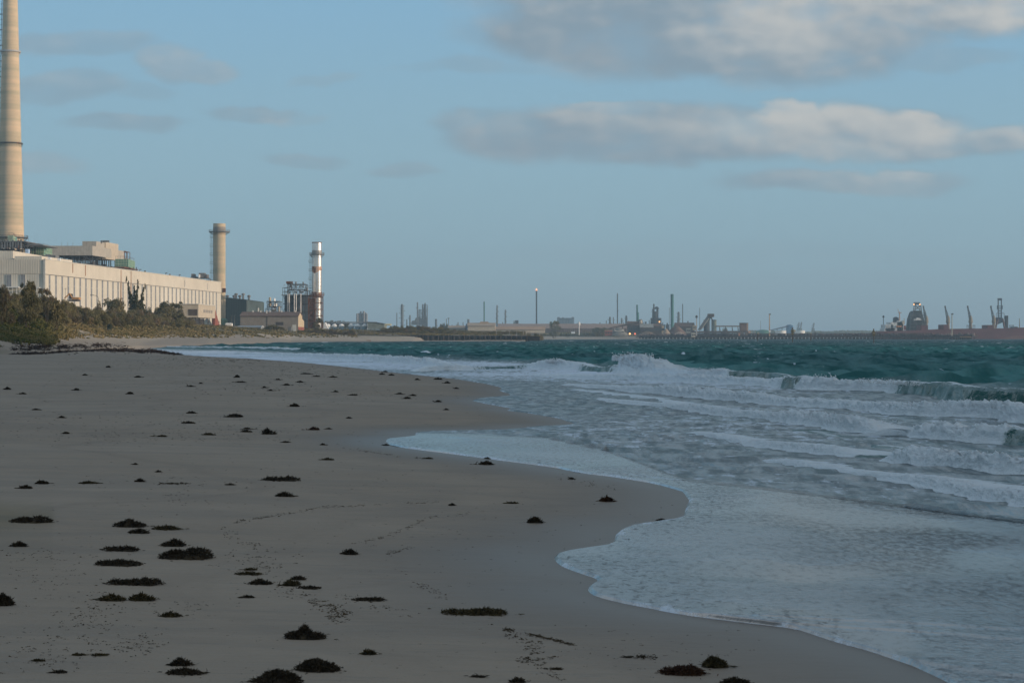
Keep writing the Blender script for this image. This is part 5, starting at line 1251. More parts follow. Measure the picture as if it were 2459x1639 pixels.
# transfer tower with silos
d = 1850
g = thing('conveyor', 'steep sloping conveyor climbing to a dark box above the twin silos', 'conveyor', W(1690, d, 792)); 
MB().prism([W(1676, d, 792), W(1684, d, 792), W(1709, d, 760), W(1709, d, 755), W(1700, d, 757)], (0, 5, 0)).build('gallery', mat('conveyor_side', (.12, .115, .12), .8), g); MB().prism([W(1683, d - .3, 791), W(1685, d - .3, 790), W(1707.5, d - .3, 759), W(1706, d - .3, 758)], (0, .4, 0)).build('walkway', pale, g)
MB().box(W(1701, d).x, W(1713, d).x, d - 2, d + 9, zpy(761, d), zpy(753, d)).build('head_house', brownd, g); MB().box(W(1713, d).x, W(1714.6, d).x, d - 1.8, d + 9, zpy(760.5, d), zpy(753, d)).build('side_wall', browno, g)
b = MB(); b.bar(W(1704, d, 768), W(1704, d, 760), .5); b.bar(W(1711, d, 770), W(1708, d, 761), .5); b.bar(W(1706, d, 762), W(1713, d, 769), .5); b.build('trestle', gdk, g)
for q, w__, lab, mm in ((1697, 7.2, 'left dark silo of the pair under the conveyor head', gdk), (1714.5, 6.0, 'right grey green silo of the pair under the conveyor head', mat('silo_greygreen', (.17, .19, .17), .8, streak=.3))):
    g = thing('silo', lab, 'silo', W(q, d + 2, 792)); MB().lathe(W(q, d + 4).x, d + 4, [(M(w__, d), 4), (M(w__, d), zpy(768.5, d))], 20).build('shell', mm, g, True); MB().lathe(W(q, d + 4).x, d + 4, [(M(w__, d) + .3, zpy(769, d)), (M(w__, d) + .3, zpy(768, d)), (M(w__ * .5, d), zpy(767.2, d))], 20).build('roof', gdk, g, True)
g = thing('conveyor', 'level enclosed conveyor between the twin silos and the brown tower block', 'conveyor', W(1750, d, 790)); MB().box(W(1721, d).x, W(1779, d).x, d, d + 4, zpy(784.5, d), zpy(781.5, d)).build('gallery', mat('conveyor_brown', (.17, .13, .11), .8, var=.3), g); b = MB()
for q in (1728, 1742, 1758, 1772): b.bar(W(q, d + 2, 800), W(q, d + 2, 784), .3); b.bar(W(q + 3, d + 2, 800), W(q, d + 2, 784), .25)
b.build('trestle', gdk, g)
g = thing('transfer_tower', 'square brown tower block with a sunlit side, standing over the jetty', 'tower', W(1787, 1700, 802)); d = 1700
MB().box(W(1778, d).x, W(1793, d).x, d, d + 8, zpy(796, d), zpy(775.5, d)).build('wall', browno, g); MB().box(W(1793, d).x, W(1797, d).x, d + .1, d + 8, zpy(795, d), zpy(775.8, d)).build('side_wall', mat('lit_side_and_leg_tan', (.40, .27, .19), .8), g); MB().box(W(1777.6, d).x, W(1797.4, d).x, d - .3, d + 8.3, zpy(775.6, d), zpy(774.8, d)).build('roof', brownd, g)  # tan sheet puts sunlight on the brown block's right side into the colour
b = MB()
for q in (1780, 1784, 1792, 1796): b.box(W(q, d).x - .6, W(q, d).x + .6, d + 1, d + 2.2, zpy(804, d), zpy(795, d))
b.build('leg', mat('lit_side_and_leg_tan', (0, 0, 0)), g)

# ---------------------------------------------------------------- jetty
g = thing('jetty', 'long dark jetty on closely spaced piles running right from the far beach to the ship', 'jetty', W(1930, 1500, z=0))
def jd(q): return float(np.interp(q, [1530, 2340], [1680, 1440]))
jx0, jx1 = W(1530, jd(1530)), W(2335, jd(2335)); dirj = (jx1 - jx0); dirj.z = 0; L_ = dirj.length; e_ = dirj.normalized(); nj = Vector((-e_.y, e_.x, 0))
def jbox(b, q0, q1, z0_, z1_, off=0, wdt=8):
    a, c = W(q0, jd(q0)), W(q1, jd(q1)); a.z = c.z = z0_; b.prism([a + nj * off, c + nj * off, c + nj * (off + wdt), a + nj * (off + wdt)], (0, 0, z1_ - z0_)); return b
jm = mat('jetty_timber', (.060, .045, .042), .9, var=.3, vscale=.3)
jbox(MB(), 1530, 2335, 2.2, 3.3).build('deck', jm, g)
b = MB(); rr = random.Random(9)
for q in np.arange(1534, 2335, 3.2): jbox(b, q, q + rr.uniform(.8, 3.4), 3.3, 3.5 + rr.uniform(.2, 1.6), 1 + rr.uniform(0, 3), 2)
jbox(b, 1640, 2235, 4.3, 4.9, 2, 1.2); b.build('pipeline', mat('jetty_pipes', (.12, .08, .07), .9, var=.5, vscale=.15), g)
b = MB(); jbox(b, 1655, 1792, 5.2, 7.0, 3, 3)
b.build('conveyor_gallery', mat('gallery_brown', (.21, .145, .115), .9, var=.35, vscale=.15, streak=.3), g)
for q in np.arange(1655, 1792, 6.5): a = W(q, jd(q)); a.z = 3; MB().bar(a + nj * 3, a + nj * 3 + Vector((0, 0, 2.4)), .2).build('gallery_post', gdk, g)
pm = mat('jetty_pile', (.05, .042, .042), .9, var=.3)
qs = list(np.arange(1536, 2335, 8.6))
pile0 = None
for i, q in enumerate(qs):
    a = W(q, jd(q)); a.z = -2
    if pile0 is None:
        b = MB()
        for off in (.4, 4, 7.6):
            b.bar(a + nj * off, a + nj * off + Vector((0, 0, 4.3)), .42, 8)
        b.bar(a + nj * .4 + Vector((0, 0, 4)), a + nj * 7.6 + Vector((0, 0, 4)), .3)
        pile0 = b.build('pile_bent', pm, g); P0 = a
    else: c_ = pile0.copy(); COL.objects.link(c_); c_.parent = g; c_.location = a - P0
def jpost(label, q, top, r_, m, d, head=None, name='light_pole', cat='light pole', base=806):
    g = thing(name, label, cat, W(q, d, base)); MB().bar(W(q, d, base + 1), W(q, d, top), M(r_, d), 8, M(r_ * .8, d)).build('pole', m, g, True)
    if head == 'arm': b = MB(); b.bar(W(q - 2, d, top), W(q + 3, d, top - 1), .35); b.box(W(q + 1, d).x, W(q + 3.4, d).x, d - .4, d + .4, zpy(top + 1, d), zpy(top - 1.3, d)); b.build('lamp_arm', gdk, g)
    if head == 'disc': MB().lathe(W(q, d).x, d, [(M(.8, d), zpy(top + 6, d)), (M(2.6, d), zpy(top + 4, d)), (M(2.6, d), zpy(top + 2.5, d)), (M(.8, d), zpy(top, d))], 12).build('lamp_head', gdk, g)
    return g
g = jpost('tall orange brown pole topped by a lamp, mid jetty', 1847.8, 754.5, 1.3, mat('pole_orange', (.48, .30, .16), .8, rust=.2), 1540, 'arm'); MB().box(W(1846, 1539).x, W(1851, 1539).x, 1538.5, 1539.3, zpy(797, 1539), zpy(793, 1539)).build('white_box', white, g)
jpost('grey light pole with a disc head left of the ship bridge', 2121.3, 757, .9, gdk, 1680, 'disc', base=797)
jpost('pale pole standing on the jetty head in front of the ship hull', 2286, 754, 1.3, mat('pole_pale', (.36, .34, .28), .7), 1440, 'arm')
jpost('hair thin mast on the skyline left of the tall jetty pole', 1826.5, 770, .4, gbl, 2600, None, 'mast', 'mast', base=795)
g = thing('mooring_dolphin', 'low platform with an orange edge at the right end of the jetty', 'mooring platform', W(2316, 1430, 808)); MB().box(W(2296, 1430).x, W(2333, 1430).x, 1430, 1440, 1.8, zpy(808.6, 1430)).build('deck', jm, g); MB().box(W(2305, 1430).x, W(2333, 1430).x, 1429.8, 1430, zpy(808.6, 1430), zpy(807.8, 1430)).build('edge_beam', mat('orange_beam', (.6, .35, .15), .8), g)
b = MB()
for q in range(2298, 2334, 5): b.bar(W(q, 1432, z=-2), W(q, 1432, z=2), .6, 8)
b.build('pile', pm, g)
o = MB().box(W(1774, 1560).x, W(1777, 1560).x, 1560, 1562, zpy(806, 1560), zpy(799, 1560)).box(W(1774.4, 1559).x, W(1776.6, 1559).x, 1559, 1560, zpy(801, 1560), zpy(799.6, 1560)).build('kiosk', mat('orange_kiosk', (.55, .25, .14), .8), None, label='narrow orange hut on the jetty under the brown tower block', origin=W(1775, 1560, 806)); o['category'] = 'hut'
# far port beyond the jetty
def tank(label, q, w_, pt, pb, d, m, roof, dome=1.0):
    g = thing('storage_tank', label, 'storage tank', W(q, d, pb)); x = W(q, d).x; r_ = M(w_ / 2, d); MB().lathe(x, d, [(r_, zpy(pb, d) - 1), (r_, zpy(pt, d))], 28).build('shell', m, g, True); MB().lathe(x, d, [(r_ * 1.01, zpy(pt, d)), (r_ * .6, zpy(pt - dome * .7, d)), (r_ * .05, zpy(pt - dome, d))], 28).build('roof', roof, g, True)
grn = mat('green_tank', (.05, .17, .13), .7)
tank('large green domed tank on the far shore behind the jetty', 1832, 34, 795, 802, 2500, grn, grn, 4); tank('white storage tank below the blue conveyor', 1875, 26, 793.5, 802, 2450, white, grn, 1); tank('white storage tank right of the blue conveyor house', 1921, 24, 793, 800, 2450, white, grn, 1)
blu = mat('port_blue', (.06, .16, .30), .6); g = thing('conveyor', 'blue sloping conveyor rising to a blue transfer house across the water', 'conveyor', W(1885, 2500, 800)); d = 2500
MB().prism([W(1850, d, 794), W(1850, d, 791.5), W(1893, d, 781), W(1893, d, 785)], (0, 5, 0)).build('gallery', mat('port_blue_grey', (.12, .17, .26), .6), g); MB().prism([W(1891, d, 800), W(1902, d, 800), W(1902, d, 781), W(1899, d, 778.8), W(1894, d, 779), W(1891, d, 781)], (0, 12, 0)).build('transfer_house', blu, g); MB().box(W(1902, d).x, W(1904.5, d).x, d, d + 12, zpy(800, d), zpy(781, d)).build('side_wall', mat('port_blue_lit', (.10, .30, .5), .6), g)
b = MB(); b.bar(W(1878, d, 800), W(1878, d, 786), .5); b.bar(W(1866, d, 800), W(1866, d, 789), .5); b.build('trestle', gdk, g)
for q, tp, lab in ((1919, 772.5, 'left leaning far crane of a close pair on the skyline'), (1925, 772, 'right leaning far crane of a close pair on the skyline'), (1955, 774, 'lone leaning far crane left of the ship')):
    g = thing('harbour_crane', lab, 'crane', W(q - 4, 4300, 795)); d = 4300; b = MB(); b.bar(W(q - 4, d, 790), W(q, d, tp), 1.3, 4, .5); b.bar(W(q - 2, d, 790), W(q + 1, d, tp + 2), .7); b.bar(W(q - 6, d, 784), W(q, d, tp), .5); b.build('jib', gbl, g); MB().prism([W(q - 6, d, 798), W(q - 5, d, 786), W(q + 1, d, 788), W(q + 2, d, 798)], (0, 5, 0)).build('tower', gbl, g)
# channel markers
for q, tp, bs, d_, lab, kind in ((1819.5, 797, 818, 960, 'short channel marker pile with twin pale heads, leftmost in the water', 'twin'), (1903, 783, 822.5, 655, 'tall dark channel beacon with a pale box, in front of the blue conveyor', 'tall'), (1947, 797, 818, 960, 'short channel marker pile between the two tall beacons', 'one'), (2098, 786, 824, 600, 'tall dark channel beacon with crossed topmarks, in front of the ship stern', 'tall2')):
    g = thing('channel_marker', lab, 'channel marker', W(q, d_, z=-1), 'channel markers in the bay'); MB().bar(W(q, d_, z=-2), W(q, d_, tp + 3), M(1.2, d_), 8).build('pile', mat('marker_pile', (.09, .08, .07), .9), g)
    b = MB()
    if kind in ('tall', 'tall2'):
        for k, w_ in enumerate((2.0, 3.4, 3.8, 2.6) if kind == 'tall' else (1.2, 2.6, 4.2, 3.4)): b.box(W(q - w_, d_).x, W(q + w_, d_).x, d_ - .3, d_ + .3, zpy(tp + 6 + k * 4.6, d_), zpy(tp + 3.6 + k * 4.2, d_))
        b.bar(W(q - 3.6, d_, tp + 20), W(q + 3.6, d_, tp + 9), .08); b.bar(W(q + 3.6, d_, tp + 20), W(q - 3.6, d_, tp + 9), .08)
    else: b.box(W(q - 1.6, d_).x, W(q + 1.6, d_).x, d_ - .3, d_ + .3, zpy(tp + 6, d_), zpy(tp + 3, d_))
    b.build('topmark', mat('marker_head', (.16, .14, .08), .8), g)
    b = MB()
    if kind == 'tall': b.box(W(q + 3.5, d_).x, W(q + 7, d_).x, d_ - .3, d_ + .3, zpy(796, d_), zpy(791.5, d_))
    elif kind == 'twin': b.box(W(q - .5, d_).x, W(q + .8, d_).x, d_ - .3, d_, zpy(801, d_), zpy(797, d_)); b.box(W(q + 2, d_).x, W(q + 3.4, d_).x, d_ - .3, d_, zpy(801, d_), zpy(797, d_)); b.bar(W(q, d_, 802), W(q + 3, d_, 801), .1)
    else: b.box(W(q - .6, d_).x, W(q + .8, d_).x, d_ - .35, d_, zpy(801, d_), zpy(798, d_))
    b.build('sign_board', pale, g)

# ---------------------------------------------------------------- ship
d = 1640
sh_ = thing('cargo_ship', 'long dark red bulk carrier with white bridge and four deck cranes, moored at the jetty', 'ship', W(2300, d, z=0))
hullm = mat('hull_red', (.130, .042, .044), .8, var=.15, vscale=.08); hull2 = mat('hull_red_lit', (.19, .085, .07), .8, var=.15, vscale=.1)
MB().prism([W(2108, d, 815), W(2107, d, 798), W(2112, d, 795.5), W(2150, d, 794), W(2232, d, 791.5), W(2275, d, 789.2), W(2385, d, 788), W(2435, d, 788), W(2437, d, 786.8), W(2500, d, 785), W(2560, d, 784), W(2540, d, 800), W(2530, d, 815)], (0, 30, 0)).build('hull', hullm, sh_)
MB().prism([W(2395, d - .3, 815.5), W(2430, d - .3, 806), W(2540, d - .3, 803), W(2532, d - .3, 815.5)], (0, .5, 0)).build('sunlit_hull_patch', hull2, sh_)  # lighter copy of the hull red paints a sunlit patch
b = MB()
for a, c, t_, u_ in ((2128, 2146, 779, 794.5), (2141, 2170, 773.5, 794), (2156, 2172, 770, 794), (2126, 2150, 788, 795)): b.box(W(a, d).x, W(c, d).x, d + 3, d + 24, zpy(u_, d), zpy(t_, d))
b.build('superstructure', mat('ship_white', (.62, .62, .60), .6, streak=.1), sh_)
MB().prism([W(2166, d + 2, 771), W(2172, d + 2, 769), W(2173, d + 2, 776), (W(2169, d + 2, 781))], (0, 10, 0)).build('bridge_wing', pale, sh_)
MB().box(W(2154, d).x, W(2167, d).x, d + 2.5, d + 3, zpy(785, d), zpy(781.5, d)).build('lifeboat', mat('lifeboat_orange', (.55, .24, .10), .6), sh_)
b = MB()
for k in range(3):
    for j in range(7): b.box(W(2130 + j * 5.5, d).x, W(2132.5 + j * 5.5, d).x, d + 2.8, d + 3, zpy(784 + k * 3.6, d), zpy(782.7 + k * 3.6, d))
b.build('window', gdk, sh_)
MB().prism([W(2149, d + 6, 774), W(2148.5, d + 6, 763), W(2153, d + 6, 760.5), W(2158, d + 6, 763), W(2158, d + 6, 774)], (0, 8, 0)).build('funnel', gdk, sh_)
b = MB(); b.bar(W(2160, d + 5, 771), W(2160, d + 5, 748), .7, 6, .4); b.bar(W(2156, d + 5, 741), W(2158, d + 5, 750), .2); b.prism([W(2156.5, d + 5, 750.5), W(2167, d + 5, 749.5), W(2163, d + 5, 752), W(2159, d + 5, 752)], (0, 1, 0)); b.bar(W(2171, d + 5, 771), W(2171, d + 5, 764), .3); b.build('mast', mat('mast_tan', (.4, .27, .22), .8), sh_)
b = MB()
for a, c, t_ in ((2168.5, 2178, 781), (2214.5, 2231, 780.5), (2268, 2280.5, 779), (2374, 2388, 780)): b.box(W(a, d).x, W(c, d).x, d + 4, d + 24, zpy(792, d), zpy(t_, d))
b.build('crane_housing', hullm, sh_)
crm = mat('crane_tan', (.20, .17, .13), .7, var=.2); cr0 = None
for q, tq in ((2224.5, 2217.5), (2277, 2272.8), (2331.5, 2328), (2387.5, 2383)):
    if cr0 is None:
        c_ = MB().lathe(W(q, d + 10).x, d + 10, [(1.5, zpy(791, d)), (1.3, zpy(775, d)), (1.9, zpy(774, d)), (1.5, zpy(763, d)), (.6, zpy(757, d))], 10).build('crane', crm, sh_, True); cr0 = c_
        b = MB(); tx_, bz = tq, q
        b.bar(W(bz - 2.5, d + 10, 772), W(tx_ - .9, d + 10, 737), .28); b.bar(W(bz + 2.5, d + 10, 772), W(tx_ + .9, d + 10, 737), .28)
        for k in range(9):
            f = k / 9; f2 = (k + 1) / 9; l_ = lambda s__, f_: W((bz + s__ * 2.5) * (1 - f_) + (tx_ + s__ * .9) * f_, d + 10, 772 - 35 * f_); b.bar(l_(-1, f), l_(1, f2), .18); b.bar(l_(1, f), l_(-1, f2), .18)
        b.bar(W(tx_, d + 10, 738), W(tx_, d + 10, 734), .7, 6); b.bar(W(bz + 1.5, d + 10, 758), W(tx_ + .5, d + 10, 737), .12); jb = b.build('jib', gdk, sh_); q0 = q
        jb.parent = cr0; jb.location = (0, 0, 0)
    else:
        c2 = cr0.copy(); COL.objects.link(c2); c2.parent = sh_; c2.location = ((q - q0) / F * d, 0, 0); j2 = jb.copy(); COL.objects.link(j2); j2.parent = c2
b = MB()
for a in (2322, 2325, 2337, 2341, 2424, 2427.5, 2431, 2434): b.bar(W(a, d + 3, 789), W(a, d + 3, 780), .22)
for a, c in ((2321, 2326), (2336, 2342), (2423, 2435)): b.bar(W(a, d + 3, 781), W(c, d + 3, 781), .2)
b.box(W(2436, d).x, W(2447, d).x, d + 4, d + 14, zpy(788, d), zpy(784, d)); b.build('deck_fitting', gdk, sh_)
MB().bar(W(2448, d + 6, 787), W(2448, d + 6, 764), .4, 6, .25).build('foremast', crm, sh_)
# ship unloaders on the berth
d = 1670
g = thing('ship_unloader', 'bulky grey green ship unloader with a lit head frame, behind the ship bridge', 'ship unloader', W(2203, d, 792))
ugr = mat('unloader_grey', (.030, .038, .038), .8, var=.35, vscale=.2)
MB().prism([W(2184, d, 794), W(2187, d, 765), W(2193, d, 749), W(2197, d, 746), W(2212, d, 746), W(2216, d, 757), W(2219, d, 768), W(2224, d, 794)], (0, 16, 0)).build('hopper', ugr, g)
b = MB()
for a, c, e, f in ((2191, 760, 2195.5, 731), (2197, 748, 2199, 730), (2209, 748, 2209, 730), (2215, 760, 2211, 731), (2195, 746, 2211, 731), (2211, 746, 2197, 731)): b.bar(W(a, d - 1, c), W(e, d - 1, f), .32)
for pz_ in (736, 741, 746): b.bar(W(2194, d - 1, pz_), W(2213, d - 1, pz_), .25)
for k in range(12): b.bar(W(2186 + k * 1.2, d - 1, 752 + k * 3.2), W(2221 - k * .6, d - 1, 752 + k * 3.2), .25)
b.frame(W(2186, d).x, W(2222, d).x, d - 2, d + 2, zpy(792, d), zpy(756, d), 5, 1, 5, .22); b.build('steel_frame', gbl, g)
b = MB(); b.box(W(2195.5, d).x, W(2209, d).x, d - 1, d + 4, zpy(730.8, d), zpy(727, d))
for k in range(6): b.bar(W(2196 + k * 2.4, d, 727.5), W(2196 + k * 2.4, d, 725), .3)
b.build('head_beam', gdk, g)
for q in (2194.6, 2208.8): MB().lathe(W(q, d - 2).x, d - 2, [(.1, zpy(732.4, d)), (.5, zpy(731.6, d)), (.5, zpy(729.8, d)), (.1, zpy(729, d))], 8).build('lamp', lampo, g)
b = MB(); b.box(W(2194, d - 2).x, W(2212, d - 2).x, d - 3, d - 2, zpy(768.3, d), zpy(766, d)); b.prism([W(2200, d - 3, 766), W(2202, d - 3, 762), W(2210, d - 3, 764), W(2211, d - 3, 766)], (0, 1, 0)); b.build('white_grab', white, g)
g = thing('ship_unloader', 'dark narrow twin mast unloader standing on splayed legs over the deck, near the right edge', 'ship unloader', W(2403, d, 790))
b = MB()
for a in (2397, 2404.6): b.bar(W(a, d, 765), W(a, d, 716), .55)
for k in range(8): b.bar(W(2397, d, 735 + k * 3.8), W(2404.6, d, 735 + k * 3.8), .3)
b.box(W(2396, d).x, W(2405.5, d).x, d - 1, d + 1, zpy(721, d), zpy(715.8, d)); b.box(W(2394.6, d).x, W(2396.8, d).x, d - 1, d + 1, zpy(742, d), zpy(733, d)); b.box(W(2405, d).x, W(2407.2, d).x, d - 1, d + 1, zpy(742, d), zpy(733, d)); b.build('mast', mat('unloader_blue', (.05, .07, .10), .7), g)
MB().prism([W(2393, d - 2, 766), W(2396, d - 2, 762), W(2408, d - 2, 763), W(2411, d - 2, 768), W(2409, d - 2, 773), W(2397, d - 2, 778), W(2395, d - 2, 776)], (0, 6, 0)).build('machinery_house', mat('unloader_blue', (0, 0, 0)), g)
for s_ in ((2396, 2390), (2408.5, 2413)):
    MB().bar(W(s_[0], d - 2, 766), W(s_[1], d - 2, 792), .8).build('leg', mat('unloader_brown', (.10, .06, .06), .8), g)
b = MB()
for a in (2392.5, 2411.5): b.bar(W(a, d - 1, 766), W(a, d - 1, 752), .18)
b.bar(W(2392.5, d - 1, 752), W(2396, d - 1, 751.5), .18); b.bar(W(2405, d - 1, 751.5), W(2411.5, d - 1, 752), .18); b.build('walkway_frame', gdk, g)
MB().box(W(2415, d).x, W(2420.3, d).x, d - 1, d + 4, zpy(792, d), zpy(757.5, d)).build('elevator_tower', gdk, g)
# ================================================================ VEGETATION
bark = mat('bark', (.10, .08, .06), .9)
fol_olive = foliage_mat('foliage_olive', (.150, .138, .064), (.24, .205, .11), (.25, .185, .125))
fol_dark = foliage_mat('foliage_dark', (.098, .092, .046), (.175, .152, .080), (.19, .145, .088))
fol_brown = foliage_mat('foliage_brownish', (.20, .145, .10), (.14, .12, .07), (.25, .19, .14))
fol_pale = foliage_mat('foliage_pale', (.12, .105, .05), (.08, .085, .04), (.15, .12, .075))


def leaf_cloud(lobes, n, size, seed, spiky=0.0):
    """leaf sprays spread through lobes (x,y,z,rx,ry,rz) -> verts, faces"""
    r = np.random.default_rng(seed)
    L = np.array(lobes, float); wgt = (L[:, 3] * L[:, 4] + L[:, 3] * L[:, 5]); wgt /= wgt.sum()
    idx = r.choice(len(L), n, p=wgt); l = L[idx]
    v = r.normal(size=(n, 3)); v /= np.linalg.norm(v, axis=1)[:, None]; v[:, 2] = np.abs(v[:, 2]) * 1.0 - 0.35 * (r.random(n) < .35)
    rad = 1 - 0.55 * r.random(n) ** 2.2
    k = fbm(v[:, 0] * 2.2 + idx, v[:, 1] * 2.2, v[:, 2] * 2.2, 3, seed)
    rad = rad * (0.66 + 0.62 * k)
    P = l[:, :3] + v * rad[:, None] * l[:, 3:6]
    keep = k > 0.30; P = P[keep]; v = v[keep]; n = len(P)
    nrm = v + r.normal(size=(n, 3)) * 0.75; nrm[:, 2] += .3; nrm /= np.linalg.norm(nrm, axis=1)[:, None]
    a = np.cross(nrm, r.normal(size=(n, 3))); a /= np.linalg.norm(a, axis=1)[:, None]; b = np.cross(nrm, a)
    if spiky: a = a * (1 - spiky) + np.array([0, 0, 1]) * spiky
    s = size * (0.55 + 0.9 * r.random(n))[:, None]
    Q = np.stack([P - a * s, P + b * s * .55, P + a * s, P - b * s * .55], 1).reshape(-1, 3)
    Fq = np.arange(4 * n).reshape(n, 4)
    return Q, Fq


def bush_mesh(seed, kind='round'):
    r = random.Random(seed); lobes = []
    if kind == 'round':
        for i in range(9):
            a = r.uniform(0, 6.28); q = r.uniform(0, .42); s = r.uniform(.20, .34); lobes.append((q * math.cos(a), q * math.sin(a), r.uniform(.32, .66) - q * .25, s, s, s * .85))
        lobes.append((0, 0, .30, .42, .42, .30)); return leaf_cloud(lobes, 2300, .040, seed)
    if kind == 'flat':
        for i in range(10):
            a = r.uniform(0, 6.28); q = r.uniform(.1, .55); s = r.uniform(.16, .27); lobes.append((q * math.cos(a), q * math.sin(a), r.uniform(.66, .80), s * 1.2, s * 1.2, s * .7))
        return leaf_cloud(lobes, 2000, .036, seed)
    if kind == 'spiky':
        for (x, y, w_, h0, h1) in ((-.30, 0, .075, .35, 1.0), (-.05, .1, .09, .3, .82), (.10, -.1, .085, .3, .93), (.34, 0, .08, .3, .83), (-.12, -.1, .1, .2, .6), (.2, .1, .1, .2, .6)):
            for k in range(7):
                f = k / 6; z = h0 + (h1 - h0) * f; lobes.append((x * (0.55 + .5 * f) + r.uniform(-.02, .02), y, z, w_ * (1.25 - f * .95), w_ * (1.25 - f * .95), .09))
        lobes += [(0, 0, .22, .3, .3, .2), (.1, 0, .35, .26, .26, .16)]; return leaf_cloud(lobes, 5200, .036, seed, .35)
    if kind == 'tree':
        for i in range(16):
            z = r.uniform(.25, .88); q = (1 - abs(z - .42)) * .42 * r.random() ** .5; a = r.uniform(0, 6.28); s = r.uniform(.13, .24) * (1.15 - z * .55); lobes.append((q * math.cos(a), q * math.sin(a), z, s, s, s * .9))
        lobes.append((0, 0, .2, .36, .36, .2)); return leaf_cloud(lobes, 2600, .033, seed)
    if kind == 'sparse':
        for i in range(7):
            a = r.uniform(0, 6.28); q = r.uniform(.15, .5); s = r.uniform(.10, .18); lobes.append((q * math.cos(a), q * math.sin(a), r.uniform(.55, .85), s * 1.3, s * 1.3, s * .7))
        return leaf_cloud(lobes, 700, .034, seed)


BM = {}
def bush_proto(kind, seed):
    key = (kind, seed)
    if key not in BM:
        Q, Fq = bush_mesh(seed, kind); cm = np_mesh('crown', Q, Fq, smooth=False)
        b = MB(); r = random.Random(seed + 99)
        top = .45 if kind not in ('flat', 'sparse') else .72
        for k in range(4): a = k * 1.6 + r.random(); b.bar((0, 0, -.25), (.12 * math.cos(a), .12 * math.sin(a), top * .55), .022, 5, .014); b.bar((.12 * math.cos(a), .12 * math.sin(a), top * .55), (.33 * math.cos(a + .3), .33 * math.sin(a + .3), top), .014, 5, .006)
        me = bpy.data.meshes.new('trunk'); b.bm.to_mesh(me); b.bm.free(); me.materials.append(bark)
        BM[key] = (cm, me)
    return BM[key]


def bush(name, label, cat, px, d, top, wpx, kind='round', m=fol_olive, seed=None, group=None, sink=0.1, zb=None):
    seed = random.randint(1, 4) if seed is None else seed
    cm, tm = bush_proto(kind, seed); cm2 = BM.setdefault(('m', id(cm), m.name), None)
    if cm2 is None: cm2 = cm.copy(); cm2.materials.clear(); cm2.materials.append(m); BM[('m', id(cm), m.name)] = cm2
    x = (px - CX) / F * d; z = gz(x, d) if zb is None else zb
    h = max(1.0, zpy(top, d) - z + sink)
    root = obj(name, None, None, None, label, cat, group, loc=(x, d, z - sink)); root.rotation_euler.z = random.uniform(-.5, .5) if kind in ('spiky',) else random.uniform(0, 6.28)
    if kind == 'spiky': root.rotation_euler.z = 0
    s = M(wpx, d) / 1.05; root.scale = (s, s, h / (.95 if kind != 'spiky' else 1.05))
    c = bpy.data.objects.new('crown', cm2); COL.objects.link(c); c.parent = root
    t_ = bpy.data.objects.new('trunk', tm); COL.objects.link(t_); t_.parent = root
    return root


bush('tree', 'spiky upright tree with several pointed tops standing before the hall windows', 'tree', 325, 560, 668, 66, 'spiky', fol_pale, 5)
bush('tree', 'small round topped tree standing clear of the scrub before the hall windows', 'tree', 235, 480, 717, 19, 'round', fol_dark, 2)
bush('tree', 'broad dark crowned tree just left of the spiky tree', 'tree', 277, 520, 705, 54, 'round', fol_olive, 3)
bush('tree', 'tall dark dome of foliage at the left edge, highest of the scrub', 'tree', 2, 240, 662, 46, 'round', fol_dark, 1)
bush('tree', 'big dark rounded tree covering the foot of the hall end wall', 'tree', 66, 262, 677, 62, 'tree', fol_dark, 2)
bush('tree', 'thin open tree leaning in front of the hall corner', 'tree', 112, 285, 688, 38, 'sparse', fol_brown, 4)
bush('tree', 'dark bushy tree just right of the hall corner', 'tree', 135, 300, 699, 52, 'round', fol_dark, 3)
bush('tree', 'dark twin domed tree between the spiky tree and the office block', 'tree', 392, 590, 715, 50, 'round', fol_dark, 4)
bush('tree', 'dark bushy tree at the left of the office block', 'tree', 425, 600, 724, 48, 'tree', fol_dark, 1)
bush('tree', 'dark feathery tree at the foot of the silver stack', 'tree', 763, 840, 762, 32, 'tree', fol_dark, 3)
bush('shrub', 'rounded dark bush in front of the brown roofed workshop', 'bush', 660, 790, 777, 46, 'round', fol_dark, 2)
bush('shrub', 'dark green bush below the foot of the tan stack', 'bush', 530, 700, 778, 44, 'round', fol_dark, 1)
bush('shrub', 'low dark bush left of the white gabled shed', 'bush', 590, 760, 787, 60, 'round', fol_olive, 4)
bush('tree', 'big dark spreading tree standing in front of the long pink shed', 'tree', 1330, 1700, 771, 40, 'tree', fol_dark, 2)
bush('tree', 'wide dark tree clump right of the white tower on the far shore', 'tree', 1437, 1740, 781, 42, 'round', fol_dark, 3)
bush('shrub', 'dark tree clump under the level conveyor right of the silos', 'tree', 1741, 1880, 784, 24, 'round', fol_dark, 2)
bush('shrub', 'bluish grey small bush on the sunlit dune slope below the scrub', 'bush', 262, 400, 773, 15, 'round', foliage_mat('foliage_blue_grey', (.05, .07, .06), (.08, .10, .085)), 3)
SKY = [(0, 690), (40, 690), (60, 688), (85, 694), (105, 700), (120, 700), (150, 712), (185, 722), (220, 728), (250, 736), (290, 735), (340, 730), (365, 738), (385, 728), (430, 732), (448, 752), (466, 772)]
BAS = [(0, 765), (100, 772), (150, 770), (250, 775), (350, 784), (450, 792), (470, 792)]
DF = [(0, 248), (100, 290), (150, 340), (300, 438), (450, 575), (470, 600)]
ip = lambda T, q: float(np.interp(q, [a for a, b in T], [b for a, b in T]))
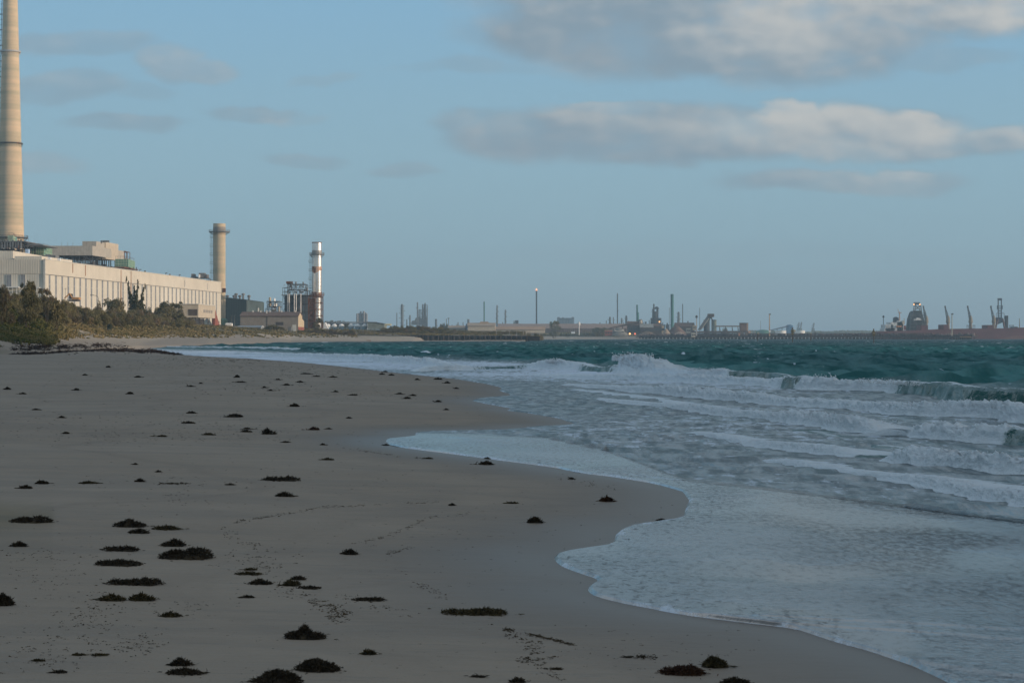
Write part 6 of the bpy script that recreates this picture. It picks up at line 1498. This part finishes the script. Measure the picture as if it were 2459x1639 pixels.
for row in range(6):
    f = row / 5
    q = -60 + row * 7
    while q < 462:
        qq = q + random.uniform(-6, 6); sk, bs, df_ = ip(SKY, qq), ip(BAS, qq), ip(DF, qq)
        top = sk + (bs - 22 - sk) * f + random.uniform(-5, 6); d = df_ * (1.22 - .22 * f) + random.uniform(-4, 4)
        w_ = random.uniform(26, 44) * (260 / max(d, 260)) ** .35
        mm = random.choice([fol_olive, fol_olive, fol_dark, fol_brown if qq < 60 or 250 < qq < 350 or random.random() < .4 else fol_olive])
        side = ('under the hall end wall' if qq < 50 else 'under the near hall corner' if qq < 110 else 'below the first window slots' if qq < 190 else 'around the small round tree' if qq < 245 else 'left of the spiky tree' if qq < 300 else 'below the spiky tree' if qq < 360 else 'below the twin domed tree' if qq < 410 else 'left of the office block')
        tier = ('on the top edge of the scrub', 'just below the scrub top', 'in the upper middle scrub', 'in the lower middle scrub', 'in the lower scrub', 'in the lowest scrub row')[row]
        lab, grp = (('mid height shrub woven into the dense dune scrub below the hall', 'shrubs of the dune thicket') if mm is not fol_brown else ('brownish half bare shrub within the dune scrub below the hall', 'brownish shrubs of the dune thicket'))
        lab = ('brownish thin' if mm is fol_brown else 'dark dense' if mm is fol_dark else 'olive') + ' shrub ' + tier + ' ' + side; grp = 'shrubs of the dune thicket'
        bush('shrub', lab, 'shrub', qq, d, top, w_, 'round', mm, None, grp)
        q += w_ * .72
# mound behind the sheet pile wall and the strip of scrub to its right
MS = [(905, 797), (925, 781), (950, 779), (985, 777.5), (1020, 779), (1060, 782), (1090, 787), (1120, 792), (1200, 794), (1300, 797)]
for row in range(3):
    q = 860 + row * 5
    while q < 1300:
        top = ip(MS, q) + row * 5.0 + random.uniform(-1.5, 2) if q > 905 else 792 + row * 3
        d = 990 - row * 36; w_ = random.uniform(14, 24)
        if q > 1120 and row == 2: d = 925
        mm = random.choice([fol_olive, fol_olive, fol_brown, fol_dark]); wh = 'left slope of the mound' if q < 960 else 'top of the mound' if q < 1060 else 'right slope of the mound' if q < 1130 else 'flat spit below the pale warehouse' if q < 1200 else 'flat spit below the flare stack'
        lab = ('olive', 'brownish', 'dark')[[fol_olive, fol_brown, fol_dark].index(mm)] + (' back row', ' middle row', ' front row')[row] + ' shrub on the ' + wh
        bush('shrub', lab, 'shrub', q, d, top, w_, 'round', mm, None, 'shrubs behind the sheet pile wall')
        q += w_ * .8
for q in range(700, 860, 9):
    bush('shrub', 'low shrub ' + ('right of the workshop gable' if q < 760 else 'below the white cone hoppers' if q < 810 else 'where the sheet pile wall begins'), 'shrub', q + random.uniform(-3, 3), 830, 786 + random.uniform(-2, 5) + (4 if q < 760 else 0), random.uniform(12, 18), 'round', random.choice([fol_olive, fol_brown]), None, 'shrubs beyond the far beach')
for q in range(776, 840, 7):
    bush('tree', 'distant tree on the skyline behind the white cone hoppers', 'tree', q, 1300, 764 + abs(q - 800) * .08 + random.uniform(-.8, 1.5), 13, 'round', fol_dark, None, 'trees behind the hoppers', zb=6)
for q in (1060, 1064, 1068, 1073, 1081, 1086, 1092, 1097, 1104, 1109, 1114):
    bush('tree', 'distant tree between the scrub mound and the pale warehouse', 'tree', q, 1800, 775 + random.uniform(-3, 2.5) + (3 if q > 1080 else 0), 9, 'round', fol_dark, None, 'trees left of the pale warehouse', zb=6)


def leaf_band(name, rows_, m, size, kind='stuff'):
    Q = []; r = np.random.default_rng(len(name))
    for (q0, q1, d0, d1, t0, t1, n, drop) in rows_:
        q = r.uniform(q0, q1, n); d = r.uniform(d0, d1, n); x = (q - CX) / F * d
        topz = EYE + (HY - (t0 + (t1 - t0) * (q - q0) / max(q1 - q0, 1))) / F * d + (fbm(x * .03 * (1500 / d0), d * .0, octv=4, seed=3) - .5) * M(7, d)
        z = topz - r.random(n) ** 1.5 * drop
        a = r.normal(size=(n, 3)); a /= np.linalg.norm(a, axis=1)[:, None]; b = np.cross(a, r.normal(size=(n, 3))); b /= np.linalg.norm(b, axis=1)[:, None]
        s = (size * d / 1700 * (.5 + r.random(n)))[:, None]; P = np.stack([x, d, z], 1)
        Q.append(np.stack([P - a * s, P + b * s * .7, P + a * s, P - b * s * .7], 1).reshape(-1, 3))
    Q = np.concatenate(Q); return obj(name, np_mesh(name, Q, np.arange(len(Q)).reshape(-1, 4), smooth=False), m, kind=kind)


leaf_band('coastal_scrub', [(1297, 1420, 1745, 1800, 801, 803, 5000, 3), (1400, 1500, 1745, 1800, 797, 803, 5000, 4), (1340, 1540, 1760, 1850, 799, 801, 5000, 4), (1500, 1760, 1760, 1800, 803, 804, 3000, 3)], fol_olive, .8)
leaf_band('far_wood', [(1798, 1960, 3300, 3700, 795, 796, 5000, 14), (1950, 2010, 3600, 4100, 793.5, 796, 3000, 14), (2000, 2140, 3600, 4100, 795, 797, 5000, 14), (1385, 1440, 2300, 2400, 777, 777, 500, 5)], fol_dark, .8)
# dune grass and creepers
n = 60000
r = np.random.default_rng(12)
q = np.concatenate([r.uniform(-60, 170, 14000), r.uniform(100, 520, 26000), r.uniform(400, 900, 20000), r.uniform(860, 1300, 9000)]); f = r.random(len(q))
D0 = np.interp(q, LCX, LCD[:, 1]) - np.where(q < 170, 14, 0); D1 = np.interp(q, LCX, LCD[:, 4]); d = D0 + (D1 - D0) * f ** 1.6; d = np.where(q > 860, 885 + 90 * f, d)
x = (q - CX) / F * d; z = ground_z(x, d)
vv = veg_amount(x, d, z, q); keep = (vv * np.where(q >= 170, sstep(fbm(x * .12, d * .06, octv=3, seed=77), .36, .56), sstep(fbm(x * .2, d * .1, octv=3, seed=77), .28, .42)) > r.random(len(q)) * .8) | ((r.random(len(q)) < .05) & (z > 1.7)); keep &= z > np.where(q < 170, .95, 1.3)
q, d, x, z = q[keep], d[keep], x[keep], z[keep]; n = len(q)
grn_ = sstep(q, 190, 90) * 1.0 + (q >= 190) * (r.random(n) < .18) * .7
hgt = (.14 + .30 * r.random(n)) * np.where(d > 500, 1.4, 1.0) * (0.6 + .8 * fbm(x * .3, d * .2, octv=2, seed=4))
Q = []; GA = []
for k in range(4):
    a = r.uniform(0, 6.28, n); off = np.stack([np.cos(a), np.sin(a), np.zeros(n)], 1); rr_ = r.random(n) * .35
    B = np.stack([x, d, z - .1], 1) + off * rr_[:, None]; side = np.stack([-np.sin(a), np.cos(a), np.zeros(n)], 1) * (.10 + .0003 * d)[:, None]
    T = B + off * (.25 * r.random(n))[:, None] + np.stack([np.zeros(n), np.zeros(n), hgt], 1)
    Q.append(np.stack([B - side, B + side, T + side * .5, T - side * .5], 1).reshape(-1, 3)); GA.append(np.repeat(grn_, 4))
Q = np.concatenate(Q); GA = np.concatenate(GA)
gm = bpy.data.materials.new('dune_grass'); gm.use_nodes = True; t = NT(gm.node_tree); t.n.clear(); out = t.new('ShaderNodeOutputMaterial'); pos = t.new('ShaderNodeNewGeometry').outputs['Position']
c = t.mix(t.ss(t.noise(pos, .25, 4, .6), .35, .65), (.25, .195, .105), (.145, .13, .07)); c2 = t.mix(t.ss(t.noise(pos, .3, 4, .6), .4, .6), (.068, .082, .030), (.13, .122, .055)); c = t.mix(t.attr('green').outputs['Fac'], c, c2)
dfs = t.new('ShaderNodeBsdfDiffuse'); t.link(c, dfs.inputs[0]); t.link(dfs.outputs[0], out.inputs[0])
obj('dune_grass', np_mesh('dune_grass', Q, np.arange(len(Q)).reshape(-1, 4), {'green': GA}, smooth=False), gm, kind='stuff')
# ================================================================ SEAWEED ON THE BEACH
def weed_mat(name, c1, c2):
    m = bpy.data.materials.new(name); m.use_nodes = True; t = NT(m.node_tree); t.n.clear(); out = t.new('ShaderNodeOutputMaterial'); p = t.new('ShaderNodeBsdfPrincipled')
    pos = t.new('ShaderNodeNewGeometry').outputs['Position']; c = t.mix(t.ss(t.noise(pos, 22, 3, .6), .35, .65), c1, c2); t.link(c, p.inputs['Base Color']); p.inputs['Roughness'].default_value = .8; p.inputs['Specular IOR Level'].default_value = .15; t.link(p.outputs[0], out.inputs[0]); return m
weedm = {'dark': weed_mat('seaweed_dark', (.022, .017, .011), (.052, .038, .022)), 'olive': weed_mat('seaweed_olive', (.030, .024, .011), (.075, .056, .024)), 'red': weed_mat('seaweed_reddish', (.030, .013, .008), (.065, .030, .014))}


def ribbons(P, dirs, length, width, r, curl=.6):
    """small bent fronds; returns verts, faces (two quads each)"""
    n = len(P); up = np.array([0, 0, 1.0]); dv = dirs / np.linalg.norm(dirs, axis=1)[:, None]
    s = np.cross(dv, r.normal(size=(n, 3))); s /= np.linalg.norm(s, axis=1)[:, None]; s *= width[:, None]
    m1 = P + dv * length[:, None] * .5; bend = r.normal(size=(n, 3)) * curl; bend[:, 2] -= .35
    d2 = dv + bend; d2 /= np.linalg.norm(d2, axis=1)[:, None]; e = m1 + d2 * length[:, None] * .5
    V = np.stack([P - s, P + s, m1 + s * 1.2, m1 - s * 1.2, e + s * .35, e - s * .35], 1).reshape(-1, 3)
    b = (np.arange(n) * 6)[:, None]; Fq = np.concatenate([b + np.array([0, 1, 2, 3]), b + np.array([3, 2, 4, 5])])
    return V, Fq


def clump(px, py, w_, h_, label, m='dark', shape='mound', tail=0, group=None, name='seaweed_clump'):
    if w_ < 34: w_ *= .86; h_ *= .76
    else: w_ *= .94; h_ *= .92
    p0 = ground_at(px, py); d = p0.y; seed = int(px * 7 + py); r = np.random.default_rng(seed)
    wm = M(w_, d) / 2; dep = min(wm * .75, .10 + wm * .35); hm = max(M(h_, d) * .92 - dep * EYE / d, M(h_, d) * .34)
    mounds = {'mound': [(0, 0, 1)], 'double': [(-.42, 0, .9), (.38, .05, 1)], 'long': [(-.75, 0, .75), (-.38, .1, .6), (0, 0, .8), (.38, .1, 1), (.72, 0, .7)], 'flat': [(-.5, 0, .6), (0, 0, 1), (.5, 0, .5)], 'peak': [(0, 0, 1.15), (-.45, 0, .55), (.55, 0, .5)], 'twig': [(0, 0, .35)]}[shape]
    V = []; Fc = []; off = 0
    n_core = 13 if w_ > 24 else 9
    if shape != 'twig':
        k = len(mounds); rw = wm * (1.0 if k == 1 else .62 if k == 2 else .34 if k == 5 else .5)
        nx_, ny_ = n_core * 4, n_core * 2
        X, Y = np.meshgrid(np.linspace(-1.08, 1.08, nx_) * wm, np.linspace(-1.1, 1.1, ny_) * dep, indexing='ij'); Z = np.full_like(X, -.6)
        nz = fbm(X / wm * 2.2 + seed, Y / dep * 1.6, octv=4, seed=2)
        for (mx, my, mh) in mounds:
            q2 = 1 - ((X / wm - mx) / (rw / wm)) ** 2 - ((Y / dep - my) / .95) ** 2 + (nz - .5) * 2.0
            Z = np.maximum(Z, np.sign(q2) * np.abs(q2) ** .55 * mh)
        Z = np.where(Z > 0, Z * (.35 + .75 * nz), Z * .4) * hm * .9 - .004; Z = np.maximum(Z, -.02)
        V.append(np.stack([X, Y, Z], -1).reshape(-1, 3)); Fc.append(grid_faces(nx_, ny_)[:, ::-1]); off += X.size
    n = int(min(2600, 80 + w_ * h_ * 1.2)) if shape != 'twig' else 70
    mi = r.integers(0, len(mounds), n); mm = np.array(mounds)[mi]; th = r.uniform(0, 2 * math.pi, n); ph = r.random(n) ** .8 * math.pi / 2
    rw = wm * (1.0 if len(mounds) == 1 else .62 if len(mounds) == 2 else .34 if len(mounds) == 5 else .5)
    ra = np.cos(ph) * (.78 + .3 * r.random(n)); lx = mm[:, 0] * wm + ra * rw * np.cos(th); ly = mm[:, 1] * wm + ra * dep * np.sin(th); lz = np.sin(ph) * hm * mm[:, 2] * (.72 + .25 * r.random(n)); kk = .42 + 1.15 * fbm(lx / wm * 2.6 + seed, ly / dep * 1.5, octv=3, seed=2); lz = lz * kk; lx = lx * (.80 + .4 * kk)
    P = np.stack([lx, ly, lz], 1); dirs = np.stack([np.cos(th) * np.cos(ph) + r.normal(0, .5, n), np.sin(th) * np.cos(ph) + r.normal(0, .5, n), np.sin(ph) * .8 + r.normal(0, .35, n)], 1)
    sc = max(d / 1911 * .9, .0035); Ln = np.minimum((.010 + .026 * r.random(n) ** 1.8) * (d / 14) ** .7, hm * 1.0 + .012); Wd = np.full(n, 1) * sc * .42 * (.5 + r.random(n))
    v_, f_ = ribbons(P, dirs, Ln, Wd, r); V.append(v_); Fc.append(f_ + off); off += len(v_)
    # loose bits and trailing strands on the sand round it
    n2 = int(18 + w_ * .6) if shape != 'twig' else 50; a = r.normal(0, 1, n2); lx = a * wm * (.75 if shape != 'twig' else .6); ly = r.normal(0, dep * .7, n2)
    if tail: k = n2 // 2; lx[:k] = np.sign(tail) * (wm * .8 + r.random(k) * M(abs(tail), d)); ly[:k] = r.normal(0, dep * .15, k)
    P = np.stack([lx, ly, np.full(n2, .004)], 1); dirs = np.stack([r.normal(0, 1, n2), r.normal(0, .4, n2), r.uniform(0, .15, n2)], 1)
    v_, f_ = ribbons(P, dirs, (.015 + .03 * r.random(n2)) * (d / 14) ** .7, np.full(n2, sc * .4), r, .2); v_[:, 2] = np.maximum(v_[:, 2], .002); V.append(v_); Fc.append(f_ + off)
    me = np_mesh(name, np.concatenate(V), np.concatenate(Fc), smooth=False)
    o = obj(name, me, weedm[m], None, label, 'seaweed', group, loc=p0)
    return o


SM = 'seaweed clumps scattered on the sand'
for a in [
    (75, 1252, 84, 14, 'two joined dark seaweed heaps low against the left edge, upper of the near beach', 'dark', 'double'), (310, 1263, 66, 17, 'dark seaweed heap with a thin right tail, above a small flat patch', 'dark', 'flat', 30),
    (334, 1279, 38, 10, 'small flat dark seaweed patch just below the heap with a right tail', 'dark', 'flat'), (400, 1270, 56, 9, 'wispy stringy seaweed strip pointing right, above the big double mound', 'olive', 'flat', 30),
    (418, 1310, 48, 15, 'oval dark seaweed heap touching the top of the biggest double mound', 'dark', 'mound'), (444, 1339, 112, 30, 'biggest seaweed mound on the left of the beach, dark and double humped', 'dark', 'double', 20),
    (44, 1311, 32, 11, 'small bluish dark seaweed heap near the left edge below the joined heaps', 'dark', 'mound', 10), (291, 1321, 66, 12, 'chain of small dark seaweed lumps left of the biggest double mound', 'dark', 'long'),
    (284, 1355, 92, 16, 'long dark seaweed heap below and left of the biggest double mound', 'dark', 'flat', -14), (324, 1401, 108, 16, 'long ragged dark green seaweed strip, lower left beach', 'dark', 'long', -12),
    (267, 1440, 54, 14, 'left one of a level pair of olive seaweed heaps, lower left beach', 'olive', 'peak', -14), (340, 1440, 52, 17, 'right one of a level pair of olive seaweed heaps, lower left beach', 'olive', 'peak'),
    (6, 1452, 42, 30, 'tall dark seaweed heap cut off by the left edge of the frame', 'dark', 'mound'), (410, 1479, 42, 11, 'small pointed seaweed heap alone below the level pair', 'olive', 'peak', -14),
    (595, 1378, 54, 6, 'thin flat seaweed strand left of the cluster of small heaps', 'olive', 'flat'), (600, 1368, 26, 5, 'tiny seaweed wisp just above the thin flat strand', 'olive', 'peak'), (624, 1401, 46, 11, 'dark slanting seaweed heap just below the thin flat strand', 'dark', 'flat', 12),
    (699, 1405, 38, 14, 'pointed seaweed heap with a left wisp, in the cluster of small heaps', 'olive', 'peak', -16), (717, 1391, 30, 9, 'small dark seaweed heap touching the pointed one from above', 'dark', 'mound'), (744, 1412, 45, 6, 'flat dark seaweed strip right of the pointed heap', 'dark', 'flat'),
    (594, 1434, 26, 6, 'tiny dark seaweed heap alone below the slanting heap', 'dark', 'flat'), (730, 1531, 80, 29, 'large peaked dark seaweed mound, lower middle of the beach', 'dark', 'peak', 10), (762, 1608, 92, 34, 'large dense round seaweed mound near the bottom edge', 'dark', 'mound', -10),
    (667, 1637, 102, 34, 'large dark seaweed mound cut by the bottom edge, left of the dense round one', 'dark', 'mound', -30), (433, 1596, 45, 16, 'upper of two ragged seaweed heaps near the bottom, left of the large mounds', 'dark', 'peak', -14), (442, 1616, 74, 15, 'lower of two ragged seaweed heaps near the bottom, with a right tail', 'dark', 'flat', 30),
    (145, 1614, 31, 6, 'tiny ragged seaweed bit near the bottom left corner', 'dark', 'flat'), (92, 1586, 28, 5, 'tiny flat seaweed bit at lower left below the scattered crumbs', 'olive', 'flat'), (188, 1572, 30, 4, 'thin olive seaweed sliver, left of two at lower left', 'olive', 'flat'), (239, 1573, 32, 5, 'thin olive seaweed sliver, right of two at lower left', 'olive', 'flat'),
    (643, 1042, 26, 13, 'compact dark seaweed dome at mid beach left of the swash tongue', 'dark', 'mound', 12), (707, 976, 19, 7, 'small dark seaweed cone alone high on the middle beach', 'dark', 'mound'), (563, 1001, 36, 7, 'flat dark seaweed patch above and left of the compact dome', 'dark', 'flat', -10),
    (452, 1016, 27, 5, 'narrow seaweed patch at mid beach left of the flat dark patch', 'dark', 'flat', -8), (460, 992, 20, 5, 'small greyish seaweed patch above the narrow patch at mid beach', 'dark', 'flat'), (594, 1030, 20, 4, 'upper of two little seaweed patches left of the compact dome', 'dark', 'flat'), (591, 1037, 19, 5, 'lower of two little seaweed patches left of the compact dome', 'dark', 'mound'),
    (753, 1032, 22, 7, 'little dark seaweed heap with a left streak, right of the compact dome', 'red', 'mound', -24), (500, 1044, 26, 5, 'small olive seaweed patch left below the two little patches', 'olive', 'flat', 12), (390, 1048, 24, 4, 'tiny olive seaweed patch with a left streak at mid left beach', 'olive', 'flat', -26), (676, 1153, 72, 11, 'long black seaweed strip at mid beach above a smaller heap', 'dark', 'long'),
    (682, 1191, 36, 10, 'small black seaweed heap below the long black strip', 'dark', 'peak', 16), (101, 1161, 27, 8, 'small dark seaweed heap at left, right upper one of a pair', 'dark', 'mound'), (60, 1172, 30, 8, 'small dark seaweed heap at left, left lower one of a pair', 'dark', 'peak', -10), (212, 1160, 38, 5, 'thin olive seaweed wisp at left between the pair and a small dark heap', 'olive', 'flat', 18),
    (335, 1156, 18, 7, 'small round dark seaweed heap at left centre', 'dark', 'mound'), (415, 1161, 66, 3, 'broken thin line of seaweed bits at left centre', 'dark', 'twig'), (787, 1104, 24, 5, 'small slanting seaweed patch below the near swash tongue', 'olive', 'flat', -10), (1168, 1115, 32, 9, 'black seaweed heap with a left tail just below the swash edge', 'dark', 'peak', -26),
    (1457, 1203, 30, 15, 'reddish brown upright seaweed tuft near the rounded sand point', 'red', 'peak'), (1228, 1208, 24, 4, 'thin olive stick like seaweed left of the reddish tuft', 'olive', 'flat'), (1284, 1254, 32, 14, 'compact dark seaweed heap on bare sand, centre of the near beach', 'dark', 'mound'), (840, 1330, 32, 12, 'compact dark seaweed heap alone left of centre', 'dark', 'mound', 12),
    (885, 1440, 66, 8, 'low flat dark seaweed strip left of the long green one', 'dark', 'long', 14), (1142, 1472, 122, 16, 'long dark green seaweed strip with a pointed right end, lower centre', 'olive', 'long', 16), (886, 1570, 26, 12, 'small green rounded seaweed tuft below the flat strip', 'olive', 'mound'), (1242, 1637, 32, 12, 'small dark seaweed tuft at the bottom edge, centre', 'dark', 'peak'),
    (1545, 1578, 66, 10, 'twiggy thin seaweed strand left of the two big right hand mounds', 'dark', 'twig', -24), (1508, 1302, 24, 7, 'small dark seaweed heap lying in the shallow swash', 'dark', 'mound'), (1588, 1249, 20, 4, 'tiny seaweed sliver at the edge of the swash below the sand point', 'dark', 'flat'), (1718, 1600, 50, 27, 'rounded olive brown seaweed tuft, upper right of three by the bottom edge', 'olive', 'mound', 36),
    (1640, 1616, 92, 25, 'spreading reddish brown seaweed mound left of the rounded olive tuft', 'red', 'mound'), (1764, 1642, 62, 17, 'seaweed mound cut by the bottom edge right of the spreading one', 'dark', 'mound'), (1336, 1606, 24, 4, 'thin dark seaweed sliver lower centre right', 'dark', 'flat'), (1148, 1624, 34, 3, 'thin wavy dark strand near the bottom edge at centre', 'dark', 'twig'), (1170, 1101, 14, 3, 'faint olive bit above the black heap with a left tail', 'olive', 'flat'),
    (1029, 1101, 20, 3, 'faint olive wisp left of the black heap with a left tail', 'olive', 'flat')]:
    clump(*a)
for q, py_, w_, h_ in [(17, 935, 15, 5), (54, 946, 15, 3), (184, 937, 11, 5), (312, 946, 11, 5), (569, 906, 10, 5), (577, 918, 22, 3), (688, 925, 12, 4), (721, 918, 13, 4), (331, 906, 12, 4), (260, 882, 9, 4), (158, 1041, 13, 4), (148, 1003, 12, 4), (87, 984, 16, 3), (204, 901, 8, 3),
                       (1052, 911, 16, 4), (1074, 920, 11, 4), (1002, 912, 9, 3), (1096, 933, 8, 3), (992, 950, 13, 3), (977, 957, 16, 4), (1052, 965, 12, 4), (959, 946, 13, 3), (848, 949, 16, 3), (1071, 984, 8, 2), (838, 1004, 9, 2), (917, 899, 11, 3), (925, 893, 9, 2), (940, 901, 9, 3), (668, 912, 7, 3), (760, 904, 18, 2), (735, 898, 20, 2), (800, 906, 14, 2), (482, 921, 6, 2), (458, 928, 14, 3), (686, 1062, 16, 2), (775, 1068, 9, 3), (552, 1164, 16, 3), (380, 1133, 8, 3), (325, 1115, 5, 2), (789, 1030, 8, 2), (635, 931, 8, 3), (650, 938, 9, 2), (805, 941, 9, 2), (1373, 1150, 11, 3), (1086, 1213, 11, 4), (927, 1069, 10, 3)]:
    GS = 'tiny dark seaweed clump ' + ('near the water on the far beach' if q > 900 else 'in the crowded patch below the surf, far beach' if q > 560 and py_ < 945 else 'on the far left beach below the wrack line' if py_ < 960 else 'on the left middle beach' if q < 500 else 'on the open middle beach')
    clump(q, py_, w_, max(h_, 3), GS, 'dark', 'mound' if h_ > 2 else 'flat', 0, 'tiny far seaweed clumps')

# uncountable crumbs, strand lines and the dark wrack band at the back of the beach
r = np.random.default_rng(33); PX_ = []; PY_ = []; SZ = []
def line(pts, n, sp, sz=1.0):
    pts = np.array(pts, float); t_ = r.random(n) * (len(pts) - 1); i = t_.astype(int); f = (t_ - i)[:, None]; P = pts[i] * (1 - f) + pts[np.minimum(i + 1, len(pts) - 1)] * f
    P = P[fbm(P[:, 0] / 18, P[:, 1] / 18, octv=2, seed=8) > .42]; PX_.append(P[:, 0] + r.normal(0, sp * 2.5, len(P))); PY_.append(P[:, 1] + r.normal(0, sp, len(P))); SZ.append(np.full(len(P), sz))
def patch(cx_, cy_, rx_, ry_, n, sz=1.0): PX_.append(r.normal(cx_, rx_, n)); PY_.append(r.normal(cy_, ry_, n)); SZ.append(np.full(n, sz))
line([(1180, 1500), (1240, 1515), (1320, 1532), (1410, 1555)], 260, 1.6); line([(1200, 1505), (1255, 1530), (1290, 1560), (1260, 1588)], 90, 4); line([(1258, 1588), (1330, 1575), (1290, 1600), (1350, 1630)], 60, 2)
line([(530, 1270), (580, 1250), (660, 1238), (770, 1218), (860, 1213), (1050, 1205)], 200, 1.5, .7); line([(850, 1305), (930, 1288), (1000, 1255), (1040, 1240), (1160, 1230)], 120, 2, .7); line([(930, 1330), (1010, 1310)], 40, 3, .8)
line([(540, 1280), (600, 1305), (640, 1330)], 60, 4, .8); line([(620, 1350), (700, 1420), (760, 1445), (820, 1470), (800, 1500)], 200, 6, 1.1); line([(1000, 1400), (1060, 1425), (1090, 1450)], 40, 4, .8); line([(820, 1430), (1000, 1480)], 50, 6, .8)
line([(820, 1074), (960, 1095), (1030, 1100)], 90, 1.0, .7); line([(1345, 1145), (1480, 1175)], 40, 3, .7); line([(350, 1195), (440, 1190), (360, 1235)], 60, 4, .8)
patch(230, 1470, 45, 28, 90, .9); patch(80, 1570, 60, 25, 60, .9); patch(200, 1545, 60, 25, 45, .9); patch(330, 1545, 40, 15, 50); patch(120, 1390, 90, 30, 60, .8); patch(600, 1350, 60, 20, 60, .8); patch(430, 1455, 60, 12, 30, .7); patch(70, 1330, 70, 14, 40, .8)
patch(740, 885, 130, 10, 260, .9); patch(600, 930, 120, 14, 120, .9); patch(560, 1040, 90, 12, 90, .7); patch(450, 1010, 120, 20, 120, .7); patch(100, 1010, 120, 30, 110, .7); patch(330, 1050, 120, 12, 80, .7); patch(900, 950, 90, 8, 80, .7)
patch(550, 862, 90, 5, 200, 1.1); patch(450, 870, 130, 8, 160, .8); patch(400, 1170, 140, 30, 60, .7); patch(700, 1110, 200, 60, 90, .6); patch(1150, 1260, 200, 60, 90, .55); patch(1600, 1560, 120, 30, 60, .6); patch(250, 900, 200, 20, 140, .7)
n_ = 600; PX_.append(r.uniform(-40, 1650, n_)); PY_.append(845 + 790 * r.random(n_) ** 1.3); SZ.append(np.full(n_, .55))
PX_, PY_, SZ = map(np.concatenate, (PX_, PY_, SZ))
ok = (PY_ > 842) & (PX_ < shore_px(PY_) - 14); PX_, PY_, SZ = PX_[ok], PY_[ok], SZ[ok]


def scatter(name, PX_, PY_, SZ, m, k=3, lift=.003, base=.009, hgt=.2):
    z = np.full(len(PX_), .2)
    for _ in range(6):
        d = F * (EYE - z) / (PY_ - HY); x = (PX_ - CX) / F * d; z = .5 * z + .5 * np.minimum(ground_z(x, d), .9)
    d = F * (EYE - z) / (PY_ - HY); x = (PX_ - CX) / F * d; z = ground_z(x, d)
    x = np.repeat(x, k); d = np.repeat(d, k); z = np.repeat(z, k); S = np.repeat(SZ, k); n = len(x); s0 = base * (d / 12) ** .72 * S
    x = x + r.normal(0, 1, n) * s0 * 1.2; d = d + r.normal(0, 1, n) * s0 * 1.2
    P = np.stack([x, d, z + lift], 1); dirs = np.stack([r.normal(0, 1, n), r.normal(0, .6, n), r.uniform(0, hgt, n)], 1)
    v_, f_ = ribbons(P, dirs, s0 * (.7 + 1.6 * r.random(n)), s0 * .22, r, .3); zz = np.repeat(z, 6); v_[:, 2] = np.maximum(v_[:, 2], zz + .002)
    obj(name, np_mesh(name, v_, f_, smooth=False), m, kind='stuff')
scatter('seaweed_crumbs', PX_, PY_, SZ, weed_mat('seaweed_crumb', (.030, .021, .012), (.075, .050, .022)))
PX_ = []; PY_ = []; SZ = []
WR = [(-40, 838), (60, 838), (110, 840), (200, 837), (260, 838), (330, 842), (400, 846), (430, 852)]
n_ = 3800; q = r.uniform(30, 430, n_); yb = np.interp(q, [a for a, b in WR], [b for a, b in WR]); hh = fbm(q / 26, q * 0, octv=3, seed=6)
wdt_ = np.interp(q, [-40, 60, 200, 330, 430], [1.2, 2.6, 3.6, 2.2, 1.0]); y_ = yb + r.normal(0, 1, n_) * wdt_ + (hh - .5) * 5; keep = fbm(q / 14, y_ / 3, octv=3, seed=5) > .44; q, y_ = q[keep], y_[keep]
scatter('seaweed_wrack', q, y_, np.full(len(q), 1.2), weed_mat('seaweed_wrack', (.022, .013, .010), (.045, .027, .018)), 3, .005, .018, .35)
HAZE = 0.00018
# ================================================================ HAZE
hm = bpy.data.materials.new('haze_air'); hm.use_nodes = True; t = NT(hm.node_tree); t.n.clear()
out = t.new('ShaderNodeOutputMaterial'); pv_ = t.new('ShaderNodeVolumePrincipled')
pv_.inputs['Color'].default_value = (0.55, 0.80, 1.0, 1); pv_.inputs['Density'].default_value = HAZE; pv_.inputs['Anisotropy'].default_value = 0.0
t.link(pv_.outputs[0], out.inputs['Volume'])
bmh = bmesh.new(); bmesh.ops.create_cube(bmh, size=1.0)
me = bpy.data.meshes.new('haze'); bmh.to_mesh(me); bmh.free()
hz = obj('haze', me, hm, kind='stuff'); hz.scale = (9000, 45100, 245); hz.location = (300, 22500, 100 + 17)
